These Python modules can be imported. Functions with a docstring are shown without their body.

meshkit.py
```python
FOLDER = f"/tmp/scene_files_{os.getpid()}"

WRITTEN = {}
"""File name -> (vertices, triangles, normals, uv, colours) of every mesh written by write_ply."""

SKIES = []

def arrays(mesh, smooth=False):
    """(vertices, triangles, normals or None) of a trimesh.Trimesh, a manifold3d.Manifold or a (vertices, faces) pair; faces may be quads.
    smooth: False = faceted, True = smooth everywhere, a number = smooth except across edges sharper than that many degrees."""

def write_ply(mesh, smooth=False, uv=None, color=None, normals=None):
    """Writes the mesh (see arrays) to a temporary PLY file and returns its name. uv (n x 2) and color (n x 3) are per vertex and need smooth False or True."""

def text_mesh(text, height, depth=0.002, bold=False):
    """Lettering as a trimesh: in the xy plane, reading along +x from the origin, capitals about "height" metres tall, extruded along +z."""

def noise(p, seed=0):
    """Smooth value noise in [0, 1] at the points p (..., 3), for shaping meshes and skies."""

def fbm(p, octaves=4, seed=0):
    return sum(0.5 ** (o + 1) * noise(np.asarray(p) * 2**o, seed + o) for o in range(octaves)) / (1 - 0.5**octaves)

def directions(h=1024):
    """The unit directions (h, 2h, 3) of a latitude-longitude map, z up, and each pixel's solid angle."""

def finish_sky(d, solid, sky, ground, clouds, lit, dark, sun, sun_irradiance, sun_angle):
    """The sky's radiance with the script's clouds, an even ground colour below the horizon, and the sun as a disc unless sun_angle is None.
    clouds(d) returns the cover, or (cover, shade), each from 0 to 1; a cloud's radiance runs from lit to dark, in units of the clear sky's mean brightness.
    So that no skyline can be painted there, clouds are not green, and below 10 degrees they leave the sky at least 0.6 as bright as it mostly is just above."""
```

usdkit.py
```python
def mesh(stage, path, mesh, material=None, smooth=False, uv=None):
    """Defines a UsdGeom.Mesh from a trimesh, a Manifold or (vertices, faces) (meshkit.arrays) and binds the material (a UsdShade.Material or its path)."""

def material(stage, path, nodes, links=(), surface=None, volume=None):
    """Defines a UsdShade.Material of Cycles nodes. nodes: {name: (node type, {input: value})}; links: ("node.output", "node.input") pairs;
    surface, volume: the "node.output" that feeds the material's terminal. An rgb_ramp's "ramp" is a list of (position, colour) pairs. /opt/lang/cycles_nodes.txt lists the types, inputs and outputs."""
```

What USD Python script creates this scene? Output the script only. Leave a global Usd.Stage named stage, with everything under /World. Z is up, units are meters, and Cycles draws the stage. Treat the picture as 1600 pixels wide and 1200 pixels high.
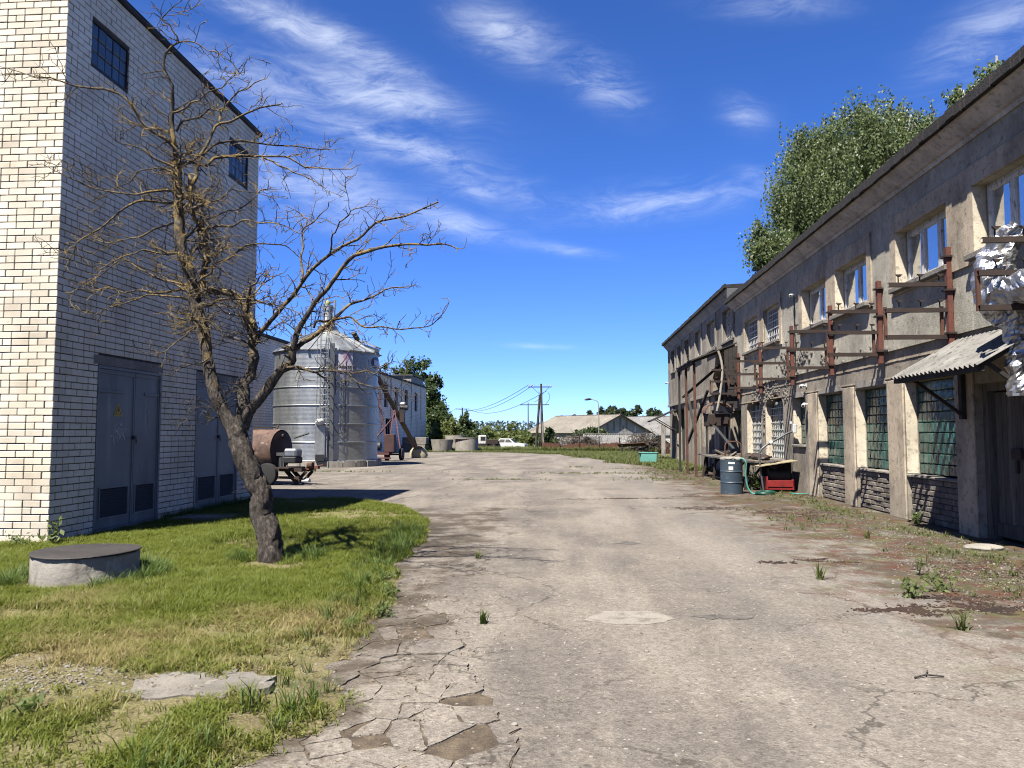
import math
import numpy as np
import trimesh
import usdkit
import meshkit
from shapely.geometry import Polygon, Point, box as sbox
import shapely
import shapely.affinity
from pxr import Usd, UsdGeom, UsdLux, UsdShade, Gf, Sdf, Vt

stage = Usd.Stage.CreateInMemory()
UsdGeom.Xform.Define(stage, '/World')
UsdGeom.Scope.Define(stage, '/World/Looks')
rng = np.random.default_rng(11)
R = lambda a, b, n=None: rng.uniform(a, b, n)

# ------------------------------------------------------------------ camera
cam = UsdGeom.Camera.Define(stage, '/World/camera')
cam.CreateHorizontalApertureAttr(36.0)
cam.CreateVerticalApertureAttr(27.0)
cam.CreateFocalLengthAttr(27.0)
cam.CreateClippingRangeAttr((0.05, 20000.0))
YAW, PITCH = 0.07222535, 0.06407882
_F = np.array([-math.sin(YAW) * math.cos(PITCH), math.cos(YAW) * math.cos(PITCH), math.sin(PITCH)])
_R = np.array([math.cos(YAW), math.sin(YAW), 0.0])
_U = np.cross(_R, _F)
_m = Gf.Matrix4d(1.0)
for i, v in enumerate((_R, _U, -_F)):
    _m.SetRow(i, Gf.Vec4d(*map(float, v), 0))
_m.SetRow(3, Gf.Vec4d(0, 0, 1.6, 1))
cam.AddTransformOp().Set(_m)
cam.CreateExposureAttr(2.08)

# ------------------------------------------------------------------ node graphs
LEVEL = .65   # one common scale on the base colours below


class Mat:
    def __init__(s, name, level=None):
        s.name, s.nodes, s.links, s.k, s.level = name, {}, [], 0, (level or LEVEL) * .575

    def n(s, kind, **kw):
        s.k += 1
        nm, vals = f'n{s.k}', {}
        for k, v in kw.items():
            if isinstance(v, str) and '.' in v:
                s.links.append((v, f'{nm}.{k}'))
            else:
                vals[k] = v
        s.nodes[nm] = (kind, vals)
        return nm

    def math(s, t, a, b=0.0, c=0.0, clamp=False):
        return s.n('math', math_type=t, value1=a, value2=b, value3=c, use_clamp=clamp) + '.value'

    def noise(s, scale, vec=None, detail=4.0, rough=.55, dist=0.0, stretch=None, loc=(0, 0, 0)):
        v = vec or s.pos()
        if stretch is not None or loc != (0, 0, 0):
            v = s.n('mapping', vector=v, scale=stretch or (1, 1, 1), location=loc) + '.vector'
        return s.n('noise_texture', vector=v, scale=scale, detail=detail, roughness=rough, distortion=dist)

    def pos(s):
        if not hasattr(s, '_p'):
            s._p = s.n('geometry')
        return s._p + '.position'

    def rng(s, v, a, b, c=0.0, d=1.0):
        return s.n('map_range', value=v, from_min=a, from_max=b, to_min=c, to_max=d, clamp=True) + '.result'

    def mix(s, f, a, b, blend='mix'):
        a, b = (tuple(np.array(c) * s.level) if isinstance(c, tuple) else c for c in (a, b))
        return s.n('mix_color', blend_type=blend, fac=f, a=a, b=b, use_clamp=True) + '.result'

    def ramp(s, f, stops):
        return s.n('rgb_ramp', ramp=[(p, tuple(np.array(c) * s.level)) for p, c in stops], fac=f) + '.color'

    def scale_value(s, col, val):
        return s.n('hsv', hue=0.5, saturation=1.0, value=val, fac=1.0, color=col) + '.color'

    def bump(s, h, strength, dist, normal=None):
        kw = dict(height=h, strength=strength, distance=dist)
        if normal:
            kw['normal'] = normal
        return s.n('bump', **kw) + '.normal'

    def done(s, surface=None, volume=None):
        return usdkit.material(stage, '/World/Looks/' + s.name, s.nodes, s.links, surface=surface, volume=volume)


def rough_mat(name, stops, scale=1.0, stretch=None, over=(), rough=.9, metal=0.0, bump=(40, .3, .01), island=0.0, rnd=0.0,
              spec=.3, detail=6, fine=(70, .18), rough2=None, coat=0.0, level=None):
    m = Mat(name, level)
    c = m.ramp(m.noise(scale, stretch=stretch, detail=detail, rough=.6) + '.fac', stops)
    for sc, st, lo, hi, col in over:
        f = m.rng(m.noise(sc, stretch=st, detail=5, rough=.62, loc=(sc * 3.1, 7.7, 1.3)) + '.fac', lo, hi)
        c = m.mix(f, c, col)
    if fine:
        v = m.rng(m.noise(fine[0], detail=3, rough=.7) + '.fac', .25, .75, 1 - fine[1], 1 + fine[1])
        c = m.scale_value(c, v)
    if island:
        c = m.scale_value(c, m.rng(m._p + '.random_per_island', 0, 1, 1 - island, 1 + island))
    if rnd:
        c = m.scale_value(c, m.rng(m.n('object_info') + '.random', 0, 1, 1 - rnd, 1 + rnd))
    kw = dict(base_color=c, metallic=metal, roughness=rough, specular_ior_level=spec)
    if rough2:
        kw['roughness'] = m.rng(m.noise(rough2[0], detail=4) + '.fac', .3, .7, rough2[1], rough2[2])
    if bump:
        kw['normal'] = m.bump(m.noise(bump[0], detail=6, rough=.65) + '.fac', bump[1], bump[2])
    if coat:
        kw['coat_weight'] = coat
    return m.done(m.n('principled_bsdf', **kw) + '.BSDF')


# ------------------------------------------------------------------ sky and sun
SUN = np.array([-.31, -.535, 1.0])
SUN /= np.linalg.norm(SUN)
SUN_EL, SUN_ROT = math.asin(SUN[2]), math.atan2(SUN[0], SUN[1])


def pix_dir(x, y):
    d = _F + _R * (x - 800) / 1200 + _U * (600 - y) / 1200
    return d / np.linalg.norm(d)


def sky_material():
    m = Mat('sky_look')
    m.level = 1.0
    sky = m.n('sky_texture', sky_type='single_scattering', sun_disc=False, sun_elevation=SUN_EL, sun_rotation=SUN_ROT,
              altitude=60.0, air_density=.50, aerosol_density=.36, ozone_density=1.9) + '.color'
    sky = m.mix(1.0, sky, (.83, .93, 1.30), 'multiply')   # the cold, saturated white balance of a phone camera
    sky = m.n('hsv', hue=0.5, saturation=1.12, value=1.0, fac=1.0, color=sky) + '.color'
    d = m.n('texture_coordinate') + '.generated'
    # thin streaks of cirrus: fine fibrous noise inside soft oval fields
    blobs = [  # px, py, half length, half width, slope angle (deg), strength
        (430, 30, 120, 20, 14, .65), (560, 75, 105, 20, 22, .7), (590, 150, 120, 25, 12, .95), (630, 228, 130, 19, 14, .9),
        (790, 55, 66, 30, 20, .7), (940, 125, 58, 27, 30, .85), (1020, 315, 125, 22, -3, .72), (770, 302, 70, 16, 8, .45),
        (715, 350, 75, 17, 12, .62), (470, 285, 110, 48, 10, .75), (890, 392, 60, 8, 10, .35), (840, 541, 50, 4, 2, .3),
        (1550, 55, 90, 45, -25, .42), (1165, 175, 35, 22, 30, .3), (1180, 275, 30, 12, 20, .34), (1215, 5, 90, 18, 10, .3), (380, 120, 120, 32, 12, .45),
        (-350, 120, 260, 60, 10, .6), (2000, 200, 260, 60, -12, .5), (800, -420, 300, 80, 12, .6)]
    total = None
    for px, py, lx, ly, ang, st in blobs:
        c = pix_dir(px, py)
        r = np.cross(c, [0, 0, 1.0]); r /= np.linalg.norm(r)
        u = np.cross(r, c)
        a = math.radians(-ang)
        e1, e2 = r * math.cos(a) + u * math.sin(a), -r * math.sin(a) + u * math.cos(a)
        k = 1200.0 * np.linalg.norm(_F + _R * (px - 800) / 1200 + _U * (600 - py) / 1200)
        d1 = m.n('vector_math', vector_math_type='dot_product', vector1=d, vector2=tuple(e1 * k / lx)) if False else m.n('vector_math', math_type='dot_product', vector1=d, vector2=tuple(e1 * k / lx))
        d2 = m.n('vector_math', math_type='dot_product', vector1=d, vector2=tuple(e2 * k / ly))
        d3 = m.n('vector_math', math_type='dot_product', vector1=d, vector2=tuple(c))
        q = m.math('multiply', d1 + '.value', d1 + '.value')
        q = m.math('multiply_add', d2 + '.value', d2 + '.value', q)
        g = m.math('power', 2.718, m.math('multiply', q, -1.0))
        g = m.math('multiply', g, m.math('greater_than', d3 + '.value', .3))
        total = m.math('multiply_add', g, st, total) if total else m.math('multiply', g, st)
    warp = m.n('vector_math', math_type='multiply_add', vector1=m.noise(3.0, vec=d, detail=3) + '.color', vector2=(.17, .17, .09), vector3=d) + '.vector'
    wide = m.noise(5.5, vec=warp, detail=7, rough=.62, stretch=(1.0, 1.0, 3.2)) + '.fac'
    fibre = m.noise(20.0, vec=warp, detail=8, rough=.72, stretch=(.7, .7, 3.0), dist=.7) + '.fac'
    tex = m.math('multiply_add', fibre, .55, m.math('multiply', wide, .6))
    tex = m.math('power', m.rng(tex, .40, .80), 1.9)
    cover = m.math('multiply', total, m.math('multiply_add', tex, 2.4, .02))
    cover = m.math('multiply', m.math('subtract', 1.0, m.math('power', 2.718, m.math('multiply', cover, -1.25))), .92)
    white = m.n('vector_math', math_type='multiply_add', vector1=sky, vector2=(.35, .35, .35), vector3=CLOUD) + '.vector'
    col = m.mix(cover, sky, white)
    # mix_color clamps its factor only; radiance stays physical
    m.nodes[col.split('.')[0]][1]['use_clamp'] = True
    return m.done(m.n('background_shader', color=col, strength=.05) + '.background')


CLOUD = (3.7, 4.0, 4.4)
dome = UsdLux.DomeLight.Define(stage, '/World/sky')
dome.GetPrim().SetCustomDataByKey('kind', 'structure')
UsdShade.MaterialBindingAPI.Apply(dome.GetPrim()).Bind(sky_material())
sun = UsdLux.DistantLight.Define(stage, '/World/sun')
sun.CreateNormalizeAttr(True)
sun.CreateIntensityAttr(1.25)
sun.CreateAngleAttr(0.53)
sun.CreateColorAttr(Gf.Vec3f(1.0, .955, .88))
_x = np.cross([0, 0, 1.0], SUN); _x /= np.linalg.norm(_x)
_m = Gf.Matrix4d(1.0)
for i, v in enumerate((_x, np.cross(SUN, _x), SUN)):
    _m.SetRow(i, Gf.Vec4d(*map(float, v), 0))
sun.AddTransformOp().Set(_m)

# ------------------------------------------------------------------ mesh helpers
class MB:
    """Collects shapes; build() makes them one mesh."""
    def __init__(s):
        s.v, s.f, s.n = [], [], 0

    def add(s, v, f):
        v, f = np.asarray(v, float), np.asarray(f, int)
        if f.shape[1] == 4:
            f = np.vstack([f[:, [0, 1, 2]], f[:, [0, 2, 3]]])
        s.v.append(v); s.f.append(f + s.n); s.n += len(v)
        return s

    def tm(s, t):
        return s.add(t.vertices, t.faces)

    def arrays(s):
        return np.vstack(s.v), np.vstack(s.f)

    def box(s, a, b, ch=0.0):
        """axis-aligned box between two corners, edges chamfered by ch"""
        a, b = np.minimum(a, b), np.maximum(a, b)
        if ch <= 0:
            v = np.array([[x, y, z] for x in (a[0], b[0]) for y in (a[1], b[1]) for z in (a[2], b[2])])
            return s.add(v, BOXF)
        c, h = (a + b) / 2, (b - a) / 2
        v, f = chamfer_box(h, min(ch, h.min() * .49))
        return s.add(v + c, f)

    def beam(s, p, q, w, h, up=(0, 0, 1), ch=0.0):
        p, q = np.asarray(p, float), np.asarray(q, float)
        L = np.linalg.norm(q - p); t = (q - p) / L
        u = np.asarray(up, float)
        if abs(t @ u) > .98:
            u = np.array([1.0, 0, 0])
        a = np.cross(u, t); a /= np.linalg.norm(a); b = np.cross(t, a)
        hh = np.array([L / 2, w / 2, h / 2])
        if ch:
            v, f = chamfer_box(hh, min(ch, hh.min() * .49))
        else:
            v = np.array([[x, y, z] for x in (-1, 1) for y in (-1, 1) for z in (-1, 1)]) * hh; f = BOXF
        return s.add((p + q) / 2 + v[:, :1] * t + v[:, 1:2] * a + v[:, 2:] * b, f)

    def tube(s, pts, r, sides=8, cap=True, jitter=0.0):
        p = np.asarray(pts, float); n = len(p)
        r = np.broadcast_to(r, (n,)).astype(float)
        t = np.gradient(p, axis=0); t /= np.linalg.norm(t, axis=1, keepdims=True) + 1e-12
        a = np.zeros_like(p)
        ref = np.array([0, 0, 1.0]) if abs(t[0][2]) < .9 else np.array([1.0, 0, 0])
        for i in range(n):
            v = ref - t[i] * (ref @ t[i]); v /= np.linalg.norm(v) + 1e-12
            a[i] = v; ref = v
        b = np.cross(t, a)
        g = np.arange(sides) * 2 * np.pi / sides
        rr = r[:, None, None] * (1 + (R(-jitter, jitter, (n, sides, 1)) if jitter else 0))
        v = p[:, None] + rr * (np.cos(g)[None, :, None] * a[:, None] + np.sin(g)[None, :, None] * b[:, None])
        i, j = np.meshgrid(np.arange(n - 1), np.arange(sides), indexing='ij')
        k = (j + 1) % sides
        q = np.stack([i * sides + j, i * sides + k, (i + 1) * sides + k, (i + 1) * sides + j], -1).reshape(-1, 4)
        f = np.vstack([q[:, [0, 1, 2]], q[:, [0, 2, 3]]])
        v = v.reshape(-1, 3)
        if cap:
            v = np.vstack([v, p[0], p[-1]])
            c0, c1 = n * sides, n * sides + 1
            j = np.arange(sides); k = (j + 1) % sides
            f = np.vstack([f, np.stack([k, j, np.full(sides, c0)], 1), np.stack([(n - 1) * sides + j, (n - 1) * sides + k, np.full(sides, c1)], 1)])
        return s.add(v, f)

    def cyl(s, p, q, r, sides=16, r2=None):
        return s.tube([p, q], [r, r if r2 is None else r2], sides)

    def lathe(s, profile, c=(0, 0, 0), sides=32):
        """profile [(radius, z)] turned about the vertical through c"""
        pr = np.asarray(profile, float); n = len(pr)
        g = np.arange(sides) * 2 * np.pi / sides
        v = np.stack([pr[:, None, 0] * np.cos(g), pr[:, None, 0] * np.sin(g), np.broadcast_to(pr[:, None, 1], (n, sides))], -1).reshape(-1, 3) + np.asarray(c, float)
        i, j = np.meshgrid(np.arange(n - 1), np.arange(sides), indexing='ij'); k = (j + 1) % sides
        q = np.stack([i * sides + j, i * sides + k, (i + 1) * sides + k, (i + 1) * sides + j], -1).reshape(-1, 4)
        return s.add(v, q)

    def prism(s, poly, h, M):
        """polygon (shapely or points) extruded by h, placed by the 4x4 matrix M"""
        pg = poly if hasattr(poly, 'geom_type') else Polygon(poly)
        for g in getattr(pg, 'geoms', [pg]):
            if g.area > 1e-8:
                t = trimesh.creation.extrude_polygon(g, h, engine='earcut'); t.apply_transform(M); s.tm(t)
        return s

    def quad(s, a, b, c, d):
        return s.add([a, b, c, d], [[0, 1, 2, 3]])

    def blob(s, c, r, amp=.25, freq=1.6, sub=2, seed=0, squash=(1, 1, 1)):
        t = trimesh.creation.icosphere(sub, 1.0)
        v = np.array(t.vertices)
        k = 1 + amp * (meshkit.fbm(v * freq + seed * 7.31, 3, seed) - .5) * 2
        return s.add(v * k[:, None] * np.asarray(squash) * r + np.asarray(c), t.faces)


BOXF = np.array([[0, 1, 3, 2], [4, 6, 7, 5], [0, 4, 5, 1], [2, 3, 7, 6], [0, 2, 6, 4], [1, 5, 7, 3]])
_cb = {}


def chamfer_box(h, c):
    if 'f' not in _cb:
        import itertools
        pts = []
        for sx, sy, sz in itertools.product((-1, 1), repeat=3):
            for ax in range(3):
                pts.append((sx, sy, sz, ax))
        P = np.array([[sx * (1 if ax == 0 else .8), sy * (1 if ax == 1 else .8), sz * (1 if ax == 2 else .8)] for sx, sy, sz, ax in pts])
        hull = trimesh.convex.convex_hull(P)
        from scipy.spatial import cKDTree
        idx = cKDTree(P).query(hull.vertices)[1]
        _cb['f'] = idx[np.array(hull.faces)]
        _cb['s'] = np.array([[a, b, d] for a, b, d, _ in pts], float)
        _cb['ax'] = np.array([ax for *_, ax in pts])
    v = _cb['s'] * (np.asarray(h) - c)
    v[np.arange(24), _cb['ax']] = _cb['s'][np.arange(24), _cb['ax']] * np.asarray(h)[_cb['ax']]
    return v, _cb['f']


def mat4(ex, ey, ez, o):
    M = np.eye(4); M[:3, 0], M[:3, 1], M[:3, 2], M[:3, 3] = ex, ey, ez, o
    return M


def wallX(x):   # polygon in (y, z), extruded towards +x from x
    return mat4((0, 1, 0), (0, 0, 1), (1, 0, 0), (x, 0, 0))


def alongY(y, h):  # polygon in (x, z) extruded by h towards +y from y
    return mat4((1, 0, 0), (0, 0, 1), (0, -1, 0), (0, y + h, 0))


ORIGIN, COUNT = {}, {}


def new_path(name, parent):
    k = (parent, name); i = COUNT.get(k, 0); COUNT[k] = i + 1
    return f'{parent}/{name}' + (f'_{i:03d}' if i else '')


def tag(p, label=None, cat=None, group=None, kind=None):
    p = p.GetPrim() if hasattr(p, 'GetPrim') else p
    for k, v in (('label', label), ('category', cat), ('group', group), ('kind', kind)):
        if v:
            p.SetCustomDataByKey(k, v)
    return p


def thing(name, label, cat, loc=(0, 0, 0), rz=None, group=None, world=True):
    """an Xform at the thing's base; parts built in world coordinates are stored relative to it (world=False: parts are local)"""
    path = new_path(name, '/World')
    x = UsdGeom.Xform.Define(stage, path)
    x.AddTranslateOp().Set(Gf.Vec3d(*map(float, loc)))
    if rz is not None:
        x.AddRotateZOp().Set(float(rz))
    ORIGIN[path] = np.array(loc, float) if world else np.zeros(3)
    tag(x, label, cat, group)
    return path


def obj(name, mb, mat, parent='/World', smooth=False, label=None, cat=None, group=None, kind=None):
    path = new_path(name, parent)
    o = ORIGIN.get(parent, np.zeros(3))
    v, f = mb.arrays() if isinstance(mb, MB) else mb
    usd = usdkit.mesh(stage, path, (np.asarray(v) - o, f), mat, smooth=smooth)
    ORIGIN[path] = o
    tag(usd, label, cat, group, kind)
    return path


def copy(src, loc, rz, label, cat, group=None, scale=None):
    path = new_path(src.rsplit('/', 1)[1], '/World')
    x = UsdGeom.Xform.Define(stage, path)
    x.AddTranslateOp().Set(Gf.Vec3d(*map(float, loc))); x.AddRotateZOp().Set(float(rz))
    if scale:
        x.AddScaleOp().Set(Gf.Vec3f(*scale) if np.ndim(scale) else Gf.Vec3f(scale, scale, scale))
    p = x.GetPrim()
    p.GetReferences().AddInternalReference(src); p.SetInstanceable(True)
    tag(p, label, cat, group)
    return path


def scatter(name, protos, pos, mat, scales, tilt=.25, parent='/World', label=None, cat=None, kind='stuff', rz=None, smooth=False):
    """a PointInstancer of the prototype meshes (local coordinates)"""
    path = new_path(name, parent)
    pi = UsdGeom.PointInstancer.Define(stage, path)
    n = len(pos); targets = []
    for i, pm in enumerate(protos):
        mm = mat[i % len(mat)] if isinstance(mat, (list, tuple)) else mat
        usdkit.mesh(stage, f'{path}/clump' + (f'_{i:03d}' if i else ''), pm.arrays(), mm, smooth=smooth)
        targets.append(f'{path}/clump' + (f'_{i:03d}' if i else ''))
    pi.CreatePrototypesRel().SetTargets([Sdf.Path(t) for t in targets])
    pi.CreateProtoIndicesAttr(Vt.IntArray.FromNumpy(rng.integers(0, len(protos), n).astype(np.int32)))
    pi.CreatePositionsAttr(Vt.Vec3fArray.FromNumpy(np.asarray(pos, np.float32)))
    a = R(0, 2 * np.pi, n) if rz is None else rz
    tx, ty = R(-tilt, tilt, n), R(-tilt, tilt, n)
    qz = np.stack([np.cos(a / 2), 0 * a, 0 * a, np.sin(a / 2)], 1)
    qt = np.stack([np.ones(n), tx / 2, ty / 2, np.zeros(n)], 1); qt /= np.linalg.norm(qt, axis=1, keepdims=True)
    w = qt[:, 0] * qz[:, 0] - qt[:, 3] * qz[:, 3]
    x = qt[:, 1] * qz[:, 0] + qt[:, 2] * qz[:, 3]
    y = qt[:, 2] * qz[:, 0] - qt[:, 1] * qz[:, 3]
    z = qt[:, 0] * qz[:, 3]
    pi.CreateOrientationsAttr(Vt.QuathArray([Gf.Quath(float(p), float(q), float(r), float(s_)) for p, q, r, s_ in zip(w, x, y, z)]))
    sc = np.asarray(scales, np.float32)
    pi.CreateScalesAttr(Vt.Vec3fArray.FromNumpy(sc if sc.ndim == 2 else np.repeat(sc[:, None], 3, 1)))
    tag(pi, label, cat, None, kind)
    return path


def leaves(p, size, up=.3, aspect=.6, droop=None):
    """leaf-sized rhombic faces at the points p"""
    n = len(p)
    d = rng.normal(size=(n, 3)); d[:, 2] -= .3
    if droop is not None:
        d = d * .5 + np.array([0, 0, -droop])
    d /= np.linalg.norm(d, axis=1, keepdims=True)
    nr = rng.normal(size=(n, 3)); nr[:, 2] = np.abs(nr[:, 2]) + up
    a = np.cross(d, nr); a /= np.linalg.norm(a, axis=1, keepdims=True) + 1e-9
    s = (np.broadcast_to(size, (n,)) * R(.7, 1.3, n))[:, None]
    v = np.stack([p, p + d * s * .45 + a * s * aspect * .5, p + d * s, p + d * s * .45 - a * s * aspect * .5], 1).reshape(-1, 3)
    f = (np.arange(n) * 4)[:, None] + np.array([0, 1, 2, 3])
    return MB().add(v, f)


def in_ellipsoids(n, ells, shell=.55, per=70, spread=.16):
    """points in the outer part of several ellipsoids (centre, radii), gathered in clumps"""
    out = []
    w = np.array([e[1][0] * e[1][1] * e[1][2] for e in ells]) ** .7; w /= w.sum()
    for (c, r), k in zip(ells, (w * n).astype(int)):
        nc = max(8, int(k / per))
        u = rng.normal(size=(nc, 3)); u /= np.linalg.norm(u, axis=1, keepdims=True)
        cc = u * R(shell, 1.0, (nc, 1))
        i = rng.integers(0, nc, k)
        q = cc[i] + rng.normal(size=(k, 3)) * spread
        out.append(np.asarray(c) + q * np.asarray(r))
    return np.vstack(out)


def ground_z(x, y):
    y = np.asarray(y, float)
    return -.014 * np.clip(y - 58, 0, 90) + 0 * np.asarray(x, float)

# ------------------------------------------------------------------ materials
def pavement_material():
    m = Mat('worn_pavement')
    p = m.pos()
    x = m.n('separate_xyz', vector=p)
    X, Y = x + '.x', x + '.y'
    big = m.noise(.55, detail=6, rough=.62) + '.fac'
    c = m.ramp(big, [(.30, (.140, .122, .103)), (.45, (.193, .167, .139)), (.58, (.240, .206, .168)), (.72, (.295, .252, .202))])
    # dusty strips worn lengthwise by wheels
    strip = m.noise(.9, stretch=(1.0, .16, 1), detail=5, rough=.6, loc=(3.3, 1.2, 0)) + '.fac'
    c = m.mix(m.rng(strip, .46, .62, 0, .8), c, (.315, .275, .226))
    dark = m.noise(.8, stretch=(1.0, .35, 1), detail=6, rough=.66, loc=(11.3, 5.2, 0)) + '.fac'
    c = m.mix(m.rng(dark, .52, .68, 0, .75), c, (.135, .118, .104))
    # the right side is a greyer, finer coat
    gx = m.rng(m.math('multiply_add', m.noise(.5, detail=5) + '.fac', 1.6, X), 1.6, 3.4)
    c = m.mix(m.math('multiply', gx, .5), c, (.235, .212, .185))
    # aggregate
    v1 = m.n('voronoi_texture', vector=p, scale=75.0, feature='f1')
    sp = m.n('separate_color', color=v1 + '.color')
    c = m.scale_value(c, m.rng(sp + '.r', 0, 1, .80, 1.34))
    v3 = m.n('voronoi_texture', vector=p, scale=24.0, feature='f1')
    sp3 = m.n('separate_color', color=v3 + '.color')
    c = m.scale_value(c, m.rng(sp3 + '.g', 0, 1, .86, 1.13))
    v2 = m.n('voronoi_texture', vector=p, scale=17.0, feature='f1')
    s2 = m.n('separate_color', color=v2 + '.color')
    chip = m.math('multiply', m.math('less_than', v2 + '.distance', .20), m.math('greater_than', s2 + '.r', .80))
    c = m.mix(m.math('multiply', chip, .75), c, (.47, .43, .37))
    chip2 = m.math('multiply', m.math('less_than', v2 + '.distance', .26), m.math('less_than', s2 + '.g', .14))
    c = m.mix(m.math('multiply', chip2, .6), c, (.085, .07, .058))
    # cracks
    wv = m.n('vector_math', math_type='multiply_add', vector1=m.noise(1.7, detail=6, rough=.65) + '.color', vector2=(.9, .9, 0), vector3=p) + '.vector'
    cr = m.n('voronoi_texture', vector=wv, scale=.52, feature='distance_to_edge') + '.distance'
    keep = m.rng(m.noise(.33, detail=3, loc=(4, 9, 0)) + '.fac', .47, .58)
    keep = m.math('maximum', keep, m.rng(X, -.2, -.9))
    crack = m.math('multiply', m.rng(cr, .004, .013, 1, 0), keep)
    cr2 = m.n('voronoi_texture', vector=wv, scale=2.6, feature='distance_to_edge') + '.distance'
    keep2 = m.math('multiply', m.rng(m.noise(.5, detail=3, loc=(1, 2, 0)) + '.fac', .5, .56), m.rng(X, .35, -.45))
    crack = m.math('maximum', crack, m.math('multiply', m.math('multiply', m.rng(cr2, .008, .03, 1, 0), keep2), .8))
    c = m.mix(m.math('multiply', crack, .68), c, (.045, .036, .026))
    # soil and dead moss gathered along both edges and in the far part
    mo = m.noise(1.5, detail=9, rough=.72) + '.fac'
    near = m.rng(m.math('multiply_add', m.noise(.7, detail=4) + '.fac', .9, X), -.25, -1.0)       # lawn side
    farm = m.rng(m.math('multiply_add', m.noise(.6, detail=4, loc=(2, 3, 1)) + '.fac', 2.6, X), 3.5, 5.3)   # facade side
    edge = m.math('maximum', m.math('multiply', near, .9), farm)
    edge = m.math('maximum', m.math('multiply', m.math('multiply', near, m.rng(Y, 19, 15)), .9), farm)
    amount = m.math('multiply_add', edge, .30, mo)
    c = m.mix(m.rng(amount, .66, .80, 0, .85), c, (.075, .055, .034))
    redm = m.math('multiply', m.rng(m.noise(2.4, detail=8, rough=.7, loc=(8, 8, 0)) + '.fac', .48, .57), farm)
    c = m.mix(m.math('multiply', redm, .92), c, (.115, .046, .025))
    grm = m.math('multiply', m.rng(m.noise(1.9, detail=9, rough=.72, loc=(18, 3, 0)) + '.fac', .50, .62), farm)
    c = m.mix(m.math('multiply', grm, .75), c, (.12, .125, .038))
    h = m.math('multiply_add', v1 + '.distance', .9, m.noise(35.0, detail=6, rough=.7) + '.fac')
    nrm = m.bump(h, .5, .011)
    return m.done(m.n('principled_bsdf', base_color=c, roughness=.94, specular_ior_level=.22, normal=nrm) + '.BSDF')


def soil_material():
    m = Mat('lawn_soil', 1.0)
    c = m.ramp(m.noise(3.0, detail=8, rough=.7) + '.fac', [(.3, (.11, .09, .05)), (.5, (.20, .165, .09)), (.7, (.30, .245, .15))])
    g = m.rng(m.noise(1.1, detail=4) + '.fac', .4, .6)
    c = m.mix(m.math('multiply', g, .5), c, (.16, .17, .05))
    v = m.n('voronoi_texture', vector=m.pos(), scale=60.0)
    c = m.scale_value(c, m.rng(v + '.distance', 0, .7, 1.25, .7))
    return m.done(m.n('principled_bsdf', base_color=c, roughness=1.0, specular_ior_level=.1, normal=m.bump(m.noise(50, detail=6, rough=.7) + '.fac', .9, .02)) + '.BSDF')


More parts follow.
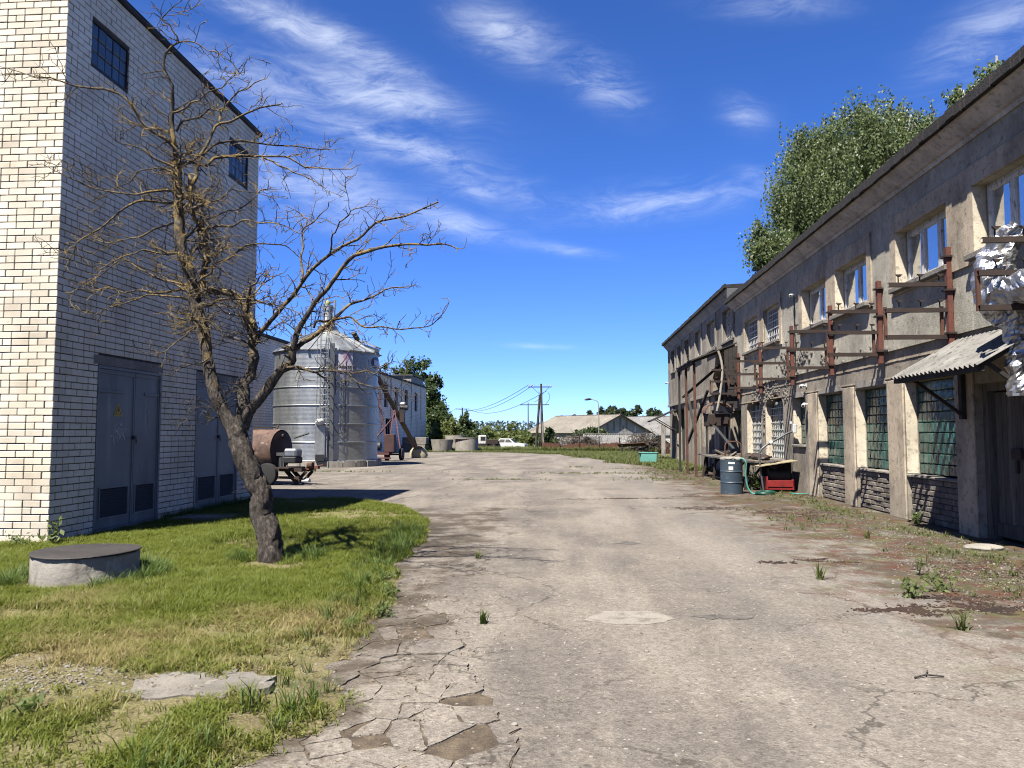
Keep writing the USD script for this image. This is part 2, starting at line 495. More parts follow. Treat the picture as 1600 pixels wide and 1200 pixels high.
def blade_material(name, green, dry, thr, rnd=.3):
    """grass: green where the lawn is damp, straw coloured where it has dried out"""
    m = Mat(name, 1.05)
    p = m.pos()
    f = m.noise(.75, detail=5, rough=.6, loc=(2.5, 4.1, 0)) + '.fac'
    xx = m.n('separate_xyz', vector=p)
    dist = m.math('absolute', m.math('subtract', xx + '.y', 5.6))
    f = m.math('multiply_add', m.rng(dist, 0, 2.6, .17, -.10), 1.0, f)
    f = m.math('multiply_add', m.math('subtract', m.n('object_info') + '.random', .5), .22, f)
    f = m.math('multiply_add', m.math('subtract', m._p + '.random_per_island', .5), .22, f)
    c = m.mix(m.rng(f, thr - .10, thr + .12), green, dry)
    c = m.scale_value(c, m.rng(m._p + '.random_per_island', 0, 1, 1 - rnd, 1 + rnd))
    a = m.n('principled_bsdf', base_color=c, roughness=.55, specular_ior_level=.3)
    t = m.n('translucent_bsdf', color=c)
    return m.done(m.n('mix_closure', fac=.5, closure1=a + '.BSDF', closure2=t + '.BSDF') + '.closure')


def leaf_material(name, c1, c2, trans=.35, rnd=.35, clump=.8):
    m = Mat(name, 1.0)
    c = m.mix(m.rng(m.noise(clump, detail=3) + '.fac', .35, .65), c1, c2)
    c = m.scale_value(c, m.rng(m._p + '.random_per_island', 0, 1, 1 - rnd, 1 + rnd))
    a = m.n('principled_bsdf', base_color=c, roughness=.5, specular_ior_level=.35)
    t = m.n('translucent_bsdf', color=m.scale_value(c, 1.4))
    return m.done(m.n('mix_closure', fac=.5, closure1=a + '.BSDF', closure2=t + '.BSDF') + '.closure')


def brick_face(name, stops, rnd, bump=.35, stain=(.25, .2, .15), lo=.6, hi=.75, level=1.20):
    m = Mat(name, level)
    base = m.ramp(m.noise(1.4, detail=6, rough=.6) + '.fac', stops)
    g = m._p if hasattr(m, '_p') else m.n('geometry')
    r = m.math('fraction', m.math('add', g + '.random_per_island', m.math('multiply', m.n('object_info') + '.random', 7.31)))
    base = m.scale_value(base, m.rng(r, 0, 1, 1 - rnd, 1 + rnd * .6))
    r2 = m.math('fraction', m.math('multiply', r, 13.7))
    base = m.mix(m.rng(r2, .72, 1.0, 0, .22), base, m.mix(.5, stops[0][1], (.36, .27, .17)))
    big = m.noise(.8, stretch=(1, 1, .28), detail=7, rough=.68, loc=(3, 1, 6)) + '.fac'
    base = m.scale_value(base, m.rng(big, .42, .66, 1.03, .84))
    f = m.rng(m.noise(7, detail=7, rough=.7) + '.fac', lo, hi, 0, .55)
    base = m.mix(f, base, stain)
    base = m.scale_value(base, m.rng(m.noise(90, detail=3, rough=.7) + '.fac', .25, .75, .9, 1.08))
    n = m.bump(m.noise(55, detail=6, rough=.7) + '.fac', bump, .006)
    return m.done(m.n('principled_bsdf', base_color=base, roughness=.93, specular_ior_level=.2, normal=n) + '.BSDF')


def plaster(name, stops, streak=(.10, .088, .07), grain=(60, .5, .012), amount=.6, white=.25, level=1.0):
    m = Mat(name, level)
    c = m.ramp(m.noise(.9, detail=8, rough=.66) + '.fac', stops)
    s = m.noise(1.3, stretch=(1, 1, .6), detail=9, rough=.7) + '.fac'
    c = m.mix(m.rng(s, .46, .66, 0, amount * 1.1), c, streak)
    s2 = m.noise(3.2, stretch=(1, 1, .2), detail=5, rough=.6, loc=(5.1, 2.7, 0)) + '.fac'
    c = m.mix(m.rng(s2, .58, .74, 0, amount * .6), c, streak)
    w = m.noise(3.1, stretch=(1, 1, .5), detail=8, rough=.7, loc=(9.1, 2.2, 4.4)) + '.fac'
    c = m.mix(m.rng(w, .56, .70, 0, white * 2), c, (.46, .40, .32))
    d = m.noise(9, detail=9, rough=.75, loc=(1.1, 5.2, 8.4)) + '.fac'
    c = m.mix(m.rng(d, .53, .66, 0, .75), c, (.085, .072, .056))
    b2 = m.noise(.55, detail=7, rough=.7, loc=(4.4, 9.2, 1.7)) + '.fac'
    c = m.mix(m.rng(b2, .52, .62, 0, .28), c, (.17, .155, .13))
    c = m.scale_value(c, m.rng(m.noise(120, detail=3, rough=.7) + '.fac', .25, .75, .82, 1.15))
    h = m.math('multiply_add', m.noise(9, detail=8, rough=.7) + '.fac', .9, m.noise(grain[0], detail=4, rough=.7) + '.fac')
    n = m.bump(h, grain[1], grain[2])
    return m.done(m.n('principled_bsdf', base_color=c, roughness=.95, specular_ior_level=.18, normal=n) + '.BSDF')


def pane_material(name, tint=(.7, .76, .82), rough=.03, dirt=.30):
    m = Mat(name)
    f = m.n('fresnel', IOR=1.55) + '.fac'
    n = m.bump(m.noise(1.6, detail=2) + '.fac', .06, .05)
    g = m.n('glossy_bsdf', color=(.95, .97, 1.0), roughness=rough, normal=n) + '.BSDF'
    t = m.n('transparent_bsdf', color=tint) + '.BSDF'
    a = m.n('mix_closure', fac=m.math('multiply_add', f, .62, .03, clamp=True), closure1=t, closure2=g) + '.closure'
    dd = m.n('diffuse_bsdf', color=(.32, .32, .30)) + '.BSDF'
    k = m.rng(m.noise(6, stretch=(1, 1, .3), detail=6, rough=.7) + '.fac', .45, .8, .02, dirt)
    return m.done(m.n('mix_closure', fac=k, closure1=a, closure2=dd) + '.closure')


def galvanised_material(name, base=(.33, .352, .355), lo=.34, hi=.5):
    m = Mat(name)
    v = m.n('voronoi_texture', vector=m.pos(), scale=14.0)
    sp = m.n('separate_color', color=v + '.color')
    c = m.scale_value(base, m.rng(sp + '.r', 0, 1, .88, 1.08))
    st = m.noise(1.2, stretch=(1, 1, .12), detail=6, rough=.6) + '.fac'
    c = m.scale_value(c, m.rng(st, .35, .68, 1.08, .74))
    rough = m.rng(m.noise(2.0, stretch=(1, 1, .2), detail=5) + '.fac', .3, .7, lo, hi)
    wv = m.n('wave_texture', vector=m.pos(), scale=2.0, bands_direction='z', distortion=.4)
    n = m.bump(m.noise(2.2, detail=3) + '.fac', .25, .05)
    return m.done(m.n('principled_bsdf', base_color=c, metallic=.92, roughness=rough, normal=n) + '.BSDF')


m_pave = pavement_material()
m_soil = soil_material()
m_grass = blade_material('lawn_grass', (.225, .268, .034), (.50, .405, .175), .55)
m_grass_dark = blade_material('lush_grass', (.13, .20, .036), (.30, .31, .09), .85)
m_verge = blade_material('verge_grass', (.185, .215, .062), (.46, .39, .19), .52)
m_far = rough_mat('rough_meadow', [(.3, (.09, .11, .035)), (.5, (.14, .15, .05)), (.7, (.21, .19, .085))], .15, fine=(4, .3), bump=(3, .6, .1), spec=.1)
m_brick_w = brick_face('cream_brick', [(.3, (.455, .395, .305)), (.5, (.54, .485, .39)), (.7, (.61, .56, .46))], .16)
m_brick_g = brick_face('grey_dado_brick', [(.3, (.13, .11, .09)), (.5, (.20, .17, .14)), (.7, (.27, .235, .195))], .3, .7, (.05, .042, .034), .5, .66, .9)
m_mortar = rough_mat('raked_mortar', [(.3, (.040, .036, .032)), (.7, (.075, .068, .060))], 3, bump=(60, .5, .01))
m_conc = rough_mat('old_concrete', [(.3, (.20, .18, .15)), (.5, (.28, .25, .21)), (.7, (.36, .325, .27))], 2.2,
                   over=[(6, None, .58, .70, (.12, .10, .08)), (9, None, .62, .72, (.44, .40, .33))], bump=(30, .8, .02), fine=(90, .2))
m_conc_pale = rough_mat('pale_concrete', [(.3, (.33, .30, .255)), (.7, (.45, .41, .35))], 1.5, over=[(4, (1, 1, .3), .55, .7, (.2, .175, .14))], bump=(30, .6, .015), fine=(90, .16))
m_rough = plaster('grey_roughcast', [(.3, (.165, .155, .128)), (.5, (.235, .22, .18)), (.7, (.305, .28, .228))], grain=(75, .9, .018), amount=.55, level=1.66)
m_smooth = plaster('tan_plaster', [(.3, (.275, .222, .158)), (.5, (.36, .295, .215)), (.7, (.445, .37, .275))], amount=.6, white=.35, level=1.2)
m_smooth2 = plaster('weathered_plaster', [(.3, (.22, .19, .15)), (.5, (.31, .268, .212)), (.7, (.41, .355, .285))], amount=.65, white=.35, level=.88)
m_felt = rough_mat('roofing_felt', [(.3, (.016, .014, .013)), (.7, (.042, .035, .031))], 2.5, over=[(5, (1, 3, .4), .57, .68, (.085, .06, .048))], bump=(25, .8, .02))
m_felt_grey = rough_mat('grey_roof_felt', [(.3, (.10, .10, .10)), (.7, (.165, .165, .165))], 1.4, over=[(4, (1, 1, .4), .56, .7, (.06, .058, .056))], bump=(25, .6, .02))
m_bluedoor = rough_mat('blue_grey_door_paint', [(.3, (.16, .175, .185)), (.5, (.205, .222, .23)), (.7, (.25, .265, .27))], .9,
                       over=[(3.0, (1, 1, .18), .53, .68, (.29, .30, .295)), (2.3, (1, 1, .25), .6, .74, (.075, .085, .10)), (3.4, (1, 1, .12), .64, .74, (.13, .085, .06))], rough=.55, bump=(30, .15, .006), fine=(50, .07))
m_bluedark = rough_mat('blue_grey_louvre', [(.3, (.10, .115, .135)), (.7, (.15, .165, .185))], 3, rough=.6, bump=None)
m_yellow = rough_mat('warning_yellow', [(.3, (.55, .34, .02)), (.7, (.66, .42, .03))], 5, rough=.5, bump=None)
m_black = rough_mat('black_paint', [(.3, (.012, .012, .012)), (.7, (.03, .03, .03))], 5, rough=.6, bump=None)
m_white = rough_mat('white_paint', [(.3, (.66, .66, .64)), (.7, (.78, .78, .76))], 4, rough=.5, bump=None, fine=(40, .05))
m_flake = rough_mat('flaking_white_paint', [(.3, (.66, .64, .60)), (.5, (.80, .78, .74)), (.7, (.86, .84, .80))], 4, over=[(16, (1, 1, .4), .56, .64, (.22, .19, .15))], rough=.75, bump=(40, .4, .006))
m_rust = rough_mat('rusty_steel', [(.25, (.055, .024, .014)), (.5, (.125, .050, .027)), (.75, (.20, .088, .045))], 4, over=[(9, None, .55, .68, (.06, .035, .027))], rough=.85, bump=(60, .6, .006), spec=.3)
m_rust_dark = rough_mat('dark_rusty_steel', [(.3, (.022, .014, .011)), (.7, (.06, .032, .022))], 5, rough=.8, bump=(60, .5, .006))
m_redox = rough_mat('red_oxide_paint', [(.3, (.12, .034, .020)), (.7, (.20, .062, .036))], 4, over=[(8, None, .56, .68, (.09, .04, .028))], rough=.75, bump=(60, .4, .006))
m_tank = rough_mat('rusty_tank', [(.3, (.07, .04, .028)), (.5, (.16, .095, .066)), (.7, (.26, .17, .12))], 1.8, over=[(7, None, .55, .64, (.09, .032, .018)), (5, None, .6, .7, (.33, .26, .21))], rough=.82, bump=(40, .5, .01))
m_tankend = rough_mat('brown_tank_end', [(.3, (.035, .022, .016)), (.7, (.085, .048, .034))], 2.5, rough=.8, bump=(40, .4, .01))
m_galv = galvanised_material('galvanised_sheet', (.27, .278, .272), .42, .56)
m_galv_dull = galvanised_material('dull_galvanised', (.20, .21, .215), .45, .6)
m_steel = rough_mat('grey_steel', [(.3, (.14, .145, .15)), (.7, (.22, .225, .23))], 4, rough=.5, metal=.5, bump=None)
m_oldwood = rough_mat('weathered_board', [(.3, (.085, .077, .066)), (.5, (.135, .122, .104)), (.7, (.19, .172, .148))], 3, stretch=(6, 6, .35), rnd=.28, over=[(5, (3, 3, .3), .55, .68, (.05, .043, .035))], bump=(30, .5, .008), fine=(60, .15))
m_planks = rough_mat('dirty_planks', [(.3, (.11, .09, .065)), (.7, (.25, .205, .15))], 3, rnd=.25, bump=(30, .5, .01))
m_darkwood = rough_mat('dark_timber', [(.3, (.022, .019, .017)), (.7, (.055, .045, .038))], 4, rnd=.2, bump=(30, .5, .01))
m_ply = rough_mat('weathered_plywood', [(.3, (.34, .275, .15)), (.7, (.46, .39, .24))], 3, over=[(8, None, .58, .7, (.2, .15, .09))], bump=(40, .3, .006))
m_dark = rough_mat('dark_interior', [(.3, (.012, .014, .017)), (.7, (.022, .024, .028))], 1, bump=None)
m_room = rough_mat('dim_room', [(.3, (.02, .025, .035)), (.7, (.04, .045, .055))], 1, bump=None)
m_curtain = rough_mat('white_curtain', [(.3, (.32, .34, .36)), (.7, (.45, .45, .45))], 2, stretch=(6, 6, .3), bump=None)
m_pane = pane_material('window_glass')
m_rubber = rough_mat('tyre_rubber', [(.3, (.014, .014, .014)), (.7, (.03, .029, .028))], 4, rough=.85, bump=None)
m_foil = rough_mat('crumpled_foil', [(.3, (.55, .555, .56)), (.7, (.74, .735, .72))], 3, metal=.93, rough=.36, bump=(22, .5, .015), fine=None, level=.85)
m_asb = rough_mat('asbestos_sheet', [(.3, (.16, .152, .138)), (.5, (.24, .228, .205)), (.7, (.33, .31, .28))], 2.0, over=[(7, (1, 1, 1), .56, .66, (.10, .09, .075))], bump=(40, .5, .01))
m_asb_tan = rough_mat('lichened_roof_sheet', [(.3, (.19, .172, .142)), (.5, (.255, .23, .19)), (.7, (.32, .29, .24))], .5, over=[(1.6, None, .55, .7, (.17, .14, .11)), (2.2, None, .6, .7, (.42, .38, .32))], bump=(8, .4, .03), fine=(6, .15))
m_asb_grey = rough_mat('grey_roof_sheet', [(.3, (.17, .165, .155)), (.5, (.23, .222, .21)), (.7, (.30, .29, .27))], .5, over=[(1.6, None, .56, .7, (.11, .105, .095))], bump=(8, .4, .03), fine=(6, .15))
m_limewash = rough_mat('limewashed_wall', [(.3, (.52, .505, .47)), (.7, (.68, .665, .63))], .6, over=[(1.1, (1, 1, .4), .58, .7, (.36, .33, .28))], bump=(10, .3, .02), fine=(8, .08))
m_gblock = None


def glass_block_material():
    m = Mat('green_glass_block')
    c = m.ramp(m.noise(5, detail=5) + '.fac', [(.3, (.018, .062, .050)), (.5, (.032, .10, .080)), (.7, (.075, .165, .135))])
    c = m.scale_value(c, m.rng(m.n('object_info') + '.random', 0, 1, .5, 1.7))
    d = m.rng(m.noise(3.4, stretch=(1, 1, .7), detail=7, rough=.7) + '.fac', .5, .72, 0, .4)
    c = m.mix(d, c, (.17, .20, .165))
    n = m.bump(m.noise(11, detail=2) + '.fac', .35, .03)
    return m.done(m.n('principled_bsdf', base_color=c, roughness=.16, specular_ior_level=.6, normal=n) + '.BSDF')


m_gblock = glass_block_material()
m_gblue = rough_mat('blue_glass_block', [(.3, (.025, .04, .055)), (.7, (.06, .085, .11))], 4, rough=.2, rnd=.4, spec=.6, bump=(10, .3, .02))


def bark_material():
    m = Mat('lichened_bark', 1.05)
    g = m.n('geometry'); m._p = g
    c = m.ramp(m.noise(22, stretch=(1, 1, .5), detail=9, rough=.78) + '.fac', [(.34, (.022, .018, .0145)), (.5, (.075, .062, .052)), (.63, (.19, .165, .138)), (.76, (.42, .385, .33))])
    up = m.n('separate_xyz', vector=g + '.normal') + '.z'
    z = m.n('separate_xyz', vector=g + '.position') + '.z'
    f = m.math('multiply_add', up, .16, m.noise(5.5, detail=6, rough=.65) + '.fac')
    f = m.math('multiply', m.rng(f, .50, .61), m.rng(z, 2.0, 3.2))
    c = m.mix(m.math('multiply', f, .8), c, (.40, .27, .085))
    f2 = m.math('multiply', m.rng(m.noise(7, detail=6, rough=.7, loc=(3, 3, 8)) + '.fac', .55, .68), m.rng(z, 1.0, 2.5))
    c = m.mix(m.math('multiply', f2, .7), c, (.27, .255, .215))
    h = m.noise(30, stretch=(1, 1, .5), detail=9, rough=.8) + '.fac'
    return m.done(m.n('principled_bsdf', base_color=c, roughness=.95, specular_ior_level=.15, normal=m.bump(h, 1.0, .06)) + '.BSDF')


m_bark = bark_material()
m_trunk = rough_mat('dark_bark', [(.3, (.035, .028, .022)), (.7, (.10, .085, .07))], 3, bump=(12, .6, .05))
m_birchbark = rough_mat('birch_bark', [(.3, (.40, .38, .35)), (.7, (.58, .56, .53))], 2, over=[(3, (1, 1, 3), .55, .62, (.05, .045, .04))], bump=None)
m_birch = leaf_material('birch_leaves', (.19, .26, .085), (.30, .37, .15), .42, .45, .7)
m_conifer = leaf_material('dark_leaves', (.065, .105, .045), (.115, .155, .066), .34, .4, .5)
m_bush = leaf_material('bush_leaves', (.17, .225, .055), (.26, .30, .09), .42, .35, .9)
m_bush_dark = leaf_material('dark_bush_leaves', (.075, .125, .04), (.13, .18, .06), .38, .35, .8)
m_weed = leaf_material('weed_leaves', (.17, .24, .06), (.27, .32, .11), .42, .35, 4)
m_vine = rough_mat('dry_vine', [(.3, (.10, .075, .055)), (.7, (.20, .16, .125))], 3, island=.35, bump=None)
m_moss_r = rough_mat('rusty_moss', [(.3, (.040, .020, .012)), (.5, (.085, .042, .024)), (.7, (.15, .095, .05))], 2.5, island=.4, bump=(60, 1.0, .02), fine=(60, .35))
m_moss_g = rough_mat('green_moss', [(.3, (.05, .055, .018)), (.5, (.09, .095, .03)), (.7, (.15, .145, .055))], 6, bump=(60, 1.0, .02), fine=(60, .3))
m_stone = rough_mat('pale_stone', [(.3, (.28, .25, .21)), (.7, (.46, .42, .36))], 8, island=.45, bump=(60, .4, .005), level=1.0)
m_straw = rough_mat('dry_litter_look', [(.3, (.20, .15, .09)), (.7, (.38, .31, .21))], 8, island=.35, bump=None, level=1.0)

m_stain = rough_mat('tar_stain_look', [(.3, (.08, .072, .064)), (.7, (.20, .175, .15))], 9, bump=(60, .8, .01), fine=(90, .3))

# ------------------------------------------------------------------ ground
lawn_edge = [(-22, 17.6), (-7.2, 17.6), (-6.1, 17.9), (-5.0, 18.0), (-3.9, 17.1), (-3.2, 15.8), (-2.55, 13.9), (-2.2, 11.8), (-2.08, 9.97), (-1.95, 8.44),
             (-1.75, 7.06), (-1.66, 6.16), (-1.5, 5.32), (-1.36, 4.69), (-1.36, 4.18), (-1.48, 3.6), (-1.6, 2.6), (-1.7, .5), (-1.7, -6), (-22, -6)]
lawn = Polygon(lawn_edge)


def sheet(x0, x1, y0, y1, step, zf):
    xs, ys = np.arange(x0, x1 + step / 2, step), np.arange(y0, y1 + step / 2, step)
    gx, gy = np.meshgrid(xs, ys)
    v = np.stack([gx.ravel(), gy.ravel(), zf(gx.ravel(), gy.ravel())], 1)
    nx = len(xs); i, j = np.meshgrid(np.arange(len(ys) - 1), np.arange(nx - 1), indexing='ij')
    a = (i * nx + j).ravel()
    return v, np.stack([a, a + 1, a + nx + 1, a + nx], 1)


def far_ground():
    r = np.concatenate([np.linspace(0, 200, 41), np.geomspace(220, 6000, 24)])
    k = 96; g = np.arange(k) * 2 * np.pi / k
    mb = MB(); pts = []
    for q in r:
        x, y = q * np.cos(g), 60 + q * np.sin(g)
        pts.append(np.stack([x, y, ground_z(x, y) - .08], 1))
    v = np.vstack(pts)
    i, j = np.meshgrid(np.arange(len(r) - 1), np.arange(k), indexing='ij'); kk = (j + 1) % k
    return mb.add(v, np.stack([i * k + j, (i + 1) * k + j, (i + 1) * k + kk, i * k + kk], -1).reshape(-1, 4))


obj('ground', far_ground(), m_far, kind='structure', smooth=True)
yard = Polygon([(-60, -12), (40, -12), (40, 26), (6.3, 32), (4.0, 38.5), (2.8, 44), (1.2, 52), (-.9, 61), (-3.5, 69), (-7, 72.5), (-12, 74), (-60, 74)])
yv = MB()
xs = [-60, -17, -8, -2, 6.3, 40]


def yard_mesh():
    mb = MB()
    for part in (yard.intersection(sbox(-100, -50, 100, 58)), yard.intersection(sbox(-100, 58, 100, 200))):
        v2, f = trimesh.creation.triangulate_polygon(part, engine='earcut')
        use, inv = np.unique(f, return_inverse=True); v2 = v2[use]
        mb.add(np.column_stack([v2, ground_z(v2[:, 0], v2[:, 1])]), inv.reshape(f.shape))
    return mb.arrays()


yard_path = obj('pavement', MB().add(*yard_mesh()), m_pave, kind='structure')


def broken_paving():
    # the asphalt along the lawn has broken into flat pieces with soil in the joints
    from scipy.spatial import Voronoi
    q = np.random.default_rng(44)
    zone = Polygon([(-1.75, 3.0), (-.15, 3.0), (-.28, 4.2), (-.55, 5.0), (-.8, 6.0), (-1.05, 6.9), (-1.35, 7.2), (-1.75, 6.6), (-1.6, 5.4)])
    zone_bed = zone.buffer(-.03).segmentize(.12)
    c = np.array(zone_bed.exterior.coords)[:-1]; c += q.normal(size=c.shape) * .025
    bed = Polygon(c).buffer(0)
    mb = MB(); mb.prism(bed, .002, mat4((1, 0, 0), (0, 1, 0), (0, 0, 1), (0, 0, .002)))
    obj('joint_soil', mb, rough_mat('joint_soil_look', [(.3, (.045, .034, .022)), (.5, (.09, .066, .042)), (.7, (.15, .115, .075))], 9, bump=(70, 1.0, .015), fine=(90, .35), level=1.0), yard_path)
    pts = np.column_stack([q.uniform(-2.6, .6, 330), q.uniform(2.2, 8, 330)])
    V = Voronoi(pts)
    for r in V.point_region:
        reg = V.regions[r]
        if not reg or -1 in reg:
            continue
        pg = Polygon(V.vertices[reg]).intersection(bed).buffer(-q.uniform(.001, .009))
        for g in getattr(pg, 'geoms', [pg]):
            if g.area < .006 or q.uniform() < .05:
                continue
            e = g.exterior.segmentize(.05); k = np.array(e.coords)[:-1]; k += q.normal(size=k.shape) * .005
            g2 = Polygon(k).buffer(0)
            if g2.geom_type != 'Polygon' or g2.area < .005:
                continue
            t = trimesh.creation.extrude_polygon(g2, q.uniform(.004, .010), engine='earcut'); v = np.array(t.vertices)
            cx, cy = g2.centroid.x, g2.centroid.y
            v[:, 2] += .004 + (v[:, 2] > .001) * ((v[:, 0] - cx) * q.uniform(-.02, .02) + (v[:, 1] - cy) * q.uniform(-.02, .02))
            obj('paving_piece', MB().add(v, t.faces), m_pave, yard_path)


broken_paving()


def lawn_sd(x, y):
    d = shapely.distance(shapely.boundary(lawn), shapely.points(x, y))
    p = np.stack([x, y, 0 * x], 1)
    e = (meshkit.fbm(p * 1.5, 4, 3) - .5) * .75 * np.clip((11.5 - y) / 4, .35, 1)
    return np.where(shapely.contains_xy(lawn, x, y), d, -d) + e


def lawn_height(x, y):
    sd = lawn_sd(x, y)
    k = np.clip(sd / .55, 0, 1); k = k * k * (3 - 2 * k)
    p = np.stack([x, y, 0 * x], 1)
    z = .004 + k * (.085 + .05 * (meshkit.fbm(p * .9, 3, 4) - .5)) + .03 * (meshkit.fbm(p * 5, 3, 9) - .5) * k
    return np.where(sd > -.02, z, -.02)


def lawn_mesh():
    v, f = sheet(-12, -.6, 1.2, 18.6, .08, lawn_height)
    f = f[(lawn_sd(v[:, 0], v[:, 1]) > -.05)[f].all(1)]
    use, inv = np.unique(f, return_inverse=True)
    return v[use], inv.reshape(f.shape)


obj('lawn_soil', MB().add(*lawn_mesh()), m_soil, kind='structure', smooth=True)


def blades(n, spread, h, w, lean):
    mb = MB()
    for _ in range(n):
        b = np.array([R(-spread, spread), R(-spread, spread), 0])
        a = R(0, 2 * np.pi); dr = np.array([math.cos(a), math.sin(a), 0]); s = np.array([-dr[1], dr[0], 0])
        hh, ln, ww = h * R(.55, 1.15), lean * R(.2, 1.3), w * R(.7, 1.3)
        p0, p1, p2 = b, b + dr * hh * ln * .35 + [0, 0, hh * .6], b + dr * hh * ln + [0, 0, hh * R(.82, 1.0)]
        mb.add([p0 - s * ww, p0 + s * ww, p1 + s * ww * .75, p1 - s * ww * .75, p2], [[0, 1, 2], [0, 2, 3], [3, 2, 4]])
    return mb


tufts = [blades(16, .06, .07, .0034, 1.25) for _ in range(5)]
tufts_far = [blades(12, .09, .10, .006, .8) for _ in range(3)]
tufts_long = [blades(18, .05, .19, .0042, .9) for _ in range(3)]
building_foot = sbox(-13, 10.15, -7.1, 17.15)
bare = [(Point(-2.2, 4.46), .34), (Point(-2.45, 4.6), .28), (Point(-3.2, 4.62), .38), (Point(-1.75, 4.1), .2), (Point(-3.6, 4.5), .35), (Point(-1.95, 4.75), .22), (Point(-6.3, 13.05), .42), (Point(-2.9, 4.45), .5), (Point(-1.65, 4.6), .3), (Point(-1.8, 5.3), .22), (Point(-2.3, 4.05), .25), (Point(-3.6, 5.0), .3), (Point(-3.5, 8.72), .22)]


def lawn_points(n, y0, y1, x0=-9.5):
    p = np.stack([R(x0, -.9, n), R(y0, y1, n)], 1)
    sd = lawn_sd(p[:, 0], p[:, 1])
    ok = (sd > .02) & ~shapely.contains_xy(building_foot, p[:, 0], p[:, 1]) & (np.hypot(p[:, 0] + 4.98, p[:, 1] - 7.70) > .60)
    patch = meshkit.fbm(np.column_stack([p * 1.3, 0 * p[:, 0]]), 4, 21)
    ok &= R(0, 1, n) < np.clip((patch - np.where(p[:, 1] < 6.4, .40, .28)) * 6, .10, 1)
    for c, r in bare:
        q = np.hypot(p[:, 0] - c.x, (p[:, 1] - c.y) * 1.0) / r
        ok &= R(0, 1, n) < np.clip(q * 1.6 - .9, .02, 1)
    ok &= (R(0, 1, n) < np.clip((sd - .02) / .42, .12, 1)) | (p[:, 1] > 9.5)
    ok &= p[:, 0] > -.78 * p[:, 1] - 1.0
    p = p[ok]
    return np.column_stack([p, lawn_height(p[:, 0], p[:, 1]) - .005])


pts = np.vstack([lawn_points(34000, 3.0, 7.5, -6.5), lawn_points(30000, 7.0, 12), lawn_points(16000, 11.5, 18.2)])
hs = .42 + .85 * meshkit.fbm(pts * np.array([.8, .8, 0]) + 5, 3, 8) ** 1.3 * 1.4
hs *= np.where(pts[:, 1] < 6.3, .78, 1.0)
scatter('grass', tufts, pts, m_grass, np.column_stack([np.ones(len(pts)), np.ones(len(pts)), hs]) * R(.8, 1.2, len(pts))[:, None], label='green and straw coloured lawn grass around the bare tree', cat='grass')
# long dark tufts round the well ring, the trunk foot, the wall foot and the lawn's edge
ring_a = R(-.9, np.pi + 1.0, 150)
lp = [np.column_stack([-4.98 + np.cos(ring_a) * R(.57, .78, 150), 7.72 + np.sin(ring_a) * R(.57, .78, 150)])]
ed = [lawn.exterior.interpolate(s) for s in R(23.5, 37.0, 420)]
lp.append(np.array([[p.x - R(.05, .45), p.y] for p in ed]))
lp.append(np.column_stack([R(-4.0, -2.9, 60), R(8.8, 9.4, 60)]))
lp.append(np.column_stack([R(-7.12, -6.85, 110), R(13.0, 17.3, 110)]))
lp.append(np.column_stack([R(-4.6, -3.1, 45), R(3.6, 4.2, 45)]))
lp = np.vstack(lp)
lp = lp[np.hypot(lp[:, 0] + 3.5, lp[:, 1] - 8.95) > .2]
lp = lp[~((lp[:, 1] < 8.9) & (lp[:, 0] > -2.6) & (R(0, 1, len(lp)) < .72))]
lz = np.maximum(lawn_height(lp[:, 0], lp[:, 1]) - .01, 0)
scatter('tall_grass', tufts_long, np.column_stack([lp, lz]), m_grass_dark, R(.55, 1.15, len(lp)), label='longer dark green grass tufts at the lawn edge and round the concrete ring', cat='grass')

# verge at the far right, weeds in the joints of the yard
def verge_points(n):
    p = np.stack([R(-14, 6.2, n), R(30, 88, n)], 1)
    ok = ~shapely.contains_xy(yard, p[:, 0], p[:, 1])
    e = meshkit.fbm(np.column_stack([p * .5, 0 * p[:, 0]]), 3, 2)
    near = shapely.distance(shapely.boundary(yard), shapely.points(p[:, 0], p[:, 1]))
    ok |= (near < 1.3 * np.clip(e * 2.2 - .7, 0, 1)) & (p[:, 0] > -9)
    p = p[ok]
    return np.column_stack([p, ground_z(p[:, 0], p[:, 1])])


vp = verge_points(26000)
scatter('verge_grass', [blades(14, .16, .16, .011, .8) for _ in range(3)], vp, m_verge, R(.6, 1.5, len(vp)), label='rough green verge beyond the far edge of the yard', cat='grass')


def strip(n, f):
    p = f(n); return np.column_stack([p, ground_z(p[:, 0], p[:, 1])])


def joint_weeds(n):
    k = [(-2.2, 26.5, 1.7, .35), (1.0, 31, 2.6, .6), (3.6, 27.5, 1.6, 1.2), (4.9, 24.5, .9, 1.2), (5.6, 17, .5, 3.5), (5.7, 20.5, .5, 1.5), (4.3, 14.2, .8, 1.0), (-9.5, 31.5, 2.2, .5), (.6, 36.5, .8, .4), (2.6, 35.0, 1.2, .4), (4.2, 31.5, 1.2, 2.0), (5.2, 10.6, .8, .7), (5.2, 8.6, .5, .9), (4.4, 8.0, .5, .5), (5.6, 12.6, .4, 1.2)]
    w = np.array([a * b for *_, a, b in k]); w = (n * w / w.sum()).astype(int)
    return np.vstack([np.column_stack([x + rng.normal(size=c) * a * .55, y + rng.normal(size=c) * b * .55]) for (x, y, a, b), c in zip(k, w)])


wp = strip(1500, joint_weeds); wp = wp[(wp[:, 0] < 6.2)]
scatter('joint_weeds', [blades(9, .05, .075, .005, 1.2) for _ in range(3)], wp, m_verge, R(.35, 1.2, len(wp)), label='low weeds and grass growing out of the cracked yard surface', cat='weeds')


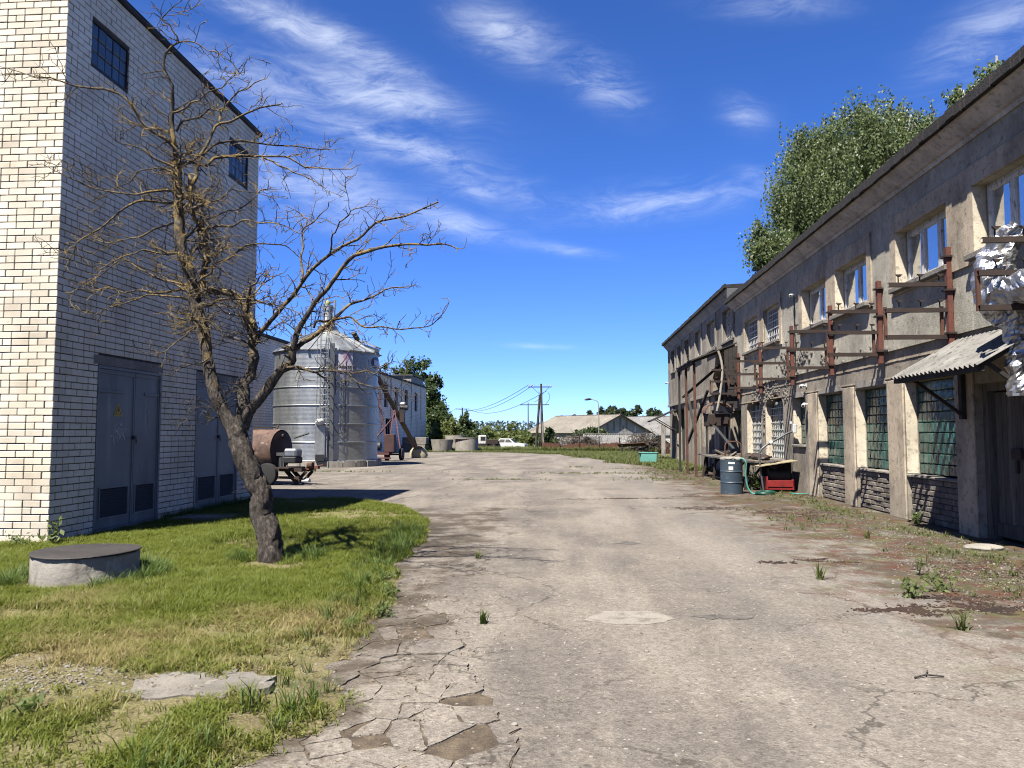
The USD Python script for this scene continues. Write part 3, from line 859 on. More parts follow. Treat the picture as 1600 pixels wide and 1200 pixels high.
def moss_patch(cx, cy, rx, ry, n, seed):
    q = np.random.default_rng(seed); mb = MB()
    cl = q.normal(size=(max(5, n // 9), 2)) * .5
    for _ in range(int(n * 5)):
        a = cl[q.integers(len(cl))] + q.normal(size=2) * .16
        c = np.array([cx + rx * a[0], cy + ry * a[1], .0])
        if c[0] > 6.2: continue
        s = q.exponential(.007) + .004
        k = 5; g = np.arange(k) * 2 * np.pi / k + q.uniform(0, 1)
        rad = s * q.uniform(.6, 1.3, k)
        rim = np.column_stack([c[0] + rad * np.cos(g) * 1.5, c[1] + rad * np.sin(g), np.full(k, .002)])
        mid = np.column_stack([c[0] + .5 * rad * np.cos(g) * 1.5, c[1] + .5 * rad * np.sin(g), q.uniform(.004, .011, k)])
        v = np.vstack([rim, mid, [[c[0], c[1], .012]]])
        j = np.arange(k); jj = (j + 1) % k
        mb.add(v, np.vstack([np.stack([j, jj, k + jj], 1), np.stack([j, k + jj, k + j], 1), np.stack([k + j, k + jj, np.full(k, 2 * k)], 1)]))
    return mb


mr = MB(); mg = MB()
for i, (a, b, c, d, n) in enumerate([(3.0, 7.3, .5, .25, 70), (3.9, 7.6, .8, .35, 110), (3.2, 16.6, 1.3, .8, 110), (4.6, 16.0, 1.0, 1.2, 110), (3.5, 20, 1.0, .9, 60), (4.9, 9.4, .9, .8, 130), (2.9, 9.8, .6, .3, 40), (5.4, 7.8, .6, .9, 80), (1.7, 19.2, 1.4, .5, 60)]):
    v, f = moss_patch(a, b, c, d, n, 50 + i).arrays(); mr.add(v, f)
for i, (a, b, c, d, n) in enumerate([(5.4, 11, .8, 1.2, 150), (5.6, 15, .6, 3, 170), (5.0, 19.5, 1.0, 1.4, 90), (4.6, 8.6, .8, .7, 70)]):
    v, f = moss_patch(a, b, c, d, n, 80 + i).arrays(); mg.add(v, f)
obj('rusty_moss', mr, m_moss_r, smooth=True, label='rust brown moss cushions on the yard near the right building', cat='moss', kind='stuff')
obj('green_moss', mg, m_moss_g, smooth=True, label='olive moss cushions at the foot of the right building', cat='moss', kind='stuff')


def pebbles(n):
    out = []
    for x, y, a, b, k in [(1, 8, 3.5, 5, .34), (-1.1, 6.5, .7, 2.5, .24), (-3.2, 4.6, .5, .3, .1), (4.6, 11, 1.4, 4, .2), (-2.2, 4.5, .4, .25, .02), (5.5, 13.5, .8, 5.5, .22), (4.9, 8.8, .9, 1.0, .12)]:
        c = int(n * k); out.append(np.column_stack([x + rng.normal(size=c) * a * .6, y + rng.normal(size=c) * b * .6]))
    p = np.vstack(out); p = p[(p[:, 0] < 6.1) & (p[:, 1] > 2)]
    z = np.maximum(lawn_height(p[:, 0], p[:, 1]), 0)
    return np.column_stack([p, z + .002])


pp = pebbles(3600)
scatter('gravel', [MB().blob((0, 0, 0), 1, .3, 1.5, 1, i, (1, .8, .55)) for i in range(4)], pp, m_stone, R(.004, .013, len(pp)) * np.where(R(0, 1, len(pp)) < .03, 1.9, 1), tilt=.6, label='loose pale stones scattered over the pavement and bare soil', cat='gravel')
lt = pebbles(4200) + np.array([0, 0, .004])
def litter():
    mb = MB()
    for _ in range(3):
        c, a, L = R(-.03, .03, 2), R(0, 6.28), R(.005, .015); w = L * R(.12, .5)
        d, e = np.array([math.cos(a), math.sin(a), 0]), np.array([-math.sin(a), math.cos(a), 0]); o = np.array([*c, .004])
        mb.add([o - d * L, o - e * w + [0, 0, .003], o + d * L + [0, 0, .002], o + e * w + [0, 0, .005]], [[0, 1, 2, 3]])
    return mb


lt = lt[(np.abs(lt[:, 0] - 1.2) > 1.9) | (R(0, 1, len(lt)) < .12)]
scatter('dry_litter', [litter() for _ in range(4)], lt, m_straw, R(.4, 1.3, len(lt)), tilt=.08, label='dry leaf litter and straw on the pavement edges', cat='litter')


def slab(pts, h, z, jag=.02):
    pg = Polygon(pts).segmentize(.08)
    c = np.array(pg.exterior.coords)[:-1]; c += rng.normal(size=c.shape) * jag
    mb = MB(); mb.prism(Polygon(c).buffer(0), h, mat4((1, 0, 0), (0, 1, 0), (0, 0, 1), (0, 0, z)))
    return mb


obj('concrete_slab', slab([(-2.62, 4.62), (-2.5, 4.78), (-2.1, 4.83), (-1.82, 4.72), (-1.78, 4.55), (-1.98, 4.38), (-2.3, 4.30), (-2.55, 4.40)], .05, .055, .03), m_conc, label='broken pale concrete slab sunk in the grass near the front edge', cat='slab')
obj('door_slab', slab([(-6.85, 12.9), (-5.95, 13.1), (-6.0, 13.75), (-6.9, 13.6)], .05, .085, .01), m_conc, label='grey concrete slab lying in the lawn before the blue doors', cat='slab')
m_patch = rough_mat('patch_concrete', [(.3, (.30, .27, .225)), (.7, (.40, .36, .30))], 3, over=[(7, None, .52, .64, (.22, .19, .155))], bump=(45, .8, .01), fine=(80, .3))
obj('concrete_patch', slab([(.12, 6.72), (.3, 7.05), (.75, 7.1), (.92, 6.85), (.76, 6.66), (.4, 6.6)], .003, .001, .012), m_patch, label='pale concrete repair patch in the middle of the yard', cat='patch')
obj('tar_stain', slab([(1.0, 6.95), (1.3, 7.02), (1.62, 6.93), (1.45, 6.84), (1.15, 6.86)], .003, .0015, .02), m_stain, label='small dark tar stain right of the pale repair patch', cat='stain')
obj('tar_stain', slab([(.62, 11.35), (.85, 11.6), (1.05, 11.45), (.95, 11.25)], .003, .0015, .03), m_stain, label='small dark hollow farther up the middle of the yard', cat='stain')
obj('wall_apron', slab([(-12, 9.9), (-7.0, 9.95), (-6.85, 10.15), (-6.9, 11.0), (-7.1, 11.0), (-7.1, 10.15), (-12, 10.15)], .06, .04, .01), m_conc, label='narrow concrete strip at the foot of the cream brick building', cat='pavement strip')

# ------------------------------------------------------------------ cream brick substation on the left
XL, YL0, YL1, ZT = -7.15, 10.2, 17.05, 8.5
sub = thing('brick_building', 'tall cream brick transformer building with two blue grey double doors', 'building', (XL, YL0, 0))
side_open = [(11.2, 13.04, 0, 2.80), (14.32, 16.24, 0, 2.80), (10.77, 11.76, 7.18, 7.88), (15.5, 16.48, 7.12, 7.86)]


def wall_minus(y0, y1, z0, z1, opens):
    pg = sbox(y0, z0, y1, z1)
    for o in opens:
        pg = pg.difference(o if hasattr(o, 'geom_type') else sbox(o[0], o[2], o[1], o[3]))
    return pg


mb = MB()
mb.prism(wall_minus(YL0 + .02, YL1, 0, ZT, side_open), .30, wallX(XL - .012 - .30))
mb.box((-13, YL0 + .012, 0), (XL - .32, YL0 + .3, ZT))
mb.box((-13, YL1 - .3, 0), (XL - .33, YL1 - .002, ZT))
mb.box((-13.3, YL0 + .3, 0), (-13.02, YL1 - .3, ZT))
obj('wall', mb, m_mortar, sub)
mb = MB().box((-13.4, YL0 - .06, ZT), (XL + .06, YL1 + .06, ZT + .12), .02)
mb.box((-13.3, YL0 + .1, ZT + .12), (XL - .1, YL1 - .1, ZT + .16))
obj('roof', mb, m_felt, sub)
obj('plinth', MB().box((-13, YL0 - .03, -.05), (XL + .03, YL1, .085), .01), m_conc, sub)

BH, BC = .088, .098
BW, BM = .25, .26


def brick_rects(u0, u1, z0, z1, opens, q, start_even, start_odd):
    out = []; i = 0; z = z0
    while z + BH < z1 + .01:
        header = i % 6 == 4
        u = start_even if i % 2 == 0 else start_odd
        if header:
            pat, k = [.12, .12, .25], 0
        else:
            pat, k = None, 0
        while u < u1 - .03:
            w = BW if pat is None else pat[k % 3]
            if q.uniform() < .03 and pat is None:
                w = .12
            k += 1
            a, b = u, min(u + w, u1)
            u = u + w + .010
            segs = [(a, b)]
            for o in opens:
                if z + BH > o[2] and z < o[3]:
                    ns = []
                    for s, t in segs:
                        if t <= o[0] or s >= o[1]:
                            ns.append((s, t))
                        else:
                            if s < o[0] - .03: ns.append((s, o[0]))
                            if t > o[1] + .03: ns.append((o[1], t))
                    segs = ns
            out += [(s, t, z, z + BH, i) for s, t in segs if t - s > .03]
        z += BC; i += 1
    return out


def brick_mesh(a, b, z0, z1, depth, side, q):
    """a brick with worn edges; side 'x': face looks +x, long axis y; side 'y': face looks -y, long axis x"""
    L, h = (b - a) / 2, (z1 - z0) / 2
    jl, jh, jd = q.uniform(-.002, .002, 3)
    out = .003 + q.uniform(-.003, .003)
    v, f = chamfer_box(np.array([depth / 2, L + jl * .5, h + jh * .4]), .006)
    v = v + np.array([0, (a + b) / 2, (z0 + z1) / 2 + jd * .5])
    t = q.uniform(-.01, .01)
    v[:, 2] += v[:, 1] * 0 + (v[:, 1] - (a + b) / 2) * t
    if side == 'x':
        v[:, 0] += XL + out - depth / 2
    else:
        v = np.column_stack([v[:, 1], -v[:, 0] + YL0 - out + depth / 2, v[:, 2]])
    return v, f


q = np.random.default_rng(3)
z0 = .09
side = [(a, b, c, d, 'x', i) for a, b, c, d, i in brick_rects(0, YL1, z0, ZT, side_open, q, YL0 + .13, YL0)]
# the front rows are laid from the corner leftwards
front = []
i, z = 0, z0
while z + BH < ZT + .01:
    u = XL if i % 2 == 0 else XL - .13
    k = 0
    while u > -12.9:
        w = ([.12, .12, .25][k % 3] if i % 6 == 4 else BW)
        if i % 2 == 0 and k == 0: w = .25
        if q.uniform() < .025: w = .12
        front.append((u - w, u, z, z + BH, 'y', i)); u -= w + .01; k += 1
    z += BC; i += 1


def shown(bk):
    a, b, c, d, s, i = bk
    p = np.array([XL, (a + b) / 2, (c + d) / 2]) if s == 'x' else np.array([(a + b) / 2, YL0, (c + d) / 2])
    e = p - np.array([0, 0, 1.6]); dist = np.linalg.norm(e)
    if (e @ _R) / (e @ _F) < -.667 or (e @ _U) / (e @ _F) > .5:
        return 1e9
    return dist * (1 if s == 'y' else 1.25 / max(.2, abs(e[0]) / dist))


allb = sorted(side + front, key=shown)
rest = MB()
for k, (a, b, c, d, s, i) in enumerate(allb):
    depth = .05
    if s == 'y' and i % 2 == 0 and abs(b - XL) < .001: depth = .12
    if s == 'x' and i % 2 == 1 and abs(a - YL0) < .001: depth = .12
    v, f = brick_mesh(a, b, c, d, depth, s, q)
    if k < 300:
        obj('brick', MB().add(v, f), m_brick_w, sub)
    else:
        rest.add(v, f)
obj('brickwork', rest, m_brick_w, sub, kind='stuff')

# lintels, doors
for (y0, y1) in ((11.2, 13.04), (14.32, 16.24)):
    obj('lintel', MB().box((XL - .2, y0 - .13 if y0 < 12 else y0 - .02, 2.65), (XL + .006, y1 + .05, 2.80), .008), m_conc, sub)


def double_door(y0, y1, split):
    x = XL + .0
    fr = MB()
    fr.box((x - .10, y0, .05), (x + .012, y0 + .045, 2.645)); fr.box((x - .10, y1 - .045, .05), (x + .012, y1, 2.645)); fr.box((x - .10, y0 + .046, 2.60), (x + .012, y1 - .046, 2.645))
    fr.box((x - .10, y0 + .046, .05), (x + .008, y1 - .046, .13))
    dr = obj('double_door', fr, m_bluedoor, sub)
    for j, (a, b) in enumerate(((y0 + .05, split - .006), (split + .006, y1 - .05))):
        ym = (a + b) / 2; w = b - a
        lf = MB()
        v0, v1 = a + .11 * w / .9, b - .11 * w / .9
        pg = sbox(a, .135, b, 2.595).difference(sbox(v0, .30, v1, .74))
        lf.prism(pg, .03, wallX(x - .045 + .0))
        # pressed rim, hinge straps, top rail
        lf.box((x - .014, a, 2.53), (x - .004, b, 2.595)); lf.box((x - .014, a, .14), (x - .004, a + .03, 2.52)); lf.box((x - .014, b - .03, .14), (x - .004, b, 2.52))
        obj('door_leaf', lf, m_bluedoor, dr)
        hs = MB()
        s0, s1 = (a - .04, a + w * .68) if j == 0 else (b - w * .62, b + .04)
        hs.box((x - .013, s0, 2.235), (x - .001, s1, 2.285), .004)
        hs.cyl((x + .006, a - .03 if j == 0 else b + .03, 2.2), (x + .006, a - .03 if j == 0 else b + .03, 2.32), .016, 8)
        obj('hinge_strap', hs, m_bluedoor, dr)
        z = .31
        while z < .735:
            lo = MB().beam((x - .028, v0, z), (x - .028, v1, z), .045, .005, up=(.75, 0, 1))
            obj('louvre', lo, m_bluedark, dr); z += .031
        obj('louvre_frame', MB().prism(sbox(v0 - .025, .275, v1 + .025, .765).difference(sbox(v0, .30, v1, .74)), .012, wallX(x - .014)), m_bluedoor, dr)
    obj('vent_back', MB().box((x - .09, y0 + .05, .14), (x - .075, y1 - .05, .9)), m_dark, dr)
    lk = MB().box((x - .012, split - .05, 1.50), (x + .03, split + .03, 1.56), .006)
    lk.tube([(x + .03, split - .02, 1.5), (x + .035, split - .02, 1.44), (x + .035, split + .02, 1.44), (x + .03, split + .02, 1.5)], .006, 6)
    obj('padlock', lk, m_black, dr)
    # warning sign with its bolt
    yy, zz, s = y0 + .05 + (split - y0) * .52, 1.97, .105
    tri = Polygon([(yy - s, zz - s * .85), (yy + s, zz - s * .85), (yy, zz + s * .95)]).buffer(.012)
    obj('warning_sign', MB().prism(tri, .004, wallX(x - .0145)), m_yellow, dr)
    inner = Polygon([(yy - s * .72, zz - s * .66), (yy + s * .72, zz - s * .66), (yy, zz + s * .68)])
    bolt = Polygon([(yy + .012, zz + .04), (yy - .022, zz - .012), (yy - .002, zz - .012), (yy - .012, zz - .05), (yy + .022, zz + .004), (yy + .003, zz + .004)])
    obj('bolt_symbol', MB().prism(inner.difference(inner.buffer(-.008)).union(bolt), .002, wallX(x - .0103)), m_black, dr)
    return dr


d1 = double_door(11.2, 13.04, 12.24)
d2 = double_door(14.32, 16.24, 15.34)
x = XL - .0148
for z in (1.96, 1.84, 1.75):
    obj('paper_notice', MB().box((x, 12.66, z - .035), (x + .003, 12.75, z + .035)), m_conc_pale, d1)
sc = MB()
qq = np.random.default_rng(8)
for _ in range(46):
    y, z = 11.80 + qq.normal() * .085, 1.66 + qq.normal() * .07
    sc.beam((x, y, z), (x, y + qq.normal() * .03, z - abs(qq.normal()) * .06), .004, qq.uniform(.006, .014), up=(0, 1, 0))
obj('scraped_paint', sc, m_flake, d1, kind='stuff')

# glass block windows high in the side wall
for (y0, y1, z0_, z1_) in ((10.77, 11.76, 7.18, 7.88), (15.5, 16.48, 7.12, 7.86)):
    fr = MB().prism(sbox(y0, z0_, y1, z1_).difference(sbox(y0 + .02, z0_ + .02, y1 - .02, z1_ - .02)), .12, wallX(XL - .14))
    fr.box((XL - .2, y0, z0_), (XL - .16, y1, z1_))
    w = obj('glass_block_window', fr, m_mortar, sub)
    ny, nz = 5, 3
    for a in range(ny):
        for b in range(nz):
            ya, yb = y0 + .025 + (y1 - y0 - .05) * a / ny, y0 + .025 + (y1 - y0 - .05) * (a + 1) / ny
            za, zb = z0_ + .025 + (z1_ - z0_ - .05) * b / nz, z0_ + .025 + (z1_ - z0_ - .05) * (b + 1) / nz
            obj('glass_block', MB().box((XL - .14, ya + .005, za + .005), (XL - .035 + R(-.006, .006), yb - .005, zb - .005), .012), m_gblue, w)

# ------------------------------------------------------------------ concrete well ring
well = thing('well_ring', 'round concrete well ring with a flat dark steel lid in the grass', 'well ring', (-4.98, 7.72, 0))
mb = MB(); mb.lathe([(.40, 0), (.50, 0), (.505, .05), (.50, .20), (.495, .31), (.485, .325), (.40, .325), (.40, 0)], (-4.98, 7.72, .05), 72)
v, f = mb.arrays()
t = trimesh.Trimesh(v, f, process=False).subdivide()
v = np.array(t.vertices); f = np.array(t.faces)
n = meshkit.fbm(v * 9, 4, 2) - .5; c = v[:, :2] - [-4.98, 7.72]
r = np.linalg.norm(c, axis=1, keepdims=True)
chip = np.clip(meshkit.fbm(v * 4.5, 3, 7) - .56, 0, 1)[:, None] * .12 * (v[:, 2:3] > .2)
v[:, :2] += c / r * (n[:, None] * .03 - chip) * (r > .45)
obj('ring', MB().add(v, f), m_conc_pale, well, smooth=40)
lid = MB(); lid.lathe([(0, .384), (.48, .384), (.510, .380), (.516, .374), (.514, .366), (.48, .367), (0, .367)], (-4.98, 7.72, .014), 72)
v, f = lid.arrays(); v[:, 2] += .008 * np.sin(v[:, 0] * 4.2) + (v[:, 0] + 4.98) * .012
obj('lid', MB().add(v, f), rough_mat('dark_steel_lid', [(.3, (.030, .025, .023)), (.7, (.062, .052, .047))], 3, over=[(12, None, .6, .7, (.12, .10, .09))], rough=.75, bump=(50, .4, .006)), well)

# ------------------------------------------------------------------ the dead fruit tree
TREE = [
('t',0.185,0.125,[[-3.469,8.95,-0.05],[-3.521,8.95,0.219],[-3.572,8.95,0.443],[-3.632,8.95,0.706],[-3.718,8.95,1.045],[-3.826,8.95,1.333],[-3.918,8.95,1.562],[-3.968,8.95,1.669]]),
('l',0.1,0.062,[[-3.916,8.95,1.501],[-3.998,8.947,1.669],[-4.112,8.944,1.845],[-4.227,8.94,2.099],[-4.287,8.937,2.331],[-4.355,8.933,2.556],[-4.4,8.93,2.82],[-4.445,8.926,3.069],[-4.488,8.923,3.234],[-4.54,8.921,3.398],[-4.624,8.918,3.611],[-4.694,8.914,3.872],[-4.716,8.91,4.148],[-4.721,8.907,4.386],[-4.743,8.903,4.624],[-4.764,8.9,4.855]]),
('l',0.05,0.012,[[-4.744,8.9,4.743],[-4.747,8.861,5.009],[-4.768,8.826,5.236],[-4.765,8.793,5.461],[-4.78,8.742,5.798],[-4.833,8.707,6.023],[-4.85,8.686,6.157],[-4.796,8.672,6.235],[-4.65,8.65,6.298]]),
('l',0.014,0.005,[[-4.65,8.65,6.298],[-4.687,8.594,6.389],[-4.791,8.501,6.508],[-4.859,8.45,6.56]]),
('l',0.011,0.004,[[-4.807,8.53,6.524],[-4.714,8.499,6.598],[-4.534,8.45,6.68]]),
('l',0.012,0.004,[[-4.65,8.65,6.298],[-4.456,8.597,6.279],[-4.202,8.521,6.112],[-4.038,8.474,6.043],[-3.838,8.4,5.838],[-3.744,8.35,5.673]]),
('l',0.095,0.05,[[-3.916,8.95,1.501],[-3.898,9.001,1.769],[-3.882,9.046,2.003],[-3.875,9.105,2.326],[-3.863,9.144,2.534],[-3.853,9.17,2.679],[-3.852,9.198,2.834],[-3.91,9.229,3.007],[-3.987,9.25,3.107]]),
('l',0.055,0.03,[[-3.987,9.25,3.107],[-4.175,9.275,3.292],[-4.395,9.297,3.388],[-4.554,9.312,3.45],[-4.577,9.342,3.761],[-4.652,9.364,3.982],[-4.722,9.389,4.239],[-4.812,9.407,4.413],[-4.857,9.431,4.673],[-4.872,9.45,4.874]]),
('l',0.04,0.01,[[-4.817,9.35,4.689],[-4.838,9.383,4.851],[-4.748,9.445,5.123],[-4.659,9.511,5.427],[-4.551,9.564,5.651],[-4.374,9.61,5.743],[-4.26,9.642,5.831],[-4.031,9.697,5.908],[-3.809,9.75,5.986]]),
('l',0.026,0.006,[[-4.592,9.65,5.688],[-4.594,9.683,5.85],[-4.534,9.718,6.003],[-4.423,9.758,6.15],[-4.26,9.805,6.272],[-4.095,9.85,6.385]]),
('l',0.022,0.006,[[-4.75,8.85,5.285],[-4.682,8.809,5.346],[-4.453,8.719,5.389],[-4.268,8.647,5.408],[-4.019,8.55,5.429]]),
('l',0.02,0.006,[[-4.743,8.75,5.474],[-4.664,8.721,5.499],[-4.375,8.616,5.562],[-4.174,8.536,5.636],[-3.941,8.45,5.681]]),
('l',0.034,0.006,[[-4.782,8.95,4.866],[-4.62,8.995,4.958],[-4.466,9.034,4.919],[-4.384,9.063,5.017],[-4.073,9.137,5.044],[-3.803,9.202,5.052],[-3.508,9.271,5.053],[-3.209,9.343,4.997],[-2.743,9.45,4.973]]),
('l',0.024,0.006,[[-4.565,9.05,4.944],[-4.513,9.119,5.123],[-4.377,9.194,5.246],[-4.149,9.298,5.296],[-3.61,9.533,5.321],[-3.092,9.75,5.346]]),
('l',0.016,0.004,[[-3.823,9.25,5.07],[-3.51,9.217,4.935],[-3.096,9.169,4.689],[-2.942,9.15,4.574]]),
('l',0.045,0.008,[[-3.888,9.25,2.729],[-3.809,9.212,2.851],[-3.688,9.167,2.971],[-3.521,9.103,3.15],[-3.349,9.042,3.303],[-3.206,8.99,3.432],[-3.038,8.931,3.574],[-2.822,8.859,3.725],[-2.61,8.793,3.844],[-2.443,8.745,3.905],[-2.195,8.661,4.068],[-1.954,8.593,4.119],[-1.716,8.526,4.168],[-1.453,8.45,4.207]]),
('l',0.022,0.006,[[-3.12,8.75,3.383],[-3.144,8.765,3.54],[-3.146,8.784,3.736],[-3.143,8.807,3.973],[-3.013,8.827,4.131],[-2.851,8.85,4.289]]),
('l',0.016,0.005,[[-2.787,8.75,3.698],[-2.717,8.641,3.883],[-2.6,8.546,4.021],[-2.422,8.443,4.122],[-2.227,8.35,4.149]]),
('l',0.085,0.05,[[-3.873,8.95,1.669],[-3.772,8.869,1.881],[-3.622,8.8,2.021],[-3.454,8.717,2.196],[-3.265,8.635,2.346],[-3.181,8.584,2.459],[-3.147,8.55,2.544]]),
('l',0.05,0.008,[[-3.147,8.55,2.544],[-3.111,8.531,2.6],[-3.036,8.479,2.769],[-2.924,8.427,2.914],[-2.83,8.383,3.037],[-2.68,8.32,3.198],[-2.598,8.286,3.284],[-2.398,8.212,3.444],[-2.203,8.152,3.534],[-1.974,8.082,3.619],[-1.676,7.996,3.662],[-1.313,7.891,3.615],[-1.185,7.85,3.548]]),
('l',0.044,0.006,[[-3.147,8.55,2.529],[-3.065,8.612,2.602],[-2.982,8.673,2.675],[-2.901,8.747,2.789],[-2.831,8.81,2.888],[-2.722,8.899,3.022],[-2.57,9.012,3.186],[-2.359,9.133,3.283],[-2.136,9.261,3.407],[-1.963,9.35,3.405]]),
('l',0.024,0.004,[[-3.032,8.95,2.863],[-2.967,8.913,2.958],[-2.634,8.816,2.932],[-2.416,8.749,2.875],[-2.152,8.668,2.808],[-1.776,8.551,2.803],[-1.574,8.486,2.792],[-1.411,8.421,2.889],[-1.3,8.35,3.056]]),
('l',0.026,0.006,[[-3.233,8.55,2.338],[-3.097,8.504,2.356],[-2.894,8.434,2.312],[-2.467,8.285,2.262],[-2.275,8.216,2.234],[-2.095,8.15,2.242],[-1.984,8.095,2.327],[-1.87,8.05,2.357]]),
('l',0.014,0.004,[[-2.378,8.2,2.248],[-2.15,8.096,2.107],[-1.986,8.03,2.075],[-1.789,7.949,2.063],[-1.631,7.878,1.992],[-1.564,7.85,1.99]]),
('l',0.034,0.004,[[-4.718,8.85,5.004],[-4.813,8.792,5.16],[-5.007,8.713,5.308],[-5.198,8.617,5.534],[-5.342,8.559,5.631],[-5.579,8.479,5.672],[-5.748,8.42,5.713],[-6.098,8.3,5.722],[-6.346,8.208,5.787],[-6.506,8.15,5.818]]),
('l',0.026,0.005,[[-4.798,8.95,5.14],[-5.053,9.058,5.393],[-5.319,9.141,5.451],[-5.673,9.258,5.643],[-5.802,9.307,5.761],[-5.744,9.35,5.855]]),
('l',0.02,0.003,[[-4.736,8.85,4.813],[-4.812,8.808,4.848],[-4.989,8.702,4.956],[-5.123,8.626,5.01],[-5.322,8.519,5.045],[-5.261,8.45,5.185]]),
('l',0.02,0.004,[[-4.71,8.85,4.725],[-4.839,8.803,4.791],[-5.109,8.714,4.736],[-5.293,8.642,4.598],[-5.491,8.55,4.38]]),
('l',0.026,0.004,[[-4.736,8.95,4.383],[-4.799,8.915,4.414],[-5.028,8.802,4.416],[-5.276,8.669,4.295],[-5.467,8.53,4.059],[-5.657,8.39,3.836],[-5.688,8.25,3.498]]),
('l',0.024,0.003,[[-4.723,8.9,4.559],[-4.961,8.748,4.5],[-5.19,8.597,4.434],[-5.48,8.394,4.437],[-5.636,8.276,4.463],[-5.756,8.168,4.534],[-5.874,8.05,4.621]]),
('l',0.02,0.003,[[-4.73,8.95,4.2],[-4.95,8.998,4.153],[-5.201,9.055,4.069],[-5.436,9.106,4.013],[-5.817,9.182,4.007],[-6.161,9.25,4.088]]),
('l',0.026,0.004,[[-4.501,8.95,3.223],[-4.626,8.876,3.305],[-4.943,8.714,3.249],[-5.19,8.584,3.258],[-5.383,8.477,3.294],[-5.609,8.35,3.258]]),
('l',0.02,0.004,[[-4.554,8.95,3.381],[-4.876,9.005,3.475],[-5.279,9.072,3.615],[-5.527,9.119,3.775],[-5.964,9.199,3.563],[-6.275,9.25,3.487]]),
('l',0.022,0.004,[[-4.516,9.05,3.145],[-4.729,8.968,3.268],[-5.028,8.866,3.254],[-5.316,8.761,3.154],[-5.592,8.65,2.993]]),
('l',0.016,0.004,[[-4.364,8.85,2.917],[-4.41,8.803,2.865],[-4.561,8.633,2.669],[-4.631,8.45,2.39]]),
('l',0.014,0.004,[[-4.273,8.85,2.493],[-4.348,8.811,2.451],[-4.496,8.735,2.384],[-4.652,8.65,2.295]]),
('l',0.014,0.004,[[-4.09,8.95,1.807],[-4.153,8.881,1.844],[-4.229,8.789,1.909],[-4.311,8.704,1.892],[-4.404,8.6,1.851]]),
('l',0.012,0.004,[[-4.114,8.95,1.822],[-4.169,8.852,1.782],[-4.243,8.7,1.704]]),
('l',0.014,0.004,[[-4.196,8.95,1.961],[-4.067,8.834,2.07],[-3.869,8.702,2.137],[-3.79,8.647,2.097],[-3.752,8.55,1.981]]),
('l',0.026,0.005,[[-4.425,8.85,3.127],[-4.209,8.746,3.137],[-3.909,8.599,3.139],[-3.598,8.444,3.123],[-3.328,8.3,3.022],[-3.052,8.151,2.951],[-2.871,8.05,2.891]]),
('l',0.024,0.005,[[-4.578,9.35,3.688],[-4.396,9.458,3.833],[-4.164,9.596,4.039],[-3.914,9.716,4.098],[-3.656,9.841,4.021],[-3.474,9.95,3.87]]),
('l',0.024,0.005,[[-4.601,9.15,4.131],[-4.314,8.996,4.148],[-3.993,8.824,4.071],[-3.681,8.645,4.093],[-3.331,8.444,3.992],[-3.018,8.25,3.846]]),
('l',0.02,0.005,[[-4.714,8.95,3.921],[-4.639,9.08,4.097],[-4.461,9.297,4.349],[-4.252,9.48,4.464],[-4.023,9.736,4.793],[-3.877,9.85,4.861]]),
('l',0.02,0.004,[[-4.642,8.85,3.777],[-4.75,8.725,3.726],[-4.9,8.542,3.731],[-5.068,8.31,3.604],[-5.199,8.05,3.382]]),
('l',0.02,0.004,[[-4.733,9.25,4.407],[-4.576,9.438,4.576],[-4.406,9.653,4.81],[-4.167,9.87,4.839],[-3.971,10.05,4.803]]),
('l',0.018,0.004,[[-3.909,9.25,2.561],[-4.149,9.451,2.796],[-4.452,9.628,2.904],[-4.714,9.808,3.101],[-5.076,10.0,3.16],[-5.556,10.25,3.292]]),
('l',0.028,0.005,[[-4.502,8.95,3.238],[-4.11,8.334,3.36],[-3.81,7.937,3.388],[-3.53,7.589,3.372]]),
('l',0.028,0.005,[[-4.502,8.95,3.238],[-4.808,9.416,3.42],[-5.107,9.814,3.547],[-5.427,10.218,3.66]]),
('l',0.028,0.005,[[-4.641,8.95,3.619],[-4.418,8.464,3.594],[-4.297,8.166,3.565],[-4.202,7.916,3.529]]),
('l',0.028,0.005,[[-4.641,8.95,3.619],[-4.71,9.384,3.946],[-4.678,9.747,4.153],[-4.606,10.114,4.32]]),
('l',0.028,0.005,[[-4.733,8.95,4.279],[-4.286,8.056,4.277],[-4.071,7.603,4.253],[-3.946,7.322,4.228]]),
('l',0.028,0.005,[[-4.733,8.95,4.279],[-4.895,9.464,4.606],[-4.96,9.88,4.827],[-4.994,10.295,5.016]]),
('l',0.028,0.005,[[-4.384,8.95,3.67],[-4.068,8.404,3.629],[-3.8,7.979,3.567],[-3.536,7.561,3.486]]),
('l',0.028,0.005,[[-4.384,8.95,3.67],[-4.718,9.462,4.076],[-4.97,9.76,4.303],[-5.206,9.995,4.462]]),
('l',0.028,0.005,[[-3.857,8.95,3.059],[-3.557,8.359,3.209],[-3.357,8.033,3.265],[-3.19,7.791,3.283]]),
('l',0.028,0.005,[[-3.857,8.95,3.059],[-3.923,9.383,3.406],[-3.884,9.684,3.605],[-3.805,9.963,3.749]]),
('l',0.028,0.005,[[-4.578,8.95,4.276],[-4.273,8.469,4.207],[-3.983,8.04,4.109],[-3.686,7.598,3.99]]),
('l',0.028,0.005,[[-4.578,8.95,4.276],[-4.933,9.595,4.603],[-5.14,9.939,4.78],[-5.297,10.177,4.9]]),
('l',0.028,0.005,[[-4.782,8.95,4.866],[-4.468,8.527,4.852],[-4.178,8.186,4.788],[-3.886,7.846,4.692]]),
('l',0.028,0.005,[[-4.782,8.95,4.866],[-5.104,9.668,5.32],[-5.255,10.12,5.593],[-5.354,10.509,5.808]]),
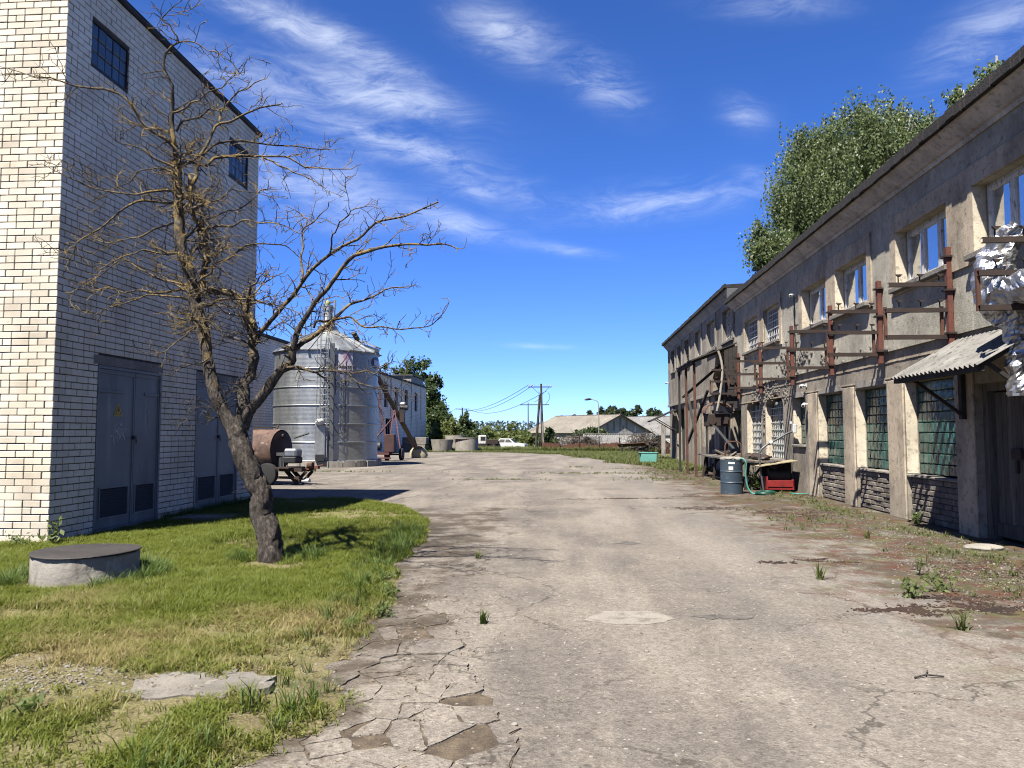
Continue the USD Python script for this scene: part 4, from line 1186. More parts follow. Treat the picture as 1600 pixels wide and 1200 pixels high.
('l',0.028,0.005,[[-4.41,8.95,2.823],[-4.18,8.322,2.874],[-4.036,7.848,2.867],[-3.898,7.39,2.831]]),
('l',0.028,0.005,[[-4.41,8.95,2.823],[-4.732,9.597,3.111],[-4.891,9.921,3.266],[-4.985,10.115,3.362]]),
('l',0.028,0.005,[[-3.761,8.95,2.653],[-3.727,8.519,2.868],[-3.765,8.198,2.949],[-3.814,7.89,2.975]]),
('l',0.028,0.005,[[-3.761,8.95,2.653],[-3.916,9.579,2.893],[-3.977,10.096,3.05],[-4.006,10.616,3.178]])]

base = np.array(TREE[0][3][0]); base[2] = .05
tree = thing('dead_tree', 'leaning leafless fruit tree with yellow lichen on its twigs, on the lawn', 'tree', base)
q = np.random.default_rng(21)


def smooth_line(P, step):
    P = np.asarray(P, float)
    s = np.r_[0, np.cumsum(np.linalg.norm(np.diff(P, axis=0), axis=1))]
    from scipy.interpolate import PchipInterpolator
    k = max(3, int(s[-1] / step) + 1)
    u = np.linspace(0, s[-1], k)
    return np.column_stack([PchipInterpolator(s, P[:, i])(u) for i in range(3)]), u / s[-1], s[-1]


def wander(p, d, length, n, droop, curl):
    pts = [np.asarray(p, float)]; d = d / np.linalg.norm(d)
    for _ in range(n):
        d = d + q.normal(size=3) * curl + np.array([0, 0, droop]); d /= np.linalg.norm(d)
        pts.append(pts[-1] + d * length / n)
    return np.array(pts)


twigs = MB()


def side_dir(t):
    v = q.normal(size=3); v -= t * (v @ t); return v / np.linalg.norm(v)


def spur(p, t, r):
    d = side_dir(t) + t * q.uniform(.1, .8) + np.array([0, 0, .25])
    w = wander(p, d, q.uniform(.03, .13), 2, .05, .25)
    twigs.tube(w, np.linspace(r, r * .55, 3), 4)


def twig(p, t, length, r, depth):
    d = side_dir(t) * q.uniform(.5, 1.0) + t * q.uniform(.45, 1.0) + np.array([0, 0, q.uniform(-.15, .35)])
    n = max(3, int(length / .07))
    w = wander(p, d, length, n, q.uniform(-.03, .05), .30)
    rr = np.linspace(r, max(.0032, r * .42), n + 1)
    twigs.tube(w, rr, 4 if r < .008 else 5, jitter=.18)
    g = np.gradient(w, axis=0)
    for i in range(1, n + 1):
        tt = g[i] / np.linalg.norm(g[i])
        if q.uniform() < .55:
            spur(w[i], tt, max(.0034, rr[i] * .8))
        if depth > 0 and q.uniform() < .38:
            twig(w[i], tt, length * q.uniform(.3, .6), max(.0036, rr[i] * .75), depth - 1)


for kind, r0, r1, P in TREE:
    if kind != 'trunk':
        r0, r1 = r0 * (.82 if r0 > .05 else .74), r1 * .9
    pts, u, L = smooth_line(P, .10 if r0 > .03 else .06)
    if kind == 'trunk':
        rr = np.interp(u, [0, .06, .16, 1], [r0 * 1.38, r0 * 1.12, r0, r1])
        m_ = MB(); m_.tube(pts, rr, 22)
        v, f = m_.arrays()
        t = trimesh.Trimesh(v, f, process=False).subdivide().subdivide().subdivide(); v = np.array(t.vertices); f = np.array(t.faces)
        ang = meshkit.fbm(v * np.array([16, 16, 5]), 4, 3) - .5
        big = meshkit.fbm(v * np.array([5, 5, 2.5]), 2, 5) - .5
        ax = np.column_stack([np.interp(v[:, 2], pts[:, 2], pts[:, 0]), np.interp(v[:, 2], pts[:, 2], pts[:, 1])])
        out = v[:, :2] - ax; out /= np.linalg.norm(out, axis=1, keepdims=True) + 1e-9
        root = np.clip(1 - v[:, 2] / .22, 0, 1)[:, None] * (.5 + .5 * np.cos(np.arctan2(out[:, 1], out[:, 0]) * 5 + .6))[:, None] * .05
        fine = np.abs(meshkit.fbm(v * np.array([40, 40, 22]), 4, 12) - .5)
        v[:, :2] += out * (ang[:, None] * .05 + big[:, None] * .03 + root - fine[:, None] * .075)
        obj('trunk', MB().add(v, f), m_bark, tree, smooth=50)
        continue
    wob = np.column_stack([np.interp(u, np.linspace(0, 1, 9), np.r_[0, q.normal(size=7) * min(.026, r0 * .6 + .010), 0]) for _ in range(3)])
    pts = pts + wob
    rr = r0 + (r1 - r0) * u ** .8
    rr = rr * (1 + .14 * (meshkit.fbm(pts * 9, 2, 4) - .5) * 2)
    if r0 > .03:
        m_ = MB(); m_.tube(pts, rr, 12)
        v, f = m_.arrays(); t = trimesh.Trimesh(v, f, process=False).subdivide(); v = np.array(t.vertices); f = np.array(t.faces)
        cen = pts[np.argmin(((v[:, None] - pts[None]) ** 2).sum(-1), 1)]
        o_ = v - cen; v += o_ * ((meshkit.fbm(v * 26, 4, 6) - .5) * .6)[:, None]
        obj('limb', MB().add(v, f), m_bark, tree, smooth=60)
    else:
        obj('branch', MB().tube(pts, rr, 7, jitter=.12), m_bark, tree, smooth=60)
    g = np.gradient(pts, axis=0)
    s = 0.0
    first = .25 if r0 > .06 else .06
    step = .066 if r0 < .03 else .09
    while s < L:
        s += step * q.uniform(.4, 1.6)
        k = s / L
        if k < first or k > 1 or (r0 > .05 and k < .45):
            continue
        i = min(len(pts) - 1, int(k * (len(pts) - 1)))
        t = g[i] / np.linalg.norm(g[i])
        if q.uniform() < .42:
            spur(pts[i], t, max(.003, rr[i] * .4))
        else:
            twig(pts[i], t, q.uniform(.14, .50) * (1.1 - .35 * k), max(.0040, min(.008, rr[i] * .5)), 1)
    twig(pts[-1], g[-1] / np.linalg.norm(g[-1]), q.uniform(.05, .14), max(.004, rr[-1] * .9), 0)
obj('twigs', twigs, m_bark, tree, kind='stuff')

# ------------------------------------------------------------------ long two-storey workshop on the right
XR = 6.30          # ground floor face
XU = 6.25          # upper floor face, a little proud
YN, YM, YE = 1.5, 29.0, 48.0
shop = thing('workshop_building', 'long two storey weathered workshop with peeling plaster, glass block windows and barred upper windows', 'building', (XR, 20, 0))


def arch(y0, y1, z0, z1, rise):
    g = np.linspace(0, math.pi, 13); c = (y0 + y1) / 2; h = (y1 - y0) / 2
    return Polygon([(y0, z0)] + [(c - h * math.cos(t) * (1 if 1 else 0), z1 - rise + rise * math.sin(t)) for t in g] + [(y1, z0)]).buffer(0)


GB = [(12.97, 14.86), (15.62, 17.36), (18.05, 19.88)]
up_win = [(10.05, 12.08, 4.36, 5.40), (12.90, 14.88, 4.36, 5.40), (16.30, 18.20, 4.34, 5.38), (18.84, 20.75, 4.34, 5.38)]
bar_win = [(22.98, 24.80, 4.40, 5.48), (25.48, 27.35, 4.42, 5.48)]
tall_win = [(29.30, 31.05, 5.20, 6.42), (32.65, 34.45, 5.20, 6.42), (36.10, 37.65, 5.22, 6.45), (39.5, 40.9, 5.22, 6.45), (42.3, 43.7, 5.22, 6.45), (44.9, 46.4, 5.22, 6.45)]
low_open = [(a, b, 0, 2.55) for a, b in GB] + [(20.96, 22.02, 1.30, 2.58), arch(23.02, 25.05, .82, 2.78, .34), arch(25.60, 27.60, .82, 2.74, .32), (28.48, 29.0, .85, 2.45), (8.2, 12.36, 0, 2.36)]
low_tall = [(29.0, 29.9, .85, 2.45), (31.6, 32.6, .9, 2.5), (33.4, 34.3, .9, 2.6), (35.6, 36.6, 1.0, 2.6), (42.0, 45.0, 0, 2.95), arch(31.3, 33.4, 2.95, 4.25, .35)]

mb = MB().prism(wall_minus(YN, YM - .001, 0, 3.19, low_open), .42, wallX(XR)); obj('wall', mb, m_smooth2, shop)
mb = MB().prism(wall_minus(YN, YM - .001, 3.192, 6.40, up_win + bar_win), .47, wallX(XU)); obj('wall', mb, m_rough, shop, label='grey roughcast upper wall')
mb = MB().prism(wall_minus(YM, YE, 0, 3.19, low_tall), .42, wallX(XR - .01)); obj('wall', mb, m_smooth2, shop)
mb = MB().prism(wall_minus(YM, YE, 3.192, 7.02, tall_win + [arch(31.3, 33.4, 2.95, 4.25, .35)]), .47, wallX(XU - .03)); obj('wall', mb, m_smooth2, shop)
mb = MB(); mb.box((XU + .45, YM, 6.0), (15, YM + .3, 7.02)); mb.box((XU + .45, YE - .3, 0), (15, YE - .002, 7.02)); mb.box((14.7, YN, 0), (15, YM - .01, 6.4)); mb.box((14.7, YM + .31, 0), (15, YE - .31, 7.02)); mb.box((XU + .45, YN, 0), (14.69, YN + .3, 6.4))
obj('wall', mb, m_smooth2, shop)
# rooms behind the openings
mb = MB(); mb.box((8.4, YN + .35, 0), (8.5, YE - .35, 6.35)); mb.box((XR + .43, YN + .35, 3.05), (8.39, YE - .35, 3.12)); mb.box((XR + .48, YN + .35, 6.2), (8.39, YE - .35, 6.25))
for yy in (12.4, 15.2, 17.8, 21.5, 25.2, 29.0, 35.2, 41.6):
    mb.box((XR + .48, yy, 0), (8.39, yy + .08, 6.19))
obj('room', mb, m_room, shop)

# raised smooth surrounds of the upper windows, pilaster strips, bands
for grp in ((up_win[:2], 5.72), (up_win[2:], 5.74), (bar_win, 5.74)):
    ws, zt = grp
    y0, y1 = min(w[0] for w in ws) - .22, max(w[1] for w in ws) + .24
    obj('window_surround', MB().prism(wall_minus(y0, y1, 4.20, zt, ws), .045, wallX(XU - .035)), m_smooth, shop)
for w in tall_win:
    obj('window_surround', MB().prism(wall_minus(w[0] - .22, w[1] + .22, w[2] - .02, w[3] + .28, [w]), .05, wallX(XU - .075)), m_conc_pale, shop)
for (y0, y1) in ((12.37, 12.96), (14.87, 15.61), (17.37, 18.04), (19.89, 20.6)):
    obj('pilaster', MB().box((XR - .035, y0 + .01, 0), (XR - .001, y1 - .01, 2.62), .008), m_smooth, shop)
for y0 in (29.9, 34.4, 36.9, 40.9, 46.0):
    obj('pilaster', MB().box((XR - .09, y0, 0), (XR - .011, y0 + .55, 3.18), .01), m_smooth2, shop)
obj('floor_band', MB().box((XU - .09, YM + .6, 3.20), (XU - .031, YE, 3.34), .01), m_conc_pale, shop)
for z in (2.66, 2.98):
    mb = MB(); ys = np.arange(12.5, 28.9, .25)
    for y in ys:
        mb.box((XR - .014 + R(-.003, .003), y, z + R(-.006, .006)), (XR + .02, y + .26, z + .035))
    obj('plaster_joint', mb, m_smooth, shop)
for y, w in ((15.6, 1.7), (18.0, 1.8), (20.9, 1.0)):
    obj('patched_plaster', MB().prism(Polygon([(y, 2.58), (y + w, 2.58), (y + w - .05, 2.74), (y + .3, 2.72)]), .03, wallX(XR - .016)), m_conc_pale, shop)

# cornice: cove and roof edge
prof = [(XU + .02, 6.12), (XU - .03, 6.12), (XU - .06, 6.18), (XU - .10, 6.20), (5.97, 6.36), (5.93, 6.38), (5.93, 6.40), (XU + .3, 6.40)]
obj('cornice', MB().prism(Polygon(prof), YM - YN - .002, alongY(YN, YM - YN - .002)), m_smooth, shop)
prof = [(XU + .02, 6.66), (XU - .06, 6.66), (XU - .10, 6.74), (5.98, 6.92), (5.95, 6.94), (5.95, 7.02), (XU + .3, 7.02)]
obj('cornice', MB().prism(Polygon(prof), YE - YM - .002, alongY(YM + .001, YE - YM - .002)), m_smooth2, shop)


def roof_edge(y0, y1, zb, xo, h, slope):
    mb = MB(); y = y0
    k = 0
    while y < y1:
        L = min(R(.16, .30), y1 - y)
        j, t = R(-.012, .012), R(-.014, .010)
        mb.box((xo + j, y + .002, zb + t), (xo + .07 + j, y + L, zb + h + R(-.008, .012)), .006)
        y += L
    a, b = (xo + .02, zb + h - .02), (15.6, zb + h + slope)
    pg = Polygon([(a[0] + .055, zb + .004), (a[0] + .05, a[1]), b, (b[0], b[1] - .12), (XU + .2, zb + .004)])
    mb.prism(pg, y1 - y0 - .01, alongY(y0 + .005, y1 - y0 - .01))
    return mb


obj('roof', roof_edge(YN, YM - .01, 6.405, 5.86, .17, .9), m_felt, shop)
obj('roof', roof_edge(YM - .08, YE + .2, 7.025, 5.86, .15, .5), m_felt, shop)
mb = MB().prism(Polygon([(5.96, 6.6), (5.96, 7.02), (15.3, 7.5), (15.3, 6.6)]), .06, alongY(YM - .07, .06))
obj('gable_flashing', mb, m_felt_grey, shop)


# windows of the upper floor: white casements
def casement(y0, y1, z0, z1, lights):
    x = XU + .19
    fr = MB().prism(sbox(y0, z0, y1, z1).difference(sbox(y0 + .06, z0 + .06, y1 - .06, z1 - .06)), .09, wallX(x))
    wd = obj('window', fr, m_flake, shop)
    w = (y1 - y0 - .12) / lights
    for i in range(lights):
        a, b = y0 + .06 + w * i, y0 + .06 + w * (i + 1)
        obj('sash', MB().prism(sbox(a + .003, z0 + .063, b - .003, z1 - .063).difference(sbox(a + .065, z0 + .125, b - .065, z1 - .125)), .055, wallX(x - .02)), m_flake, wd)
        obj('pane', MB().quad((x + .01, a + .06, z0 + .12), (x + .01, b - .06, z0 + .12), (x + .01, b - .06, z1 - .12), (x + .01, a + .06, z1 - .12)), m_pane, wd)
        if (i + int(y0)) % 2 == 0:
            cu = MB(); n = 9
            for k in range(n):
                ya = a + w * (.12 + .36 * k / n)
                cu.box((x + .18 + .025 * (k % 2), ya, z0 + .05), (x + .20 + .025 * (k % 2), ya + w * .36 / n, z1 - .05))
            obj('curtain', cu, m_curtain, wd)
    obj('sill', MB().box((XU - .14, y0 - .12, z0 - .115), (XU + .25, y1 + .12, z0 - .02), .012), m_conc, shop)
    return wd


for i, w in enumerate(up_win):
    casement(*w, 3 if i < 2 else 2)


def lattice(y0, y1, z0, z1, ny, nz, mat, diag=False, xb=0.0, broken=0.0):
    x = XU + .10 + xb
    fr = MB().prism(sbox(y0 + .004, z0 + .004, y1 - .004, z1 - .004).difference(sbox(y0 + .05, z0 + .05, y1 - .05, z1 - .05)), .05, wallX(x))
    wd = obj('window', fr, mat, shop)
    bars = MB()
    if diag:
        for k in range(-nz, ny + 1):
            for s in (1, -1):
                a = np.array([y0 + (y1 - y0) * k / ny, z0]); b = a + np.array([(y1 - y0) * nz / ny, z1 - z0])
                if s < 0: a[1], b[1] = z1, z0
                L = sbox(y0 + .04, z0 + .04, y1 - .04, z1 - .04).intersection(shapely.LineString([a, b]))
                if L.length > .1 and R(0, 1) > broken:
                    p, q_ = np.array(L.coords[0]), np.array(L.coords[-1])
                    bars.beam((x + .01 + .008 * s, *p), (x + .01 + .008 * s, *q_), .02, .012)
    else:
        for k in range(1, ny):
            y = y0 + (y1 - y0) * k / ny; bars.box((x + .004, y - .011, z0 + .03), (x + .022, y + .011, z1 - .03))
        for k in range(1, nz):
            z = z0 + (z1 - z0) * k / nz; bars.box((x - .010, y0 + .03, z - .012), (x + .0035, y1 - .03, z + .012))
    obj('lattice', bars, mat, wd)
    obj('pane', MB().quad((x + .16, y0, z0), (x + .16, y1, z0), (x + .16, y1, z1), (x + .16, y0, z1)), m_pane, wd)
    obj('sill', MB().box((XU - .13, y0 - .1, z0 - .11), (XU + .09, y1 + .1, z0 - .02), .012), m_conc, shop)


for w in bar_win:
    lattice(*w, 9, 5, m_white)
for i, w in enumerate(tall_win):
    lattice(*w, 7, 6, m_flake if i < 3 else m_asb, diag=i < 3)
for w in tall_win[3:]:
    for k in range(6):
        z = w[2] + .08 + k * .18
        obj('shutter_slat', MB().beam((XU + .06, w[0] + .05, z), (XU + .06, w[1] - .05, z), .10, .02, up=(.6, 0, 1)), m_oldwood, shop)


# glass block windows on brick dados
def glass_blocks(y0, y1, z0, z1, x=XR + .22, size=.193, mat=None):
    fr = MB().box((x + .06, y0, z0), (x + .09, y1, z1))
    wd = obj('glass_block_window', fr, m_mortar, shop)
    ny, nz = max(1, round((y1 - y0) / size)), max(1, round((z1 - z0) / size))
    sy, sz = (y1 - y0) / ny, (z1 - z0) / nz
    for a in range(ny):
        for b in range(nz):
            ya, za = y0 + a * sy, z0 + b * sz
            obj('glass_block', MB().box((x + R(-.004, .004), ya + .006, za + .006), (x + .08, ya + sy - .006, za + sz - .006), .014), mat or m_gblock, wd)
    return wd


q = np.random.default_rng(77)
m_cream = plaster('cream_reveal_plaster', [(.3, (.46, .395, .29)), (.5, (.55, .48, .365)), (.7, (.62, .555, .43))], amount=.35, white=.2)
for (y0, y1, z0_, z1_) in [(a, b, .86, 2.54) for a, b in GB] + [(20.96, 22.02, 1.31, 2.57), (23.02, 25.05, .84, 2.42), (25.6, 27.60, .84, 2.40)]:
    obj('reveal', MB().box((XR + .004, y1 - .006, z0_), (XR + .205, y1 + .02, z1_)), m_cream, shop)
for (y0, y1, z0_, z1_) in up_win:
    obj('reveal', MB().box((XU - .03, y1 - .006, z0_), (XU + .165, y1 + .02, z1_ - .004)), m_cream, shop)
for y0, y1 in GB:
    glass_blocks(y0, y1, .86, 2.55)
    da = MB().box((XR + .075, y0, 0), (XR + .41, y1, .80))
    d = obj('brick_dado', da, m_mortar, shop)
    z, i = .02, 0
    while z + .085 < .80:
        y = y0 - (.13 if i % 2 else 0)
        while y < y1 - .02:
            a, b = max(y, y0 + .004), min(y + .25, y1 - .004)
            if b - a > .04:
                h = np.array([.05, (b - a) / 2, .0425])
                v, f = chamfer_box(h, .012)
                v = v * (1 + q.uniform(-.02, .02, 3)) + np.array([XR + .105 + q.uniform(-.012, .012), (a + b) / 2, z + .0425])
                obj('brick', MB().add(v, f), m_brick_g, d)
            y += .262
        z += .097; i += 1
    sl = MB(); y = y0
    while y < y1 - .001:
        L = min(q.uniform(.2, .5), y1 - y)
        sl.box((XR + .0 + q.uniform(-.02, .03), y, .795), (XR + .28, y + L, .85 + q.uniform(-.015, .01)), .012); y += L
    obj('sill', sl, m_conc, shop)
glass_blocks(20.96, 22.02, 1.30, 2.58)
obj('sill', MB().box((XR - .06, 20.9, 1.22), (XR + .25, 22.05, 1.30), .02), m_conc, shop)
for (y0, y1, z1) in ((23.02, 25.05, 2.6), (25.60, 27.60, 2.58)):
    wd = glass_blocks(y0 + .01, y1 - .01, .84, z1, size=.30)
    ba = MB(); x = XR + .19
    for k in range(1, 10):
        y = y0 + (y1 - y0) * k / 10; ba.box((x, y - .010, .84), (x + .02, y + .010, z1 - (.0 if k % 3 else .2)))
    for k in range(1, 8):
        z = .84 + (z1 - .84) * k / 8; ba.box((x - .016, y0, z - .014), (x - .001, y1, z + .014))
    obj('lattice', ba, m_flake, wd)
    obj('sill', MB().box((XR - .08, y0 - .1, .74), (XR + .26, y1 + .1, .83), .02), m_conc, shop)
glass_blocks(28.49, 28.99, .86, 2.44); glass_blocks(29.01, 29.89, .86, 2.44); glass_blocks(31.61, 32.59, .9, 2.49)
for (y0, y1) in ((33.4, 34.3), (35.6, 36.6)):
    obj('boarded_window', MB().box((XR + .12, y0, .9), (XR + .16, y1, 2.6)), m_flake, shop)
mb = MB()
for k in range(15):
    y = 42.0 + k * .2; mb.box((XR + .28 + R(0, .01), y + .004, .02), (XR + .31, y + .196, 2.94))
obj('dark_gate', mb, m_darkwood, shop)

# boarded double gate at the near end
obj('gate_frame', MB().prism(sbox(8.2, 0, 12.36, 2.36).difference(sbox(8.32, -.1, 12.22, 2.24)), .14, wallX(XR + .10)), m_oldwood, shop)
gate = obj('gate', MB().box((XR + .225, 8.33, .03), (XR + .235, 12.21, 2.23)), m_dark, shop)
y = 8.33
while y < 12.2:
    w = min(R(.09, .13), 12.21 - y)
    obj('plank', MB().box((XR + .19 + R(-.006, .006), y + .004, .05 + R(0, .03)), (XR + .22, y + w, 2.22), .006), m_oldwood, gate); y += w
for z in (.28, 1.16, 2.0):
    obj('rail', MB().box((XR + .222, 8.34, z), (XR + .224, 12.2, z + .12)), m_oldwood, gate)
obj('kick_board', MB().box((XR + .16, 8.34, .06), (XR + .182, 12.2, .26), .006), m_oldwood, gate)
lk = MB().box((XR + .13, 11.48, 1.22), (XR + .19, 11.72, 1.38), .012); lk.box((XR + .15, 11.60, 1.02), (XR + .19, 11.66, 1.2), .008)
obj('lock', lk, m_rust_dark, gate)

# exposed masonry where the plaster has fallen
mb = MB(); q = np.random.default_rng(9)
for cy, cz, ry, rz, n in ((22.2, 3.55, 1.0, .42, 70), (24.3, 2.98, 1.0, .34, 80), (25.8, 3.0, .9, .3, 60), (20.8, 3.60, .7, .22, 34), (18.9, 3.35, .8, .18, 30), (25.2, 2.2, .12, .8, 26), (22.7, 2.7, .3, .35, 24), (16.2, 3.28, .6, .1, 14)):
    for _ in range(n):
        y, z = cy + q.normal() * ry * .5, cz + q.normal() * rz * .5
        x = XU if z > 3.19 else XR
        mb.blob((x - .004, y, z), q.uniform(.03, .085), .35, 1.5, 1, int(q.integers(99)), (.45, 1.2, .8))
obj('exposed_masonry', mb, rough_mat('exposed_rubble', [(.3, (.26, .225, .175)), (.7, (.48, .43, .355))], 6, island=.4, bump=(40, .6, .01)), shop, smooth=45, kind='stuff')

# cable along the wall
mb = MB(); mb.tube([(XU - .03, 21.42, z) for z in (5.35, 4.8, 4.2, 3.7, 3.25)], .012, 6)
obj('cable', mb, m_black, shop)

# ------------------------------------------------------------------ pipe brackets with no pipes
def bracket_parts(root):
    """local: wall plane x = 0, arms reach to x = -1.05, z measured from the ground"""
    po = MB()
    po.box((-.11, -.045, 2.98), (-.102, .045, 4.62)); po.box((-.102, -.045, 2.98), (-.03, -.037, 4.62)); po.box((-.102, .037, 2.98), (-.03, .045, 4.62))
    obj('post', po, m_redox, root)
    for z in (3.2, 3.9, 4.45):
        obj('wall_clamp', MB().box((-.15, -.085, z), (.02, .085, z + .03)), m_rust_dark, root)
    for z, L in ((3.98, 1.02), (3.56, 1.08), (3.12, 1.08)):
        ar = MB()
        ar.box((-L, -.03, z), (-.02, -.023, z + .07)); ar.box((-L, -.0225, z), (-.02, .03, z + .008)); ar.box((-L, -.0225, z + .062), (-.02, .028, z + .07))
        a = obj('arm', ar, m_rust_dark, root)
        if z > 3.3:
            for k, xx in enumerate((-.22, -.52, -.86)):
                pg = MB(); pg.cyl((xx, 0, z + .071), (xx, 0, z + .17), .011, 6)
                pg.prism([(xx - .055, z + .20), (xx + .055, z + .20), (xx + .016, z + .16), (xx - .016, z + .16)], .035, mat4((1, 0, 0), (0, 0, 1), (0, -1, 0), (0, .0175 * -1, 0)))
                obj('pipe_clip', pg, m_rust_dark, a)
    for xx in (-1.06, -.17):
        hg = MB(); hg.box((xx - .022, .031, 3.12), (xx + .022, .037, 3.66)); hg.box((xx - .022, .037, 3.12), (xx - .016, .08, 3.66))
        obj('hanger', hg, m_rust, root)


words = ['rusty pipe bracket with three bare arms above the corrugated canopy', 'rusty pipe bracket with red post below the three light upper window',
         'rusty pipe bracket under the far one of the two light windows', 'rusty pipe bracket beside the white camera on the wall cable', 'rusty pipe bracket under the barred white windows',
         'farthest rusty pipe bracket, next to the dark lean-to canopy', 'nearest rusty pipe bracket, poking out of the crumpled foil']
ys = [12.82, 15.62, 18.45, 21.6, 25.1, 28.3, 9.95]
br0 = thing('pipe_bracket', words[0], 'pipe bracket', (XU, ys[0], 0), group='empty pipe brackets on the workshop wall', world=False)
bracket_parts(br0)
for i in range(1, 7):
    copy(br0, (XU, ys[i], (-.0, -.0, -.02, -.06, -.1, -.12, .02)[i]), R(-1.5, 1.5), words[i], 'pipe bracket', 'empty pipe brackets on the workshop wall')


# ------------------------------------------------------------------ corrugated canopy over the gate
def corrugated(p0, eu, ev, nu, L, W, amp, pitch, thick=.006):
    """sheet: p0 corner, eu across the waves (length L), ev along (length W)"""
    eu, ev = np.asarray(eu, float), np.asarray(ev, float)
    nr = np.cross(eu, ev); nr /= np.linalg.norm(nr)
    if nr[2] < 0: nr = -nr
    u = np.linspace(0, L, nu); k = 6; w = np.linspace(0, W, k)
    h = amp * np.sin(2 * np.pi * u / pitch)
    top = (np.asarray(p0) + u[:, None, None] * eu + w[None, :, None] * ev + h[:, None, None] * nr).reshape(-1, 3)
    bot = top - nr * thick
    i, j = np.meshgrid(np.arange(nu - 1), np.arange(k - 1), indexing='ij')
    q4 = np.stack([i * k + j, (i + 1) * k + j, (i + 1) * k + j + 1, i * k + j + 1], -1).reshape(-1, 4)
    N = nu * k
    rim = []
    for a in range(nu - 1):
        rim += [[a * k, (a + 1) * k, N + (a + 1) * k, N + a * k], [a * k + k - 1, N + a * k + k - 1, N + (a + 1) * k + k - 1, (a + 1) * k + k - 1]]
    for b in range(k - 1):
        rim += [[b, N + b, N + b + 1, b + 1], [(nu - 1) * k + b, (nu - 1) * k + b + 1, N + (nu - 1) * k + b + 1, N + (nu - 1) * k + b]]
    return np.vstack([top, bot]), np.vstack([q4, N + q4[:, ::-1], rim])


can = thing('door_canopy', 'corrugated grey sheet canopy on dark brackets over the plank gate', 'canopy', (XR, 11.5, 2.4))
ev = np.array([1.07, 0, .62]); W = np.linalg.norm(ev); ev /= W
for i, (ya, yb) in enumerate(((10.15, 11.46), (11.40, 12.78))):
    v, f = corrugated((5.2, ya, 2.47 + .008 * i), (0, 1, 0), ev, 90, yb - ya, W, .022, .13)
    obj('roof_sheet', MB().add(v, f), m_asb, can, smooth=50)
for y in (10.3, 12.62):
    mb = MB(); mb.beam((5.24, y, 2.44), (6.25, y, 3.03), .06, .08); obj('rafter', mb, m_darkwood, can)
    mb = MB(); mb.box((6.19, y - .05, 1.82), (6.26, y + .05, 3.0)); obj('wall_post', mb, m_darkwood, can)
    mb = MB(); mb.beam((5.42, y, 2.5), (6.2, y, 1.9), .045, .05); obj('brace', mb, m_darkwood, can)
obj('purlin', MB().box((5.24, 10.2, 2.395), (5.32, 12.75, 2.465)), m_darkwood, can)
obj('purlin', MB().box((6.05, 10.2, 2.86), (6.13, 12.75, 2.93)), m_darkwood, can)


# ------------------------------------------------------------------ foil-wrapped duct at the right edge
def foil_tube(pts, rad, sides, amp, seed):
    mb = MB(); p, u, L = smooth_line(pts, .034)
    rr = np.interp(u, np.linspace(0, 1, len(rad)), rad)
    mb.tube(p, rr, sides)
    v, f = mb.arrays()
    cen = p[np.argmin(((v[:, None] - p[None]) ** 2).sum(-1), 1)]
    o = v - cen; L_ = np.linalg.norm(o, axis=1, keepdims=True) + 1e-6
    a = np.abs(meshkit.fbm(v * 5.5, 2, seed) - .5) * 2.4 + .35 * np.abs(meshkit.fbm(v * 15, 2, seed + 1) - .5)
    v = v + o / L_ * ((.30 - a) * amp + np.random.default_rng(seed).normal(size=len(v)) * .007)[:, None]
    return v, f


duct = thing('foil_duct', 'crumpled silver foil wrapped pipe hanging beside the nearest window', 'pipe', (6.0, 10.3, 2.5))
v, f = foil_tube([(5.86, 10.3, 4.3), (5.72, 10.38, 4.05), (5.6, 10.42, 3.75), (5.62, 10.4, 3.4), (5.8, 10.35, 3.05), (5.86, 10.3, 2.85)], [.10, .17, .23, .25, .20, .14], 40, .15, 3)
obj('wrapped_bend', MB().add(v, f), m_foil, duct, smooth=False)
v, f = foil_tube([(5.74, 10.36, 3.2), (5.80, 10.32, 2.9), (5.80, 10.30, 2.5), (5.81, 10.30, 2.08)], [.15, .15, .145, .14], 30, .09, 5)
obj('wrapped_drop', MB().add(v, f), m_foil, duct, smooth=False)
v, f = foil_tube([(5.62, 10.3, 3.45), (5.66, 9.9, 3.42), (5.7, 9.3, 3.46), (5.7, 8.6, 3.45)], [.2, .19, .19, .19], 30, .09, 8)
obj('wrapped_run', MB().add(v, f), m_foil, duct, smooth=False)

# ------------------------------------------------------------------ cameras on the wall
def wall_camera(loc, label):
    t = thing('security_camera', label, 'camera', loc, group=None, world=False)
    mb = MB(); mb.box((-.02, -.05, -.05), (.0, .05, .05), .006); mb.cyl((-.02, 0, 0), (-.12, 0, -.01), .02, 8); obj('bracket', mb, m_white, t)
    mb = MB(); mb.beam((-.20, -.16, -.05), (-.08, .10, .0), .09, .09, ch=.02); obj('housing', mb, m_white, t)
    mb = MB(); mb.cyl((-.205, -.172, -.053), (-.2, -.161, -.051), .03, 12); obj('lens', mb, m_black, t)
    return t


wall_camera((XU, 21.3, 5.38), 'white security camera high on the wall cable by the barred window')
wall_camera((XR, 20.75, 2.86), 'white security camera above the narrow glass block window, upper of two')
wall_camera((XR, 20.6, 2.36), 'white security camera lower of two beside the narrow glass block window')
wall_camera((XU - .05, 47.6, 4.7), 'white security camera on the far corner of the workshop')

